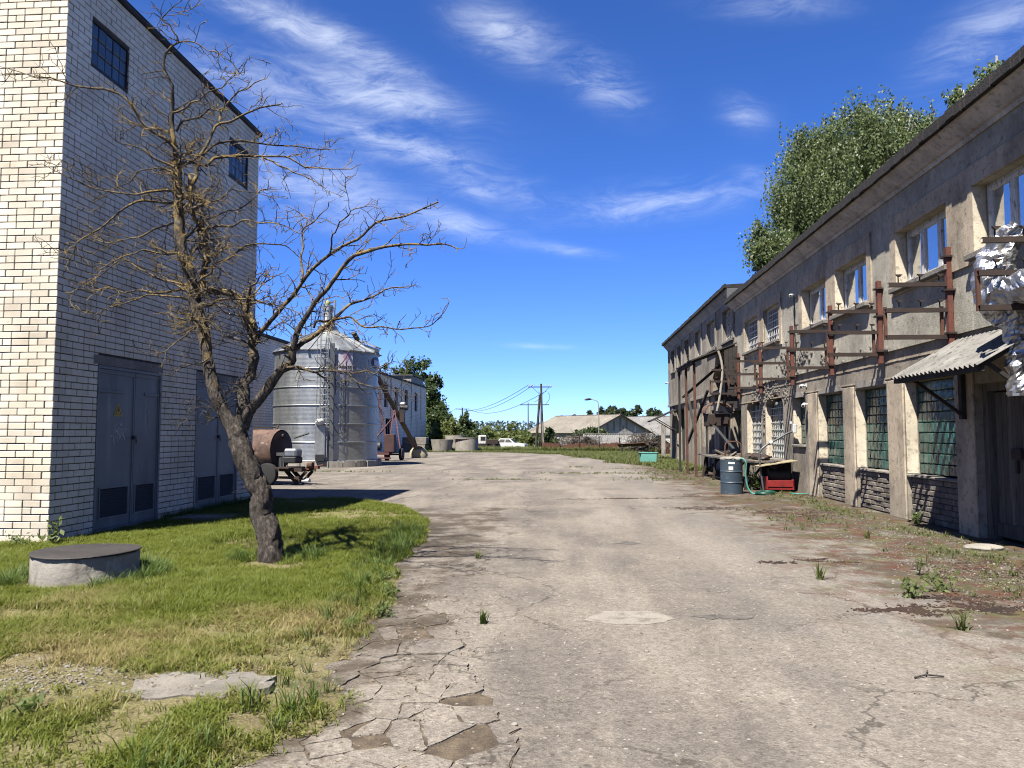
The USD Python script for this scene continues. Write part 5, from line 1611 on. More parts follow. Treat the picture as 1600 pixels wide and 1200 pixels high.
# ------------------------------------------------------------------ lean-to on posts, machinery and bench by the workshop
lean = thing('dark_lean_to', 'dark timber lean-to roof on thin posts against the taller half of the workshop', 'canopy', (5.4, 30.6, 0))
rf = MB()
for k in range(12):
    y = 28.75 + k * .34
    rf.beam((4.55, y, 4.28 + R(-.02, .02)), (6.22, y, 4.92), .33, .04)
obj('roof', rf, m_darkwood, lean)
for k in range(3, 6):
    obj('side_board', MB().box((5.30 + k * .155, 28.62, 2.62 + R(-.2, .1)), (5.445 + k * .155, 28.66, 4.52 + k * .055)), m_darkwood, lean)
obj('beam', MB().beam((4.66, 28.7, 4.22), (4.66, 32.8, 4.22), .1, .12), m_darkwood, lean)
for y in (28.87, 30.9):
    obj('post', MB().beam((4.72, y, 0), (4.70, y, 4.2), .085, .085), m_rust, lean)
obj('post', MB().beam((4.68, 32.6, 0), (4.68, 32.6, 4.2), .085, .085), m_darkwood, lean)
for a, b in (((4.75, 31.0, 1.2), (5.2, 28.95, 3.2)), ((4.75, 28.95, 1.5), (4.78, 31.0, 3.1)), ((4.8, 32.4, 3.1), (6.15, 29.5, 4.5))):
    obj('brace', MB().beam(a, b, .09, .07), m_darkwood, lean)
pipe = thing('leaning_pipe', 'long pale bent pipe leaning from the lean-to roof beside the brackets', 'pipe', (5.9, 28.3, 2))
obj('pipe', MB().tube(smooth_line([(5.5, 28.4, 4.6), (5.62, 28.3, 3.9), (5.55, 28.3, 3.2), (5.4, 28.3, 2.4)], .2)[0], .045, 8), m_conc_pale, pipe, smooth=True)

mach = thing('hooded_machine', 'dark machine with an arched rusty hood and a sloping chute under the lean-to', 'machine', (5.5, 29.4, 1))
g = np.linspace(0, math.pi, 15)
hood = Polygon([(5.02 + .52 * (1 - math.cos(t)), 2.35 + .42 * math.sin(t)) for t in g]).difference(Polygon([(5.06 + .48 * (1 - math.cos(t)), 2.33 + .38 * math.sin(t)) for t in g]))
obj('hood', MB().prism(hood, .9, alongY(28.6, .9)), m_tank, mach)
b = MB(); b.box((5.12, 28.7, 1.85), (5.95, 29.45, 2.32), .03); b.cyl((5.3, 28.66, 2.05), (5.3, 28.72, 2.05), .14, 16); b.box((5.6, 28.62, 1.95), (5.85, 28.69, 2.2)); obj('body', b, m_rust_dark, mach)
obj('chute', MB().beam((5.35, 28.7, 1.9), (5.95, 28.2, 1.05), .16, .03), m_steel, mach)
for xx in (5.16, 5.9):
    obj('leg', MB().beam((xx, 29.1, 0), (xx, 29.1, 1.86), .07, .07), m_darkwood, mach)

bench = thing('work_bench', 'long plank bench with splayed legs and scrap along the workshop wall', 'bench', (5.6, 25, 0))
y = 21.9
while y < 29.4:
    L = R(1.4, 2.4)
    for k in range(4):
        obj('plank', MB().beam((5.05 + k * .29, y, .80 + R(-.015, .015)), (5.07 + k * .29 + R(-.04, .04), y + L, .80 + R(-.02, .02)), .27, .045), m_planks if k % 2 else m_oldwood, bench)
    for xx, sg in ((5.1, -1), (6.1, 0)):
        obj('leg', MB().beam((xx + sg * .12, y + .3, 0), (xx, y + .3, .78), .07, .07), m_rust_dark, bench)
    obj('brace', MB().beam((5.0, y + .3, .1), (5.8, y + L * .6, .72), .05, .05), m_rust_dark, bench)
    y += L + .03
sc = thing('scrap_boards', 'loose boards and rusty scrap lying on the plank bench', 'scrap', (5.4, 25, .84))
for k in range(9):
    a = np.array([R(4.9, 5.9), R(22.2, 28.6), .86]); obj('board', MB().beam(a, a + [R(-.3, .5), R(-1, 1), R(.0, .14)], .07, .05), m_planks, sc)
mb = MB()
for k in range(7):
    mb.blob((R(5.2, 6.0), R(22.5, 28.0), .90), R(.08, .16), .4, 1.5, 2, k, (1.2, 1, .7))
obj('lumps', mb, m_rust_dark, sc, smooth=40, kind='stuff')
trl = thing('hand_trolley', 'rusty arched trolley handle standing at the bench behind the barrel', 'trolley', (4.95, 23.6, 0))
arc = [(4.72, 23.6, .1), (4.72, 23.6, 1.2), (4.76, 23.6, 1.31), (4.84, 23.6, 1.35), (5.08, 23.6, 1.35), (5.16, 23.6, 1.31), (5.2, 23.6, 1.2), (5.2, 23.6, .1)]
obj('handle', MB().tube(arc, .022, 8), m_rust, trl, smooth=True)
for z in (.35, .7): obj('rung', MB().cyl((4.72, 23.6, z), (5.2, 23.6, z), .018, 8), m_rust, trl)
obj('foot_plate', MB().box((4.7, 23.3, .06), (5.22, 23.62, .09)), m_rust, trl)
for xx in (4.68, 5.24): obj('wheel', MB().cyl((xx - .03, 23.66, .12), (xx + .03, 23.66, .12), .12, 16), m_rubber, trl)

# steel drum with its hose
drum = thing('steel_drum', 'blue grey steel drum with white stickers and rubble on top', 'barrel', (4.36, 21.0, 0))
pr = [(0, .02), (.27, .02), (.292, 0), (.298, .015), (.29, .03), (.288, .27), (.290, .285), (.302, .30), (.290, .315), (.288, .33), (.288, .56), (.290, .575), (.302, .59), (.290, .605), (.288, .62), (.288, .855), (.298, .87), (.298, .89), (.285, .893), (.28, .87), (0, .865)]
m_drum = rough_mat('blue_grey_drum', [(.3, (.038, .062, .088)), (.7, (.065, .098, .13))], 2, over=[(6, (1, 1, .4), .58, .68, (.10, .075, .055)), (12, None, .62, .7, (.17, .19, .20))], rough=.5, bump=(30, .15, .004))
obj('body', MB().lathe(pr, (4.36, 21.0, 0), 40), m_drum, drum, smooth=35)
for (a0, a1, z0_, z1_) in ((-2.05, -1.45, .79, .845), (-2.02, -1.62, .63, .73)):
    g = np.linspace(a0, a1, 8); st = MB(); v = np.array([[4.36 + .2905 * math.cos(t), 21 + .2905 * math.sin(t), z] for z in (z0_, z1_) for t in g])
    st.add(v, [[i, i + 1, i + 9, i + 8] for i in range(7)]); obj('sticker', st, m_white, drum)
mb = MB()
for k in range(9): mb.blob((4.36 + R(-.17, .17), 21 + R(-.17, .17), .92), R(.06, .12), .35, 1.6, 2, k, (1.2, 1, .55))
rub = thing('rubble_pile', 'pale lumps of rubble heaped on the blue grey drum', 'rubble', (4.36, 21, .88)); obj('rubble', mb, m_stone, rub, smooth=40)
m_hose = rough_mat('turquoise_hose', [(.3, (.05, .27, .22)), (.7, (.09, .36, .30))], 4, rough=.45, bump=None)
hp = smooth_line([(4.45, 20.85, .88), (4.60, 20.72, .93), (4.68, 20.68, .80), (4.66, 20.68, .5), (4.70, 20.66, .2), (4.82, 20.58, .03), (5.0, 20.45, .022)], .05)[0]
hs = thing('garden_hose', 'turquoise hose hanging over the rim of the blue grey drum', 'hose', (4.6, 20.7, 0)); obj('hose', MB().tube(hp, .021, 8), m_hose, hs, smooth=True)
obj('hose_end', MB().cyl((5.0, 20.45, .024), (5.1, 20.40, .024), .024, 8), m_conc_pale, hs)
g = np.linspace(0, 2 * np.pi * 3.3, 90)
hc = np.column_stack([5.12 + (.24 + .02 * np.sin(g * .7)) * np.cos(g), 20.55 + .2 * np.sin(g), .02 + g * .0035])
hs2 = thing('hose_coil', 'green hose coiled on the ground in front of the standpipe', 'hose', (5.12, 20.55, 0)); obj('coil', MB().tube(hc, .014, 6), rough_mat('green_hose', [(.3, (.01, .085, .05)), (.7, (.02, .13, .08))], 4, rough=.4, bump=None), hs2, smooth=True)
hs3 = thing('hose_piece', 'short teal hose piece lying by the red compressor', 'hose', (6.0, 20.4, 0)); obj('hose', MB().tube(smooth_line([(5.75, 20.5, .05), (5.9, 20.3, .05), (6.1, 20.3, .05), (6.2, 20.5, .05)], .05)[0], .016, 6), m_hose, hs3, smooth=True)

# standpipe with tap
spt = thing('standpipe', 'grey bent standpipe running from the ground to a tap on the wall', 'pipe', (5.3, 21.6, 0))
obj('pipe', MB().tube(smooth_line([(5.32, 21.5, 0), (5.26, 21.5, .5), (5.22, 21.5, 1.0), (5.27, 21.5, 1.15), (5.40, 21.52, 1.26), (5.7, 21.6, 1.42), (6.05, 21.7, 1.6), (6.22, 21.75, 1.66)], .07)[0], .028, 8), m_steel, spt, smooth=True)
b = MB(); b.box((6.19, 21.69, 1.60), (6.29, 21.81, 1.86), .02); b.cyl((6.16, 21.75, 1.86), (6.16, 21.75, 1.93), .04, 10); obj('tap', b, m_white, spt)
obj('clip', MB().cyl((5.50, 21.52, 1.31), (5.58, 21.58, 1.36), .05, 8), m_white, spt)

# compressor under a plywood lid
com = thing('compressor', 'dark compressor on a red base under a slanted plywood sheet', 'compressor', (5.85, 21.75, 0))
b = MB(); b.box((5.42, 21.5, .06), (6.12, 22.1, .14), .01); b.box((5.42, 21.48, .14), (6.12, 21.51, .32), .008); b.box((5.40, 21.48, .06), (5.44, 22.1, .42), .008); b.box((6.09, 21.48, .06), (6.13, 22.1, .34), .008)
m_red = rough_mat('red_machine_paint', [(.3, (.24, .014, .014)), (.7, (.36, .03, .026))], 3, over=[(9, None, .6, .7, (.10, .02, .018))], rough=.5, bump=None)
obj('base', b, m_red, com)
b = MB(); b.cyl((5.5, 21.75, .45), (6.05, 21.75, .45), .19, 20); b.lathe([(0, .6), (.10, .6), (.11, .72), (.09, .8), (0, .8)], (5.66, 21.75, 0), 16)
for k in range(5): b.cyl((5.8, 21.75, .60 + k * .035), (5.8, 21.75, .615 + k * .035), .085, 14)
obj('engine', b, m_black, com, smooth=40)
obj('back_board', MB().box((5.36, 22.02, .1), (6.2, 22.06, .78)), m_darkwood, com)
for xx in (5.38, 6.18): obj('prop', MB().beam((xx, 22.0, 0), (xx, 22.0, .82), .04, .06), m_darkwood, com)
obj('lid', MB().beam((5.18, 21.7, .70), (6.2, 21.7, .86), .72, .018), m_ply, com)
# small lean-to roof and stub wall at the far corner
ft = thing('corner_canopy', 'small dark sloping canopy on struts at the far end of the workshop', 'canopy', (5.2, 46.2, 2))
obj('roof', MB().beam((4.72, 45.2, 2.28), (6.18, 45.2, 2.95), 1.7, .07, up=(0, 0, 1)), m_darkwood, ft)
for y in (44.5, 45.9): obj('strut', MB().beam((5.1, y, 2.42), (6.2, y, 1.75), .05, .05), m_darkwood, ft)
cp = thing('concrete_post', 'tall pale concrete post standing before the far fence', 'post', (6.15, 50, 0))
obj('post', MB().box((6.0, 49.9, -.05), (6.26, 50.15, 2.18), .03), m_conc_pale, cp)

# turquoise bin
binp = thing('plastic_bin', 'chipped turquoise metal tub on the grass verge', 'tub', (4.2, 40.7, 0))
m_teal = rough_mat('turquoise_paint', [(.3, (.14, .44, .37)), (.7, (.21, .54, .46))], 2, over=[(5, None, .62, .70, (.05, .05, .05))], rough=.6, bump=None)
b = MB(); b.add(*(lambda bx: (bx[0], bx[1]))(chamfer_box(np.array([.46, .30, .27]), .04)))
v, f = b.arrays(); v[:, :2] *= (1 - .08 * (.27 - v[:, 2:3]) / .54); v += [4.2, 40.8, .33]
obj('tub', MB().add(v, f), m_teal, binp)
obj('rim', MB().prism(sbox(3.72, 40.48, 4.68, 41.12).difference(sbox(3.80, 40.55, 4.60, 41.05)), .04, mat4((1, 0, 0), (0, 1, 0), (0, 0, 1), (0, 0, .575))), m_teal, binp)
for xx in (3.86, 4.54): obj('foot', MB().box((xx - .06, 40.58, 0), (xx + .06, 41.0, .07)), m_black, binp)
obj('dark_lid', MB().box((3.66, 40.45, .50), (3.78, 40.6, .60), .02), m_black, binp)

# ------------------------------------------------------------------ grain silo
SX, SY, SR = -12.02, 37.6, 2.53
silo = thing('grain_silo', 'round galvanised grain silo with a conical roof and a caged ladder', 'silo', (SX, SY, 0))
zb, zt = .32, 5.52
nb = 6; hb = (zt - zb) / nb
for k in range(nb):
    z = zb + k * hb
    prf = [(SR, z + .012)]
    for j in range(1, 24):
        prf.append((SR + .0016 * math.sin(j / 24 * 2 * np.pi * 4), z + .012 + (hb - .024) * j / 24))
    prf.append((SR, z + hb - .012))
    obj('wall_sheet', MB().lathe(prf, (SX, SY, 0), 96), m_galv, silo, smooth=True)
for k in range(nb + 1):
    z = zb + k * hb
    obj('ring_seam', MB().lathe([(SR - .01, z - .028), (SR + .035, z - .026), (SR + .045, z), (SR + .035, z + .026), (SR - .01, z + .028)], (SX, SY, 0), 96), m_galv, silo, smooth=40)
# the view direction at the silo
va = math.atan2(-SY, -SX)


def on_silo(t, r=SR, z=0.0):
    """t: degrees to the right of the side that faces the yard's near end"""
    a = va + math.radians(t)
    return np.array([SX + r * math.cos(a), SY + r * math.sin(a), z])


NP = 24
for k in range(NP):
    a0, a1 = 2 * np.pi * k / NP, 2 * np.pi * (k + 1) / NP
    am = (a0 + a1) / 2
    def pt(a, r, z): return (SX + r * math.cos(a), SY + r * math.sin(a), z)
    pm = MB()
    e = .02
    P = [pt(a0 + .004, SR + .12, zt + .02), pt(a1 - .004, SR + .12, zt + .02), pt(a1 - .004, .45, zt + 1.22), pt(a0 + .004, .45, zt + 1.22)]
    P2 = [tuple(np.array(p) - [0, 0, e]) for p in P]
    pm.add(P + P2, [[0, 1, 2, 3], [7, 6, 5, 4], [0, 4, 5, 1], [3, 2, 6, 7], [0, 3, 7, 4], [1, 5, 6, 2]])
    pm.beam(pt(a0, SR + .12, zt + .045), pt(a0, .45, zt + 1.245), .05, .05)
    obj('roof_panel', pm, m_galv, silo)
b = MB(); b.lathe([(.5, zt + 1.18), (.5, zt + 1.40), (.28, zt + 1.55), (.22, zt + 2.2), (.26, zt + 2.22), (.26, zt + 2.5), (0, zt + 2.5)], (SX, SY, 0), 24); obj('roof_neck', b, m_galv, silo, smooth=35)
b = MB(); b.blob((SX - .02, SY - .05, zt + 2.60), .15, .15, 1.2, 2, 3, (1, 1, 1.1)); obj('motor_cover', b, rough_mat('pale_yellow_cover', [(.3, (.42, .42, .14)), (.7, (.54, .54, .22))], 3, bump=None), silo, smooth=True)
b = MB(); b.beam((SX + .35, SY - .2, zt + 1.3), (SX + .42, SY - .2, zt + 2.75), .09, .09); b.beam((SX + .42, SY - .2, zt + 2.7), (SX + .05, SY, zt + 2.6), .06, .06); obj('lift_leg', b, m_galv_dull, silo)
# top platform and rails
b = MB()
for z in (.0, .5, 1.0):
    g = np.linspace(0, 2 * np.pi, 17); b.tube(np.column_stack([SX - .35 + .75 * np.cos(g), SY - .1 + .75 * np.sin(g), np.full(17, zt + 1.35 + z)]), .018, 5)
for t in np.arange(0, 2 * np.pi, np.pi / 5):
    b.cyl((SX - .35 + .75 * math.cos(t), SY - .1 + .75 * math.sin(t), zt + .75), (SX - .35 + .75 * math.cos(t), SY - .1 + .75 * math.sin(t), zt + 2.38), .018, 5)
obj('platform_rail', b, m_galv_dull, silo)
b = MB()
for t in (58, 66):
    p = on_silo(t, SR - .55, 0); b.cyl((p[0], p[1], zt + .1), (p[0], p[1], zt + .75), .02, 5)
for z in (.35, .55, .75):
    b.cyl(tuple(on_silo(56, SR - .55, zt + z)), tuple(on_silo(68, SR - .55, zt + z)), .015, 5)
obj('hatch_rail', b, m_galv_dull, silo)
p = on_silo(72, SR - .32, zt + .52)
b = MB(); b.beam(p + [-.42, 0, .16], p + [.42, -.1, -.2], .8, .07); b.beam(p + [-.36, 0, -.1], p + [.36, -.1, -.34], .6, .2); obj('roof_hatch', b, m_galv, silo)
for t in np.arange(-80, 85, 20):
    b = MB(); b.beam(on_silo(t, SR + .10, zt + .0), on_silo(t, SR + .2, zt - .03), .12, .04); obj('eave_clip', b, m_galv_dull, silo)
# ladder with cage
b = MB()
for t in (-6.2, 1.0):
    b.beam(on_silo(t, SR + .2, .5), on_silo(t, SR + .2, zt + .55), .05, .03)
obj('ladder_rail', b, m_galv_dull, silo)
z = .6
while z < zt + .5:
    b = MB(); b.cyl(on_silo(-6.2, SR + .2, z), on_silo(1.0, SR + .2, z), .016, 5); obj('rung', b, m_galv, silo); z += .28
tg = on_silo(-2.6 + 90, 1, 0) - np.array([SX, SY, 0]); nn = on_silo(-2.6, 1, 0) - np.array([SX, SY, 0])
cc = on_silo(-2.6, SR + .2, 0)
z = 2.2
while z < zt + .7:
    g = np.linspace(-.15, math.pi + .15, 12); b = MB()
    b.tube(np.array([cc + tg * .34 * math.cos(t) + nn * .55 * math.sin(t) + [0, 0, z] for t in g]), .014, 5); obj('cage_hoop', b, m_galv_dull, silo); z += .58
for t in (.5, 1.2, 1.95, 2.65):
    b = MB(); q0 = cc + tg * .34 * math.cos(t) + nn * .55 * math.sin(t); b.cyl(q0 + [0, 0, 2.2], q0 + [0, 0, zt + .6], .012, 5); obj('cage_bar', b, m_galv_dull, silo)
b = MB(); b.beam(on_silo(5.2, SR + .10, .1), on_silo(5.2, SR + .10, zt + .3), .22, .12, up=nn); obj('duct_post', b, m_steel, silo)
b = MB(); b.beam(on_silo(-5.5, SR + .16, .45), on_silo(-5.5, SR + .16, 2.0), .48, .26, up=nn, ch=.03); obj('service_box', b, m_galv, silo)
b = MB(); b.beam(on_silo(-5.5, SR + .2, .33), on_silo(-5.5, SR + .2, .62), .40, .28, up=nn); obj('outlet', b, m_black, silo)
b = MB(); b.blob(on_silo(-5.5, SR + .3, 2.12), .22, .3, 1.5, 2, 8, (1, 1, .7)); obj('white_cover', b, m_white, silo, smooth=True)
b = MB()
for t, z0_, z1_ in ((9, 3.4, 5.3), (15, 1.75, 4.2), (20, 1.6, 5.0)):
    b.tube([on_silo(t, SR + .06, z1_), on_silo(t, SR + .06, z0_)], .013, 5)
for z in (4.2, 3.0, 1.9):
    g = np.linspace(0, 1, 8); b.tube(np.array([on_silo(8 + 12 * t, SR + .07, z - .32 * math.sin(math.pi * t)) for t in g]), .013, 5)
obj('cable', b, m_black, silo)


def curved_plate(t0, t1, z0_, z1_, r, n=10):
    mb = MB(); g = np.linspace(t0, t1, n)
    v = [on_silo(t, r, z) for z in (z0_, z1_) for t in g]
    return mb.add(v, [[i, i + 1, n + i + 1, n + i] for i in range(n - 1)])


m_banner = rough_mat('white_banner', [(.3, (.66, .60, .66)), (.7, (.78, .74, .78))], 3, rough=.6, bump=None)
m_pink = rough_mat('pink_print', [(.3, (.50, .30, .48)), (.7, (.62, .44, .60))], 4, rough=.6, bump=None)
bn = obj('banner', curved_plate(11.5, 27.5, 4.58, 5.42, SR + .055), m_banner, silo)


def wrap(mesh, t0, z0_, r):
    """a flat print (x right, y up, metres) laid on the silo's curve"""
    v = np.array(mesh.vertices)
    pts = np.array([on_silo(t0 + math.degrees(x / SR), r + zz, z0_ + y) for x, y, zz in v])
    return MB().add(pts, mesh.faces)


mk = trimesh.creation.extrude_polygon(Polygon([(-.13, .22), (-.02, .27), (.10, .25), (.18, .16), (.15, .05), (.06, -.02), (.02, -.13), (-.04, -.19), (-.03, -.06), (-.10, .02), (-.16, .1)]).buffer(.015), .004, engine='earcut')
obj('banner_print', wrap(mk, 20.3, 5.12, SR + .058), m_pink, silo)
tx = meshkit.text_mesh('PREISS', .13, .004, bold=True); tx.apply_translation(-tx.bounds.mean(0) * [1, 1, 0]); s_ = .60 / (tx.bounds[1, 0] - tx.bounds[0, 0]); tx.apply_scale([s_, 1, 1])
obj('banner_lettering', wrap(tx, 19.5, 4.71, SR + .058), m_black, silo)
m_logo = rough_mat('blue_logo', [(.3, (.015, .035, .12)), (.7, (.025, .05, .16))], 3, rough=.5, bump=None)
ov = trimesh.creation.extrude_polygon(shapely.affinity.scale(Point(0, 0).buffer(1, 32), .62, .30), .004, engine='earcut')
obj('oval_badge', wrap(ov.subdivide(), 71, 5.08, SR + .03), m_logo, silo)
pl = trimesh.creation.extrude_polygon(sbox(-.42, -.13, .42, .13), .004, engine='earcut')
obj('badge_plate', wrap(pl.subdivide().subdivide(), 71, 5.08, SR + .036), m_banner, silo)
# footing of concrete blocks
NB = 26
for k in range(NB):
    a0, a1 = 2 * np.pi * k / NB + .008, 2 * np.pi * (k + 1) / NB - .008
    g = np.linspace(a0, a1, 4); ri, ro, h = SR - .3, SR + .22 + R(-.02, .02), .30 + R(-.015, .015)
    pg = Polygon([(SX + ro * math.cos(t), SY + ro * math.sin(t)) for t in g] + [(SX + ri * math.cos(t), SY + ri * math.sin(t)) for t in g[::-1]])
    obj('footing_block', MB().prism(pg, h, np.eye(4)), m_conc_pale, silo)

# second, smaller bin behind it with railings
s2 = thing('hopper_bin', 'smaller round galvanised bin with a railed top, behind the big silo', 'silo', (-14.4, 42.2, 0))
b = MB(); b.lathe([(1.2, 0), (1.2, 5.75), (1.26, 5.8), (.9, 6.1), (0, 6.35)], (-14.4, 42.2, 0), 40); obj('body', b, m_galv_dull, s2, smooth=35)
for z in (1.5, 3.0, 4.5):
    b = MB(); b.lathe([(1.19, z - .02), (1.225, z), (1.19, z + .02)], (-14.4, 42.2, 0), 40); obj('ring_seam', b, m_galv, s2)
for t in np.arange(0, 2 * np.pi, np.pi / 6):
    b = MB(); b.cyl((-14.4 + 1.15 * math.cos(t), 42.2 + 1.15 * math.sin(t), 5.8), (-14.4 + 1.15 * math.cos(t), 42.2 + 1.15 * math.sin(t), 7.0), .03, 5); obj('rail_post', b, m_galv_dull, s2)
for z in (6.4, 7.0):
    g = np.linspace(0, 2 * np.pi, 25); b = MB(); b.tube(np.column_stack([-14.4 + 1.15 * np.cos(g), 42.2 + 1.15 * np.sin(g), np.full(25, z)]), .022, 5); obj('rail', b, m_galv_dull, s2)

# ------------------------------------------------------------------ rusty tank trailer
tr = thing('tank_trailer', 'rusty brown tank trailer with a small engine on its drawbar', 'trailer', (-10, 23.6, 0))
TX = -9.02; ty, tz, trd = 23.75, 1.10, .63
ax = np.array([-.975, .22, 0]); sd = np.array([.22, .975, 0])
c0 = np.array([TX, ty, tz])
b = MB(); b.tube([c0, c0 + ax * .06, c0 + ax * 2.6, c0 + ax * 2.66], [trd * .97, trd, trd, trd * .97], 40, cap=False); obj('tank', b, m_tank, tr, smooth=30)
b = MB(); b.tube([c0 + ax * .02, c0 - ax * .0, c0 - ax * .05, c0 - ax * .08], [trd * .965, trd * .94, trd * .6, .02], 40, cap=False); b.cyl(c0 - ax * .03 + [0, 0, .42], c0 - ax * .09 + [0, 0, .42], .06, 10); obj('tank_end', b, m_tankend, tr, smooth=30)
b = MB(); b.lathe([(0, .0), (.26, .0), (.26, .12), (.30, .12), (.30, .16), (0, .2)], c0 + ax * 1.5 + [0, 0, trd - .03], 24); obj('manhole', b, m_rust, tr, smooth=35)
b = MB(); b.beam(c0 + ax * .15 - sd * .1 + [0, 0, trd - .03], c0 + ax * .3 + sd * .25 + [0, 0, trd + .12], .06, .05); b.beam(c0 + ax * .25 + [0, 0, trd + .06], c0 + ax * 1.9 + [0, 0, trd + .05], .3, .03); obj('walkway', b, m_rust_dark, tr)
b = MB(); b.cyl(c0 + sd * .55 + [0, 0, .35] - ax * .1, c0 + sd * .7 + [0, 0, .5] - ax * .55, .03, 8); obj('spout', b, m_black, tr)
for s in (-1, 1):
    b = MB(); b.beam(c0 + sd * s * .38 - ax * 1.0 + [0, 0, -.62], c0 + sd * s * .38 + ax * 2.7 + [0, 0, -.62], .08, .12); obj('chassis_rail', b, m_rust_dark, tr)
for k in (-.9, -.1, .8, 1.8, 2.6):
    b = MB(); b.beam(c0 - sd * .4 + ax * k + [0, 0, -.64], c0 + sd * .4 + ax * k + [0, 0, -.64], .07, .08); obj('cross_member', b, m_rust_dark, tr)
for k in (1.6,):
    for s in (-1, 1):
        w = c0 + ax * k + sd * s * .72; w[2] = .42
        wb = MB(); wb.tube([w - sd * .11, w - sd * .09, w + sd * .09, w + sd * .11], [.36, .42, .42, .36], 24); wp_ = obj('wheel', wb, m_rubber, tr, smooth=40)
        hb_ = MB(); hb_.tube([w + sd * s * .105, w + sd * s * .125], [.22, .2], 20); obj('hub', hb_, m_rust, wp_)
w = c0 + ax * .15 - sd * .5; w[2] = .34
wb = MB(); wb.tube([w - sd * .1, w - sd * .08, w + sd * .08, w + sd * .1], [.28, .34, .34, .28], 24); obj('wheel', wb, m_rubber, tr, smooth=40)
b = MB(); b.beam(c0 - ax * .2 - sd * .25 + [0, 0, -.56], c0 - ax * .72 - sd * .25 + [0, 0, -.56], .9, .04); obj('deck', b, m_rust_dark, tr)
b = MB(); e0 = c0 - ax * .50 - sd * .12 + [0, 0, -.33]
v, f = chamfer_box(np.array([.22, .22, .10]), .03); b.add(v @ np.array([-ax, sd, [0, 0, 1]]) + e0, f); obj('engine_block', b, m_black, tr)
b = MB(); v, f = chamfer_box(np.array([.22, .2, .13]), .05); b.add(v @ np.array([-ax, sd, [0, 0, 1]]) + e0 + [0, 0, .22], f); obj('engine_cowl', b, m_galv_dull, tr)
b = MB()
for k in range(4): b.cyl(c0 - ax * (.14 + .05 * k) - sd * .3 + [0, 0, -.54], c0 - ax * (.14 + .05 * k) - sd * .3 + [0, 0, -.12 - .04 * (k % 2)], .022, 6)
b.box(c0 - sd * .35 + [.02, -.03, -.2], c0 - sd * .3 + [.3, .06, -.10]); obj('pump', b, m_steel, tr)
b = MB(); b.beam(c0 - ax * .9 + [0, 0, -.6], c0 - ax * 1.35 + [0, 0, -.55], .12, .1); b.cyl(c0 - ax * 1.02 - sd * .1 + [0, 0, -.5], c0 - ax * 1.2 - sd * .1 + [0, 0, -.48], .09, 10); b.cyl(c0 - ax * 1.3 + [0, 0, -.52], c0 - ax * 1.52 + [0, 0, -.47], .025, 6); obj('drawbar', b, m_rust, tr)
for s in (-.25, .12):
    b = MB(); b.beam(c0 - ax * (.35 + .0) + sd * s + [0, 0, -.66], c0 - ax * .75 + sd * s + [0, 0, -1.04], .09, .1); b.beam(c0 - ax * .72 + sd * s + [0, 0, -1.02], c0 - ax * 1.05 + sd * s + [0, 0, -.68], .07, .08); obj('support_leg', b, m_rust_dark, tr)
b = MB(); b.cyl(c0 - ax * .9 - sd * .2 + [0, 0, -.96], c0 - ax * 1.18 - sd * .25 + [0, 0, -.95], .06, 10); obj('canister', b, m_white, tr)
b = MB(); b.beam(c0 - ax * .1 - sd * .45 + [0, 0, -.86], c0 - ax * .95 - sd * .45 + [0, 0, -.86], .05, .08); obj('lower_bar', b, m_rust_dark, tr)

# ------------------------------------------------------------------ auger conveyor behind the silo
au = thing('grain_auger', 'wheeled grain auger with an ochre tube, red struts and a round yellowish hopper', 'auger', (-10.4, 47.5, 0))
A0, A1 = np.array([-9.75, 49.8, .38]), np.array([-12.75, 44.9, 7.6])
m_ochre = rough_mat('ochre_tube', [(.3, (.12, .07, .03)), (.7, (.22, .135, .055))], 2, over=[(5, None, .58, .68, (.08, .04, .02))], rough=.6, bump=None)
b = MB(); b.cyl(A0, A1, .15, 16); obj('tube', b, m_ochre, au, smooth=35)
b = MB(); b.lathe([(.56, .02), (.60, .05), (.56, .34), (.36, .58), (.30, .6), (.3, .57), (.5, .32), (.56, .06)], (-9.75, 49.9, 0), 28)
v, f = b.arrays(); v[:, 2] += (v[:, 0] + 9.75) * -.05; v -= [-9.75, 49.9, .3]; a_ = .35
v = v @ np.array([[1, 0, 0], [0, math.cos(a_), math.sin(a_)], [0, -math.sin(a_), math.cos(a_)]]); v += [-9.75, 49.9, .38]
obj('hopper', MB().add(v, f), rough_mat('cream_hopper', [(.3, (.42, .38, .24)), (.7, (.55, .50, .34))], 2, over=[(5, None, .6, .7, (.22, .15, .06))], bump=None), au, smooth=40)
d = (A1 - A0) / np.linalg.norm(A1 - A0)
mp = A0 + d * 3.1
b = MB(); b.box(mp + [.1, -.1, .12], mp + [.45, .3, .3]); b.cyl(mp + [.12, .1, .42], mp + [.62, .1, .42], .17, 14); obj('motor', b, m_black, au, smooth=40)
b = MB(); b.blob(mp + [.3, .1, .66], .16, .1, 1, 2, 2, (1.2, 1, .7)); obj('motor_cap', b, m_white, au, smooth=True)
b = MB(); b.beam(mp + [.3, 0, -.5], mp + [.28, 0, .1], .28, .28); obj('gear_case', b, m_rust_dark, au)
wx, wy = -10.55, 43.9
for s in (0, 1):
    w = np.array([wx + s * .75, wy + .5 * s + .6, .36])
    wb = MB(); wb.tube([w - [.11, 0, 0], w - [.09, 0, 0], w + [.09, 0, 0], w + [.11, 0, 0]], [.3, .36, .36, .3], 20); w_ = obj('wheel', wb, m_rubber, au, smooth=40)
    hb_ = MB(); hb_.cyl(w + [.11, 0, 0], w + [.13, 0, 0], .18, 14); obj('hub', hb_, m_rust, w_)
b = MB(); b.cyl((wx, wy + .6, .36), (wx + .75, wy + 1.1, .36), .05, 8); obj('axle', b, m_rust, au)
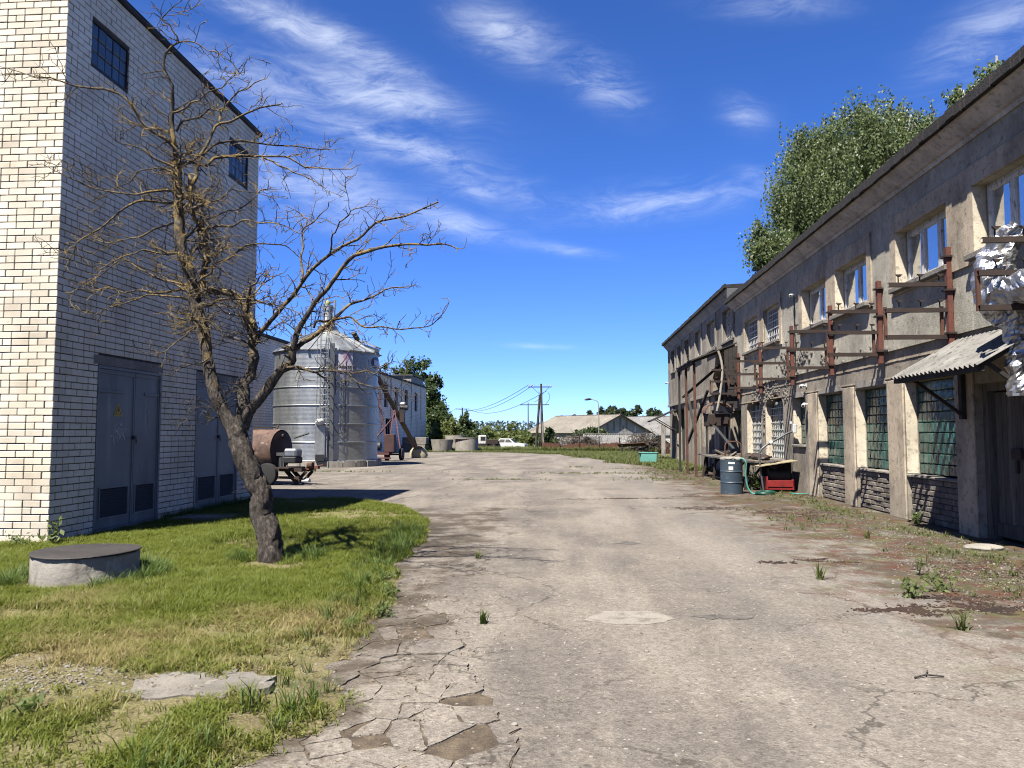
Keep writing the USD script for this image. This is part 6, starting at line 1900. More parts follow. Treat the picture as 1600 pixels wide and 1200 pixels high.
m_redp = rough_mat('faded_red_paint', [(.3, (.10, .03, .035)), (.7, (.17, .055, .06))], 3, over=[(6, None, .6, .7, (.30, .20, .19))], bump=None)
for a, c in (((wx + .1, wy + .6, .4), A0 + d * 6.6), ((wx + .7, wy + 1.1, .4), A0 + d * 3.6), ((wx + .0, wy + .6, .4), A0 + d * 3.6)):
    b = MB(); b.beam(a, c, .055, .055); obj('strut', b, m_redp, au)
b = MB(); b.beam((-11.9, 45.8, .9), A0 + d * 3.2, .08, .08); obj('boom', b, m_redp, au)
b = MB(); b.box((wx - 1.2, wy + .2, .35), (wx + .2, wy + .9, .5)); b.box((wx - 1.2, wy + .2, .12), (wx + .3, wy + .32, .2)); obj('frame', b, m_redp, au)
b = MB(); b.box((wx - .1, wy + .2, .5), (wx + .5, wy + .7, 1.55), .03); obj('hopper_box', b, rough_mat('dull_maroon', [(.3, (.06, .03, .03)), (.7, (.11, .05, .045))], 3, bump=None), au)
b = MB(); b.cyl((wx - 1.2, wy + .5, .85), (wx - .35, wy + .5, .85), .26, 16); obj('engine', b, m_black, au, smooth=40)

# ------------------------------------------------------------------ long grey brick building beyond the silo
FX, FY0, FY1, FZ = -17.0, 30.0, 91.5, 7.0


def far_brick():
    m = Mat('far_grey_brick', .62)
    p = m.pos(); x = m.n('separate_xyz', vector=p)
    uv = m.n('combine_xyz', x=x + '.y', y=x + '.z', z=0.0) + '.vector' if False else m.n('combine_xyz', x=m.math('add', x + '.y', x + '.x'), y=x + '.z', z=0.0) + '.vector'
    b = m.n('brick_texture', vector=uv, scale=1.0, brick_width=.42, row_height=.15, mortar_size=.014, color1=(.52, .435, .34), color2=(.44, .365, .285), mortar=(.22, .19, .165))
    s = m.noise(.7, stretch=(1, 1, .3), detail=6, rough=.65) + '.fac'
    c = m.mix(m.rng(s, .5, .7, 0, .45), b + '.color', (.32, .285, .25))
    return m.done(m.n('principled_bsdf', base_color=c, roughness=.95, specular_ior_level=.15, normal=m.bump(b + '.fac', -.3, .02)) + '.BSDF')


m_farbrick = far_brick()
fb = thing('grey_brick_building', 'long flat roofed grey brick building with a row of narrow dark window slots', 'building', (FX, 60, 0))
fw = [(y, y + 1.55, 4.05, 6.15) for y in (58.2, 61.9, 65.9, 70.2, 74.6, 79.4, 84.6)] + [(46.0, 48.2, 4.0, 5.9), (52.5, 54.0, 4.0, 5.9), (38, 39.6, 4, 5.9), (47.6, 49.6, 1.1, 2.7), (71.0, 73.2, 0, 3.0)]
obj('wall', MB().prism(wall_minus(FY0, FY1, -.6, FZ, fw), .4, mat4((0, 1, 0), (0, 0, 1), (1, 0, 0), (FX - .4, 0, 0))), m_farbrick, fb)
mb = MB(); mb.box((-29, FY0, -.6), (FX - .41, FY0 + .4, FZ)); mb.box((-29, FY1 - .4, -1.2), (FX - .41, FY1 - .002, FZ)); mb.box((-29.4, FY0, -.6), (-29.01, FY1, FZ)); obj('wall', mb, m_farbrick, fb)
obj('roof', MB().box((-29.6, FY0 - .1, FZ), (FX + .14, FY1 + .1, FZ + .16)), m_felt, fb)
ph = MB().box((-25, 84, FZ + .17), (FX - .3, 91, FZ + 1.0)); obj('roof_housing', ph, m_conc_pale, fb)
obj('housing_roof', MB().box((-25.2, 83.8, FZ + 1.0), (FX - .1, 91.2, FZ + 1.1)), m_felt_grey, fb)
obj('room', MB().box((FX - 1.2, FY0 + .5, -.3), (FX - 1.0, FY1 - .5, FZ - .02)), m_dark, fb)
for i, w in enumerate(fw):
    mb = MB().prism(sbox(w[0], w[2], w[1], w[3]).difference(sbox(w[0] + .08, w[2] + .08, w[1] - .08, w[3] - .08)), .08, wallX(FX - .26)); wd = obj('window', mb, m_darkwood, fb)
    if i in (2, 3, 4, 7, 8):
        obj('board' if i < 7 else 'pane', MB().box((FX - .24, w[0] + .08, w[2] + .08), (FX - .22, w[1] - .08, w[3] - .08)), m_oldwood if i < 7 else m_gblue, wd)
for y in (57.4, 60.6, 64.4, 68.6, 72.9, 77.6, 82.6, 88.0):
    obj('pier', MB().box((FX + .002, y, 3.2), (FX + .08, y + .45, FZ - .01)), m_farbrick, fb)

# ------------------------------------------------------------------ concrete rings and blocks beyond the yard
def ring_at(x, y, z, r0, r1, h, label):
    t = thing('concrete_ring', label, 'concrete ring', (x, y, z), group=None)
    obj('ring', MB().lathe([(r0 - .14, z), (r0, z), (r1, z + h), (r1 - .14, z + h), (r0 - .14, z)], (x, y, 0), 32), m_conc_pale, t, smooth=30)
gz = -.22
ring_at(-12.35, 75.2, gz, .92, 1.12, 1.22, 'pale tapered concrete ring, left of the pair beyond the yard')
ring_at(-9.95, 75.5, gz, 1.13, 1.13, 1.25, 'pale straight concrete ring, right of the pair beyond the yard')
ring_at(-11.4, 77.6, gz, 1.0, 1.0, 1.6, 'concrete ring standing behind the front pair')
t = thing('ring_cover', 'thin concrete cover lying on the right concrete ring', 'cover', (-9.95, 75.5, gz + 1.25)); obj('cover', MB().lathe([(0, gz + 1.26), (1.2, gz + 1.26), (1.2, gz + 1.38), (0, gz + 1.4)], (-10.1, 75.5, 0), 32), m_conc, t)
for k, (x, z, lb) in enumerate(((-15.2, gz, 'grey concrete block at the foot of the brick building, lower of two'), (-15.1, gz + .72, 'grey concrete block stacked on another by the brick building'))):
    t = thing('concrete_block', lb, 'concrete block', (x, 75.5, z)); obj('block', MB().box((x - 1.2, 75, z), (x + 1.2, 76.4, z + .7), .04), m_conc, t)

# ------------------------------------------------------------------ vehicles
def old_car(loc, rz):
    t = thing('old_car', 'small white old saloon car parked in the weeds before the bushes', 'car', loc, rz, world=False)
    m_cw = rough_mat('white_car_paint', [(.3, (.62, .62, .60)), (.7, (.72, .72, .70))], 1, rough=.3, bump=None, spec=.5)
    def shell(prof, w0, w1):
        pts = np.array(prof); n = len(pts)
        zn = (pts[:, 1] - pts[:, 1].min()) / np.ptp(pts[:, 1])
        w = w0 + (w1 - w0) * zn
        v = np.vstack([np.column_stack([pts[:, 0], -w, pts[:, 1]]), np.column_stack([pts[:, 0], w, pts[:, 1]])])
        j = np.arange(n); k = (j + 1) % n
        mb = MB().add(v, np.stack([j, k, n + k, n + j], 1))
        tri = trimesh.creation.triangulate_polygon(Polygon(prof), engine='earcut')
        from scipy.spatial import cKDTree
        ix = cKDTree(pts).query(tri[0])[1]
        mb.add(v[:n], ix[tri[1]]); mb.add(v[n:], ix[tri[1]][:, ::-1])
        return mb
    obj('body', shell([(-2.05, .35), (2.02, .35), (2.1, .55), (2.05, .78), (1.0, .92), (-1.2, .95), (-2.0, .9), (-2.1, .6)], .78, .70), m_cw, t)
    obj('cabin', shell([(-1.15, .94), (.95, .92), (.35, 1.38), (-.75, 1.40)], .68, .54), m_cw, t)
    for s in (-1, 1):
        for a, b in ((-.98, -.2), (-.12, .70)):
            obj('side_window', MB().add([(a, s * .682, .97), (b, s * .682, .97), (min(b, .30), s * .585, 1.30), (max(a, -.72), s * .585, 1.30)], [[0, 1, 2, 3]]), m_black, t)
        for xx in (-1.3, 1.3):
            w = MB(); w.tube([(xx, s * .6, .3), (xx, s * .76, .3)], [.3, .29], 20); wh = obj('wheel', w, m_rubber, t); h = MB(); h.cyl((xx, s * .761, .3), (xx, s * .772, .3), .15, 14); obj('hubcap', h, m_steel, wh)
        obj('headlight', MB().cyl((2.06, s * .5, .66), (2.11, s * .5, .66), .09, 12), m_steel, t)
    obj('windscreen', MB().add([(.95, -.62, .95), (.95, .62, .95), (.42, .52, 1.33), (.42, -.52, 1.33)], [[0, 1, 2, 3]]), m_black, t)
    obj('bumper', MB().box((2.08, -.7, .42), (2.16, .7, .5)), m_steel, t)


old_car((-6.55, 84.5, -.36), -12)
tk = thing('old_truck', 'dark derelict truck with a pale cab half hidden in weeds left of the white car', 'truck', (-9.6, 84, -.36), 8, world=False)
obj('chassis', MB().box((-2.2, -.8, .5), (2.0, .8, .75), .05), m_rust_dark, tk)
b = MB(); b.box((-2.2, -.85, .76), (-.2, .85, 1.15), .08); obj('bonnet', b, m_black, tk)
b = MB(); b.box((.7, -.9, .76), (2.0, .9, 1.3), .06); obj('bed', b, m_rust_dark, tk)
b = MB(); b.box((-.18, -.85, .76), (.68, .85, 1.75), .1); obj('cab', b, m_flake, tk)
b = MB(); b.box((.05, -.858, 1.15), (.55, -.851, 1.6)); obj('cab_window', b, m_black, tk)
for xx in (-1.5, 1.4):
    for s in (-1, 1):
        w = MB(); w.tube([(xx, s * .65, .42), (xx, s * .9, .42)], [.42, .40], 18); obj('wheel', w, m_rubber, tk)

# ------------------------------------------------------------------ poles and wires
up = thing('utility_pole', 'dark A-shaped wooden utility pole with a crossarm and braces', 'utility pole', (-2.9, 80, -.35))
b = MB(); b.tube([(-2.58, 80, -.6), (-2.75, 80, 6.75)], [.15, .10], 10); obj('pole', b, m_trunk, up, smooth=40)
b = MB(); b.tube([(-3.35, 80.3, -.6), (-2.88, 80, 5.6)], [.15, .11], 10); obj('leg', b, m_trunk, up, smooth=40)
b = MB(); b.tube([(-2.45, 79.9, -.5), (-2.62, 79.9, 2.8)], [.10, .09], 8); obj('stub', b, m_conc, up)
b = MB(); b.beam((-4.1, 80, 6.42), (-1.65, 80, 6.42), .10, .10); obj('crossarm', b, m_trunk, up)
for s in (-1, 1):
    b = MB(); b.beam((-2.78 + s * .85, 79.93, 6.36), (-2.76, 79.93, 5.5), .04, .04); obj('brace', b, m_trunk, up)
for xx in (-4.0, -3.5, -2.2, -1.75):
    b = MB(); b.cyl((xx, 80, 6.47), (xx, 80, 6.68), .05, 8); obj('insulator', b, m_white, up)
b = MB(); g = np.linspace(.6, 3.4, 12); b.tube(np.column_stack([-3.3 + .5 * np.sin(g), np.full(12, 79.9), 5.9 - .25 * g + .2 * np.cos(g)]), .02, 4); b.tube(np.column_stack([-2.2 + .35 * np.sin(g), np.full(12, 79.9), 6.1 - .45 * g]), .02, 4); obj('jumper_cable', b, m_black, up)
up2 = thing('utility_pole', 'distant utility pole with a leaning strut above the left bushes', 'utility pole', (-23.4, 170, -1.2))
b = MB(); b.tube([(-23.4, 170, -1.6), (-23.4, 170, 7.3)], [.2, .14], 8); obj('pole', b, m_trunk, up2)
b = MB(); b.tube([(-26.5, 170, -1.6), (-23.6, 170, 5.6)], [.2, .14], 8); obj('leg', b, m_conc, up2)
b = MB(); b.beam((-24.9, 170, 7.0), (-22.0, 170, 7.0), .12, .12); obj('crossarm', b, m_trunk, up2)
for i, (a, c, lb) in enumerate((((-4.0, 80, 6.68), (-24.8, 170, 7.1), 'upper sagging wire between the two utility poles'), ((-3.5, 80, 6.68), (-23.4, 170, 7.1), 'middle sagging wire between the two utility poles'), ((-2.2, 80, 6.0), (-22.1, 170, 7.1), 'lowest sagging wire between the two utility poles'), ((-24.8, 170, 7.1), (-52, 250, 7.0), 'wire running left from the distant utility pole'))):
    a, c = np.array(a, float), np.array(c, float); u = np.linspace(0, 1, 24)[:, None]
    w = a + (c - a) * u - np.array([0, 0, 1.0]) * (2.1 + .25 * i) * 4 * u * (1 - u) * .62
    t = thing('overhead_wire', lb, 'wire', a); obj('wire', MB().tube(w, .030, 4), m_black, t)
py = thing('pylon', 'faint distant twin-legged power pylon above the trees', 'pylon', (-18, 420, -1.2))
for xx in (-21.5, -14.5):
    b = MB(); b.tube([(xx, 420, -2), (xx, 420, 18.4)], [.4, .25], 6); obj('leg', b, m_steel, py)
b = MB(); b.beam((-26, 420, 17.2), (-10, 420, 17.2), .5, .5); obj('crossarm', b, m_steel, py)

lp_ = thing('street_lamp', 'pale street lamp with a curved arm and a dark head', 'street lamp', (3.55, 88, -.4))
arm = smooth_line([(3.55, 88, -.6), (3.53, 88, 3.5), (3.50, 88, 5.0), (3.42, 88, 5.22), (3.1, 88, 5.38), (2.6, 88, 5.48)], .2)[0]
obj('pole', MB().tube(arm, np.linspace(.075, .045, len(arm)), 8), m_conc_pale, lp_, smooth=True)
b = MB(); b.tube([(2.75, 88, 5.47), (2.5, 88, 5.5), (2.2, 88, 5.46), (1.95, 88, 5.40)], [.05, .12, .13, .06], 10); obj('lamp_head', b, m_black, lp_, smooth=True)

# ------------------------------------------------------------------ fence, sheds, barns
fe = thing('rusty_fence', 'low rusty sheet metal fence in front of the sheds', 'fence', (2, 76, -.3))
xx = -2.6; q = np.random.default_rng(31)
while xx < 8.5:
    w = q.uniform(.75, 1.05); yy = 74.8 + (xx + 2.6) * -.35
    zg = float(ground_z(0, yy))
    v, f = corrugated((xx, yy, zg - .05 + q.uniform(-.04, .04)), (.944, -.33, 0), (0, 0, 1), 26, 1.0 + q.uniform(-.05, .05), w, .02, .18)
    obj('sheet', MB().add(v, f), m_rust, fe); xx += w * .944 + .01
for xx in np.arange(-2.6, 8.6, 1.85):
    yy = 74.7 + (xx + 2.6) * -.35; obj('post', MB().cyl((xx, yy, -.5), (xx, yy, 1.15 + R(0, .25)), .05, 8), m_rust_dark, fe)


def gable_house(name, label, loc, rz, L, Wd, h, rise, wallm, roofm, over=.4, pitch=.35, group=None, extra=None):
    """local: ridge along x, length L, width Wd"""
    t = thing(name, label, 'barn' if L > 8 else 'shed', loc, rz, group, world=False)
    wl = MB()
    pent = [(-Wd / 2, -1.0), (Wd / 2, -1.0), (Wd / 2, h), (0, h + rise), (-Wd / 2, h)]
    Mx = mat4((0, 1, 0), (0, 0, 1), (1, 0, 0), (-L / 2, 0, 0)); wl.prism(pent, .25, Mx)
    Mx2 = mat4((0, 1, 0), (0, 0, 1), (1, 0, 0), (L / 2 - .25, 0, 0)); wl.prism(pent, .25, Mx2)
    wl.box((-L / 2 + .26, -Wd / 2, -1), (L / 2 - .26, -Wd / 2 + .2, h - .02)); wl.box((-L / 2 + .26, Wd / 2 - .2, -1), (L / 2 - .26, Wd / 2, h - .02))
    obj('wall', wl, wallm, t)
    sl = math.hypot(Wd / 2, rise); k = (sl + over) / sl
    for s in (-1, 1):
        e = np.array([0, s * Wd / 2, -rise]); e = e / np.linalg.norm(e)
        v, f = corrugated((-L / 2 - over, 0, h + rise + .06), (1, 0, 0), e, int((L + 2 * over) / pitch * 6), L + 2 * over, sl * k, .035, pitch, .02)
        obj('roof_sheet', MB().add(v, f), roofm, t, smooth=50)
    obj('ridge', MB().beam((-L / 2 - over, 0, h + rise + .1), (L / 2 + over, 0, h + rise + .1), .3, .06), roofm, t)
    for s in (-1, 1):
        b = MB()
        for s2 in (-1, 1):
            b.beam((s * (L / 2 + over + .02), 0, h + rise + .0), (s * (L / 2 + over + .02), s2 * (Wd / 2 + .35), h - .14 - .0), .03, .18)
        obj('barge_board', b, m_darkwood if s > 0 else m_white, t)
    return t


# long side faces the camera's left, gable its right: turned 40 degrees
bn1 = gable_house('barn', 'white walled barn with a tan corrugated roof and a boarded gable', (3.0, 121, -1.0), -51, 15.0, 12.2, 2.75, 2.6, m_limewash, m_asb_tan)
b = MB(); b.box((-2.2, -6.13, .7), (.2, -6.105, 2.3)); obj('dark_opening', b, m_dark, bn1)
b = MB(); b.box((-1.0, -6.17, .7), (.2, -6.14, 2.3)); obj('sliding_door', b, m_oldwood, bn1)
b = MB(); b.box((7.505, -.4, 1.2), (7.53, 1.6, 2.1)); obj('window', b, m_dark, bn1)
for k in range(10):
    y = -2.6 + k * .42; hh = 2.75 + 2.6 * (1 - abs(y) / 6.1) - .3
    if hh > 3.0: obj('gable_board', MB().box((7.51, y, 2.95), (6.545, y + .40, hh)), m_limewash if k % 3 else m_ply, bn1)
bn2 = gable_house('barn', 'grey roofed barn farther right behind the concrete post', (18.5, 139, -1.2), -30, 17, 11, 2.6, 3.2, m_limewash, m_asb_grey)
m_shedwall = rough_mat('shed_boards', [(.3, (.13, .115, .095)), (.7, (.26, .235, .20))], 2, stretch=(6, 6, .4), bump=None)
sh1 = gable_house('shed', 'low grey roofed shed overgrown by dry vines behind the rusty fence', (1.0, 80.5, -.75), -62, 3.6, 3.4, .95, .95, m_shedwall, m_asb_grey, .35, .25)
sh2 = gable_house('shed', 'long low shed with a dark grey roof under the street lamp', (5.6, 84.5, -.75), -6, 7.0, 3.6, 1.25, .95, m_shedwall, m_asb_grey, .35, .25)
sh3 = gable_house('shed', 'small dark shed at the right under brambles next to the concrete post', (7.2, 72.5, -.6), -58, 3.2, 3.2, 1.0, .9, m_shedwall, m_asb_grey, .3, .25)
bd = thing('barrow_board', 'rusty sheet lying slanted on posts in front of the fence', 'sheet', (5.6, 62, 0)); obj('sheet', MB().beam((4.0, 62, .62), (6.1, 61, .75), .6, .03, up=(.0, .5, 1)), m_rust, bd)
for a in (4.3, 5.8): obj('post', MB().cyl((a, 61.6, -.2), (a, 61.6, .7), .05, 6), m_darkwood, bd)


def vine_heap(name, label, c, r, n, mat):
    mb = MB(); q = np.random.default_rng(int(abs(c[0] * 100)) + n)
    for _ in range(n):
        p = np.asarray(c) + q.normal(size=3) * np.asarray(r) * .6
        w = [p]
        d = q.normal(size=3); d /= np.linalg.norm(d)
        for _ in range(5):
            d = d + q.normal(size=3) * .6 + [0, 0, -.12]; d /= np.linalg.norm(d); w.append(w[-1] + d * .22)
        mb.tube(np.array(w), .018, 3, cap=False)
    t = thing(name, label, 'shrub', (c[0], c[1], c[2] - r[2])); obj('stems', mb, mat, t)


vine_heap('dry_vine', 'tangle of dry brown vine stems over the shed front', (1.2, 78.6, .55), (2.0, .7, .6), 520, m_vine)
vine_heap('dry_vine', 'brown bramble heap on the right hand shed', (6.9, 70.6, .7), (1.3, .6, .6), 380, m_vine)

# ------------------------------------------------------------------ trees and bushes
def tree_thing(name, label, base, h, ells, n, size, mat, trunk_r=.2, trunkm=m_trunk, droop=None, group=None, cat='tree', lean=(0, 0), limbs=5):
    t = thing(name, label, cat, base, group=group)
    b = MB(); base = np.asarray(base, float)
    top = base + [lean[0], lean[1], h * .93]
    w = np.linspace(0, 1, 9)[:, None]
    ln = base + (top - base) * w + np.column_stack([np.sin(w * 5)[:, 0] * .02 * h * w[:, 0], np.cos(w * 4)[:, 0] * .015 * h * w[:, 0], 0 * w[:, 0]])
    b.tube(ln, np.linspace(trunk_r, trunk_r * .15, 9), 8)
    for k in range(limbs):
        c = np.asarray(ells[k % len(ells)][0]); i = int(R(3, 7)); p0 = ln[i]
        b.tube(np.array([p0, (p0 * .5 + c * .5) + [0, 0, .03 * h], c]), np.linspace(trunk_r * .45, trunk_r * .12, 3), 6)
    obj('trunk', b, trunkm, t, smooth=40)
    pts = in_ellipsoids(n, ells)
    obj('crown', leaves(pts, size, droop=droop), mat, t, kind='stuff')
    return t


def strands(n, ells, length, size):
    """weeping birch: leaves strung down thin hanging shoots"""
    q = rng; P = in_ellipsoids(int(n * 1.35), ells, .25, 22, .2); n = len(P)
    k = 11
    out = []
    L = q.uniform(.4, 1, n) * length
    dx = q.normal(size=(n, 2)) * .12
    for j in range(k):
        u = j / (k - 1)
        o = np.column_stack([dx * u * L[:, None] * 1.2, -u * L + .25 * L * (1 - (1 - u) ** 2)]) + q.normal(size=(n, 3)) * .06
        out.append(P + o)
    return leaves(np.vstack(out), size, droop=.7, aspect=.62)


def birch(label, base, h, ells, n, length):
    t = thing('birch_tree', label, 'tree', base, group=None)
    base = np.asarray(base, float)
    b = MB(); w = np.linspace(0, 1, 12)
    ln = base + np.column_stack([np.sin(w * 4) * .25, np.cos(w * 3) * .2, w * h * (.7 if h > 14 else .6)]); b.tube(ln, np.linspace(.24, .03, 12), 9)
    for c, r in ells:
        c = np.asarray(c); i = int(np.clip((c[2] - base[2]) / h * 9 - 1.5, 2, 9)); p0 = ln[i]
        b.tube(np.array([p0, p0 * .45 + c * .55 + [0, 0, .6], c + [0, 0, -.2]]), [.10, .06, .025], 6)
        for _ in range(4):
            e = c + np.clip(rng.normal(size=3), -1.2, .3) * np.asarray(r) * .45; b.tube(np.array([c * .6 + p0 * .4, (c + e) / 2 + [0, 0, .3], e]), [.045, .028, .012], 5)
    obj('trunk', b, m_birchbark, t, smooth=40)
    obj('crown', strands(n, ells, length, .17), m_birch, t, kind='stuff')


YB = 47.0
def bp(x, y, Y):   # where a line of sight meets the plane at distance Y: used to lay out crowns
    d = _F + _R * (x - 800) / 1200 + _U * (600 - y) / 1200
    return np.array([0, 0, 1.6]) + d * (Y / d[1])


def ell(x, y, Y, rx, rz, ry=None):
    s = Y / 1200
    return (bp(x, y, Y), (rx * s, (ry or rx) * s * .9, rz * s))


c = bp(1372, 400, 47); birch('tall weeping birch behind the workshop roof, its highest crown', (c[0], 47, 0), 21.6, [ell(1365, 210, 47, 72, 62), ell(1330, 285, 47, 85, 72), ell(1405, 260, 47, 70, 85), ell(1372, 350, 47, 105, 62), ell(1345, 195, 47, 32, 40), ell(1422, 190, 47, 34, 40)], 4000, 1.8)
c = bp(1265, 430, 49.5); birch('broad weeping birch behind the workshop roof, left of the tallest crown', (c[0], 49.5, 0), 17.8, [ell(1262, 240, 49.5, 42, 52), ell(1242, 300, 49.5, 42, 62), ell(1285, 330, 49.5, 66, 72), ell(1250, 370, 49.5, 52, 48), ell(1290, 225, 49.5, 40, 40)], 2900, 1.8)
c = bp(1195, 450, 46); birch('smallest weeping birch, leaning out at the left over the taller roof', (c[0], 46, 0), 11.8, [ell(1192, 385, 46, 30, 32), ell(1218, 400, 46, 36, 34)], 900, 1.3)
c = bp(1450, 400, 52); birch('birch half hidden by the roof edge right of the tallest crown', (c[0], 52, 0), 22, [ell(1462, 205, 52, 22, 26), ell(1450, 245, 52, 36, 50), ell(1440, 300, 52, 50, 60)], 1300, 1.6)
c = bp(1520, 300, 33); birch('birch tip showing over the roof edge near the upper right corner', (c[0], 33, 0), 16.6, [ell(1508, 150, 33, 24, 22), ell(1535, 140, 33, 30, 34), ell(1560, 160, 33, 60, 60), ell(1557, 98, 33, 10, 9)], 700, 1.0)

# conifers and birches beyond the grey brick building
for i, (x, top, Y, wd, lb) in enumerate(((600, 578, 112, 16, 'dark green tree beyond the grey brick building, leftmost against the silo'), (622, 570, 115, 17, 'dark green tree beyond the grey brick building, second from the silo'), (642, 572, 112, 15, 'dark green tree right behind the brick building roof housing'),
                                         (660, 571, 108, 15, 'dark tall tree at the right end of the brick building'), (674, 596, 104, 15, 'dark tree with a rounded side beyond the brick building corner'), (686, 640, 102, 14, 'low dark tree in front of the green bushes'))):
    p = bp(x, 677, Y); h = (677 - top) / 1200 * Y + 2.8; z0_ = -1.0
    ells = []
    for k in range(6):
        u = .12 + .82 * k / 5
        rr = wd / 1200 * Y * 1.9 * math.sqrt(max(.08, 1 - u ** 2.6))
        ells.append(((p[0] + R(-.5, .5), Y + R(-.6, .6), z0_ + h * u), (rr, rr, h * .15)))
    tree_thing('broadleaf_tree', lb, (p[0], Y, z0_), h, ells, 9500, .42, m_bush_dark, .22, cat='tree', group='dark trees beyond the brick building' if False else None)
for i, (x, top, Y, rx, lb, mt) in enumerate(((712, 652, 92, 26, 'yellowish green bush above the left concrete ring', m_bush), (690, 660, 93, 20, 'bush beside the dark trees at the left', m_bush), (733, 645, 90, 17, 'taller leafy sapling between the bushes', m_bush_dark), (765, 664, 96, 28, 'round bush left of the white car', m_bush),
                                             (795, 664, 99, 30, 'round bush behind the white car', m_bush), (822, 676, 97, 22, 'low bush beside the utility pole', m_bush), (748, 678, 86, 16, 'small dark bush behind the truck', m_bush_dark), (856, 672, 82, 12, 'young tree next to the utility pole stub', m_bush_dark),
                                             (922, 664, 93, 20, 'dense green bush around the street lamp foot', m_bush_dark), (895, 676, 90, 16, 'bush between the barn wall and the vine covered shed', m_bush_dark), (945, 672, 95, 16, 'bush before the barn gable', m_bush_dark))):
    p = bp(x, 677, Y); zt_ = 1.6 + (677 - top) / 1200 * Y; z0_ = float(ground_z(0, Y)); h = zt_ - z0_; r = rx / 1200 * Y
    ells = [((p[0] + R(-.35, .35) * r, Y + R(-.3, .3) * r, z0_ + h * u), (r * s, r * s, h * .24)) for u, s in ((.22, .95), (.42, .95), (.6, .85), (.78, .6), (.5, .8))]
    tree_thing('bush' if h < 4 else 'young_tree', lb, (p[0], Y, z0_), h, ells, 4600, .30, mt, .07, cat='bush' if h < 4 else 'tree')
for i, (x, top, Y, rx, lb) in enumerate(((896, 650, 205, 5, 'small pine tip over the barn roof, far left'), (922, 645, 200, 6, 'narrow pine top left of the street lamp over the barn'), (940, 641, 200, 8, 'pine right of the street lamp, first of the cluster'), (952, 637, 205, 9, 'tallest pine of the cluster over the barn ridge'), (962, 638, 200, 8, 'pine over the barn gable apex'),
                                         (976, 640, 205, 9, 'rounded pine right of the gable apex'), (993, 638, 205, 11, 'broad pine over the grey barn roof'), (1018, 640, 210, 7, 'pine above the corner canopy, left of two'), (1030, 641, 205, 9, 'pine above the corner canopy, right of two'), (880, 653, 210, 5, 'faint low pine tip over the left barn roof'))):
    p = bp(x, 677, Y); zt_ = 1.6 + (677 - top) / 1200 * Y; h = zt_ + 1.3; r = rx / 1200 * Y * 1.35
    ells = [((p[0] + R(-.3, .3) * r, Y, -1.3 + h * u), (r * s, r * s, h * .10)) for u, s in ((.45, 1), (.6, 1), (.72, .9), (.84, .7), (.95, .4))]
    tree_thing('pine_tree', lb, (p[0], Y, -1.3), h, ells, 3000, .7, m_conifer, .2)

# far wood on the horizon
n = 26000
th = R(-1.0, 1.0, n); Y = 520 + R(0, 60, n); X = np.tan(th) * Y
hh = 6.5 + 3.2 * meshkit.fbm(np.column_stack([X * .03, 0 * X, 0 * X]), 4, 5) * 2
P = np.column_stack([X, Y, -1.3 + hh * R(0, 1, n) ** .55])
obj('far_wood', leaves(P, 1.9), m_conifer, kind='stuff', label='dark far-off wood along the horizon', cat='wood')
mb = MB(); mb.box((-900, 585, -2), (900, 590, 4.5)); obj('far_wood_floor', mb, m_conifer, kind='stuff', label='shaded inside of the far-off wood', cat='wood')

# tall weeds in front of the cars and along the fence
wpts = np.column_stack([R(-13, -1, 1500), R(76, 84, 1500)]); wpts = np.column_stack([wpts, ground_z(wpts[:, 0], wpts[:, 1])])
fpts = np.column_stack([R(-2.6, 8, 700), R(-.6, .1, 700)]); fpts[:, 1] += 74.5 - .35 * (fpts[:, 0] + 2.6); fpts = np.column_stack([fpts, ground_z(fpts[:, 0], fpts[:, 1])])
scatter('tall_weeds', [blades(14, .2, .42, .02, .6) for _ in range(3)], np.vstack([wpts, fpts]), m_verge, R(.6, 1.5, len(wpts) + len(fpts)), label='tall weeds before the parked car and along the rusty fence', cat='weeds')


# ------------------------------------------------------------------ single weeds
def leafy_weed(h, n, size, spread):
    mb = MB(); L = []
    for k in range(n):
        a = R(0, 6.28); top = np.array([math.cos(a) * spread * R(.2, 1), math.sin(a) * spread * R(.2, 1), h * R(.5, 1)])
        u = np.linspace(0, 1, 5)[:, None]; st = top * u * np.array([1, 1, 1]) + np.array([0, 0, .0])
        mb.tube(st, .0035, 4, cap=False)
        for j in range(9):
            L.append(top * R(.2, 1.05) + rng.normal(size=3) * size * .45)
    v, f = leaves(np.array(L), size, up=.8, aspect=.5).arrays(); mb.add(v, f); return mb


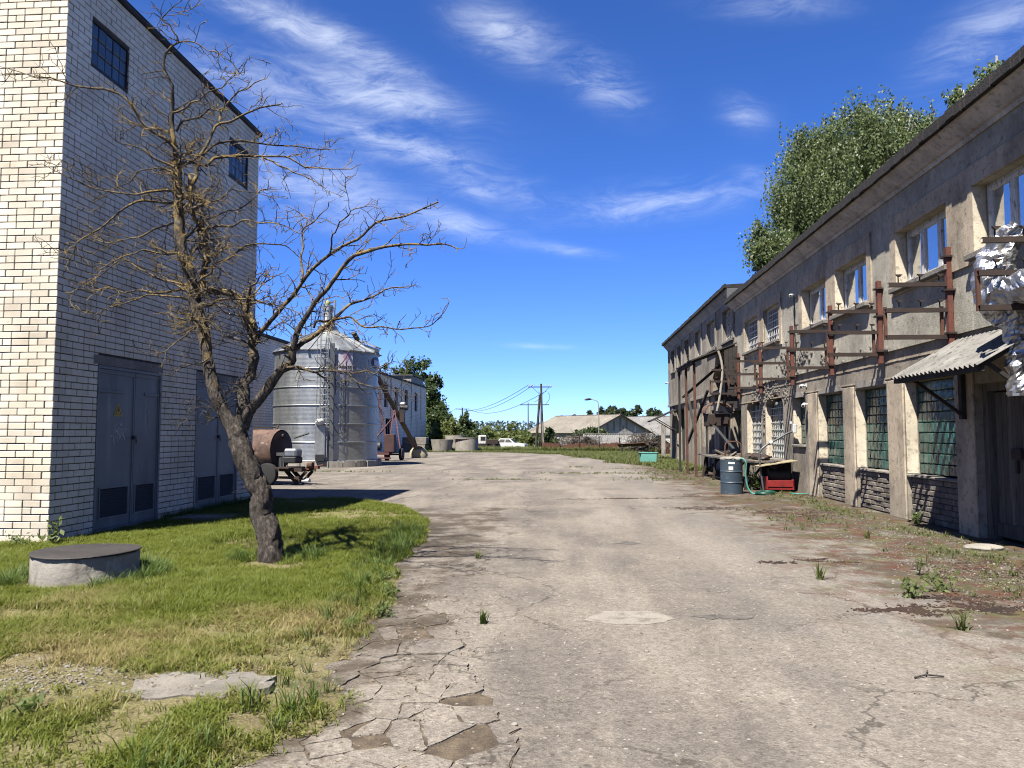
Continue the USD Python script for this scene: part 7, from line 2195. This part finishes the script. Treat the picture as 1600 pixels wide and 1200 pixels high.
for i, (x, y, h, n, s, sp, lb) in enumerate((
        (-7.0, 10.08, .40, 5, .10, .10, 'leafy nettle-like weed at the brick corner beside the first blue door'), (-7.42, 9.98, .16, 9, .06, .28, 'low leafy weeds at the foot of the sunlit brick corner'), (-7.95, 10.0, .24, 4, .06, .10, 'small weed against the brick wall at the left edge'),
        (-1.62, 6.7, .13, 8, .05, .16, 'leafy weed on the lawn edge by the cracked pavement'), (-2.0, 8.15, .12, 8, .045, .2, 'clover-like weed at the lawn edge right of the tree'), (-1.75, 7.45, .14, 9, .055, .2, 'broad leaved weed spilling from the lawn on the moss'),
        (3.35, 7.85, .20, 7, .07, .13, 'leafy weed in the moss before the plank gate, left one'), (3.75, 8.15, .22, 9, .06, .2, 'bushy weed in the moss before the plank gate, right one'), (3.95, 9.1, .22, 4, .05, .06, 'white flowered stalk by the gate threshold'), (-2.9, 4.0, .12, 8, .05, .15, 'dark weed in the front lawn below the broken slab'),
        (5.35, 22.3, .62, 16, .10, .34, 'green weed bush growing under the bench behind the standpipe'), (5.0, 24.2, .35, 10, .09, .3, 'weeds between the bench legs'), (6.15, 14.2, .18, 6, .08, .1, 'weed at the foot of the brick dado by the pilaster'))):
    t = thing('weed', lb, 'weed', (x, y, 0), world=False); z = max(0.0, float(lawn_height(np.array([x]), np.array([y]))[0]))
    v, f = leafy_weed(h, n, s, sp).arrays(); obj('leaves', MB().add(v + [0, 0, z], f), m_weed, t)
for i, (x, y, s, lb) in enumerate(((-.72, 6.55, .13, 'single dandelion-like tuft in the mossy pavement left of centre'), (3.2, 6.62, .20, 'grass tuft with wide blades on the rusty moss at the right'), (3.95, 6.35, .22, 'grass tuft cut by the right edge of the view'), (2.75, 8.75, .2, 'dark grass tuft on the grey slab near the gate'), (4.55, 12.2, .16, 'grass tuft in the yard before the brick dado'), (-1.15, 9.9, .12, 'grass tuft in the shade of the tree branches'))):
    t = thing('grass_tuft', lb, 'grass tuft', (x, y, 0), world=False); obj('blades', blades(26, .03, s, .006, .9), m_verge if i else m_grass_dark, t)
st = thing('fallen_stick', 'small forked dry stick on the pavement at the right', 'stick', (2.35, 5.35, 0), world=True)
obj('stick', MB().tube([(2.25, 5.3, .01), (2.34, 5.34, .018), (2.45, 5.33, .012)], .006, 5).tube([(2.34, 5.34, .018), (2.40, 5.45, .014)], .004, 5), m_trunk, st)
t = thing('threshold_stone', 'pale flat stone at the gate threshold', 'stone', (5.4, 10.4, 0)); obj('stone', MB().blob((5.75, 11.2, .02), .22, .25, 1.3, 2, 4, (1.2, .8, .25)), m_conc_pale, t, smooth=40)
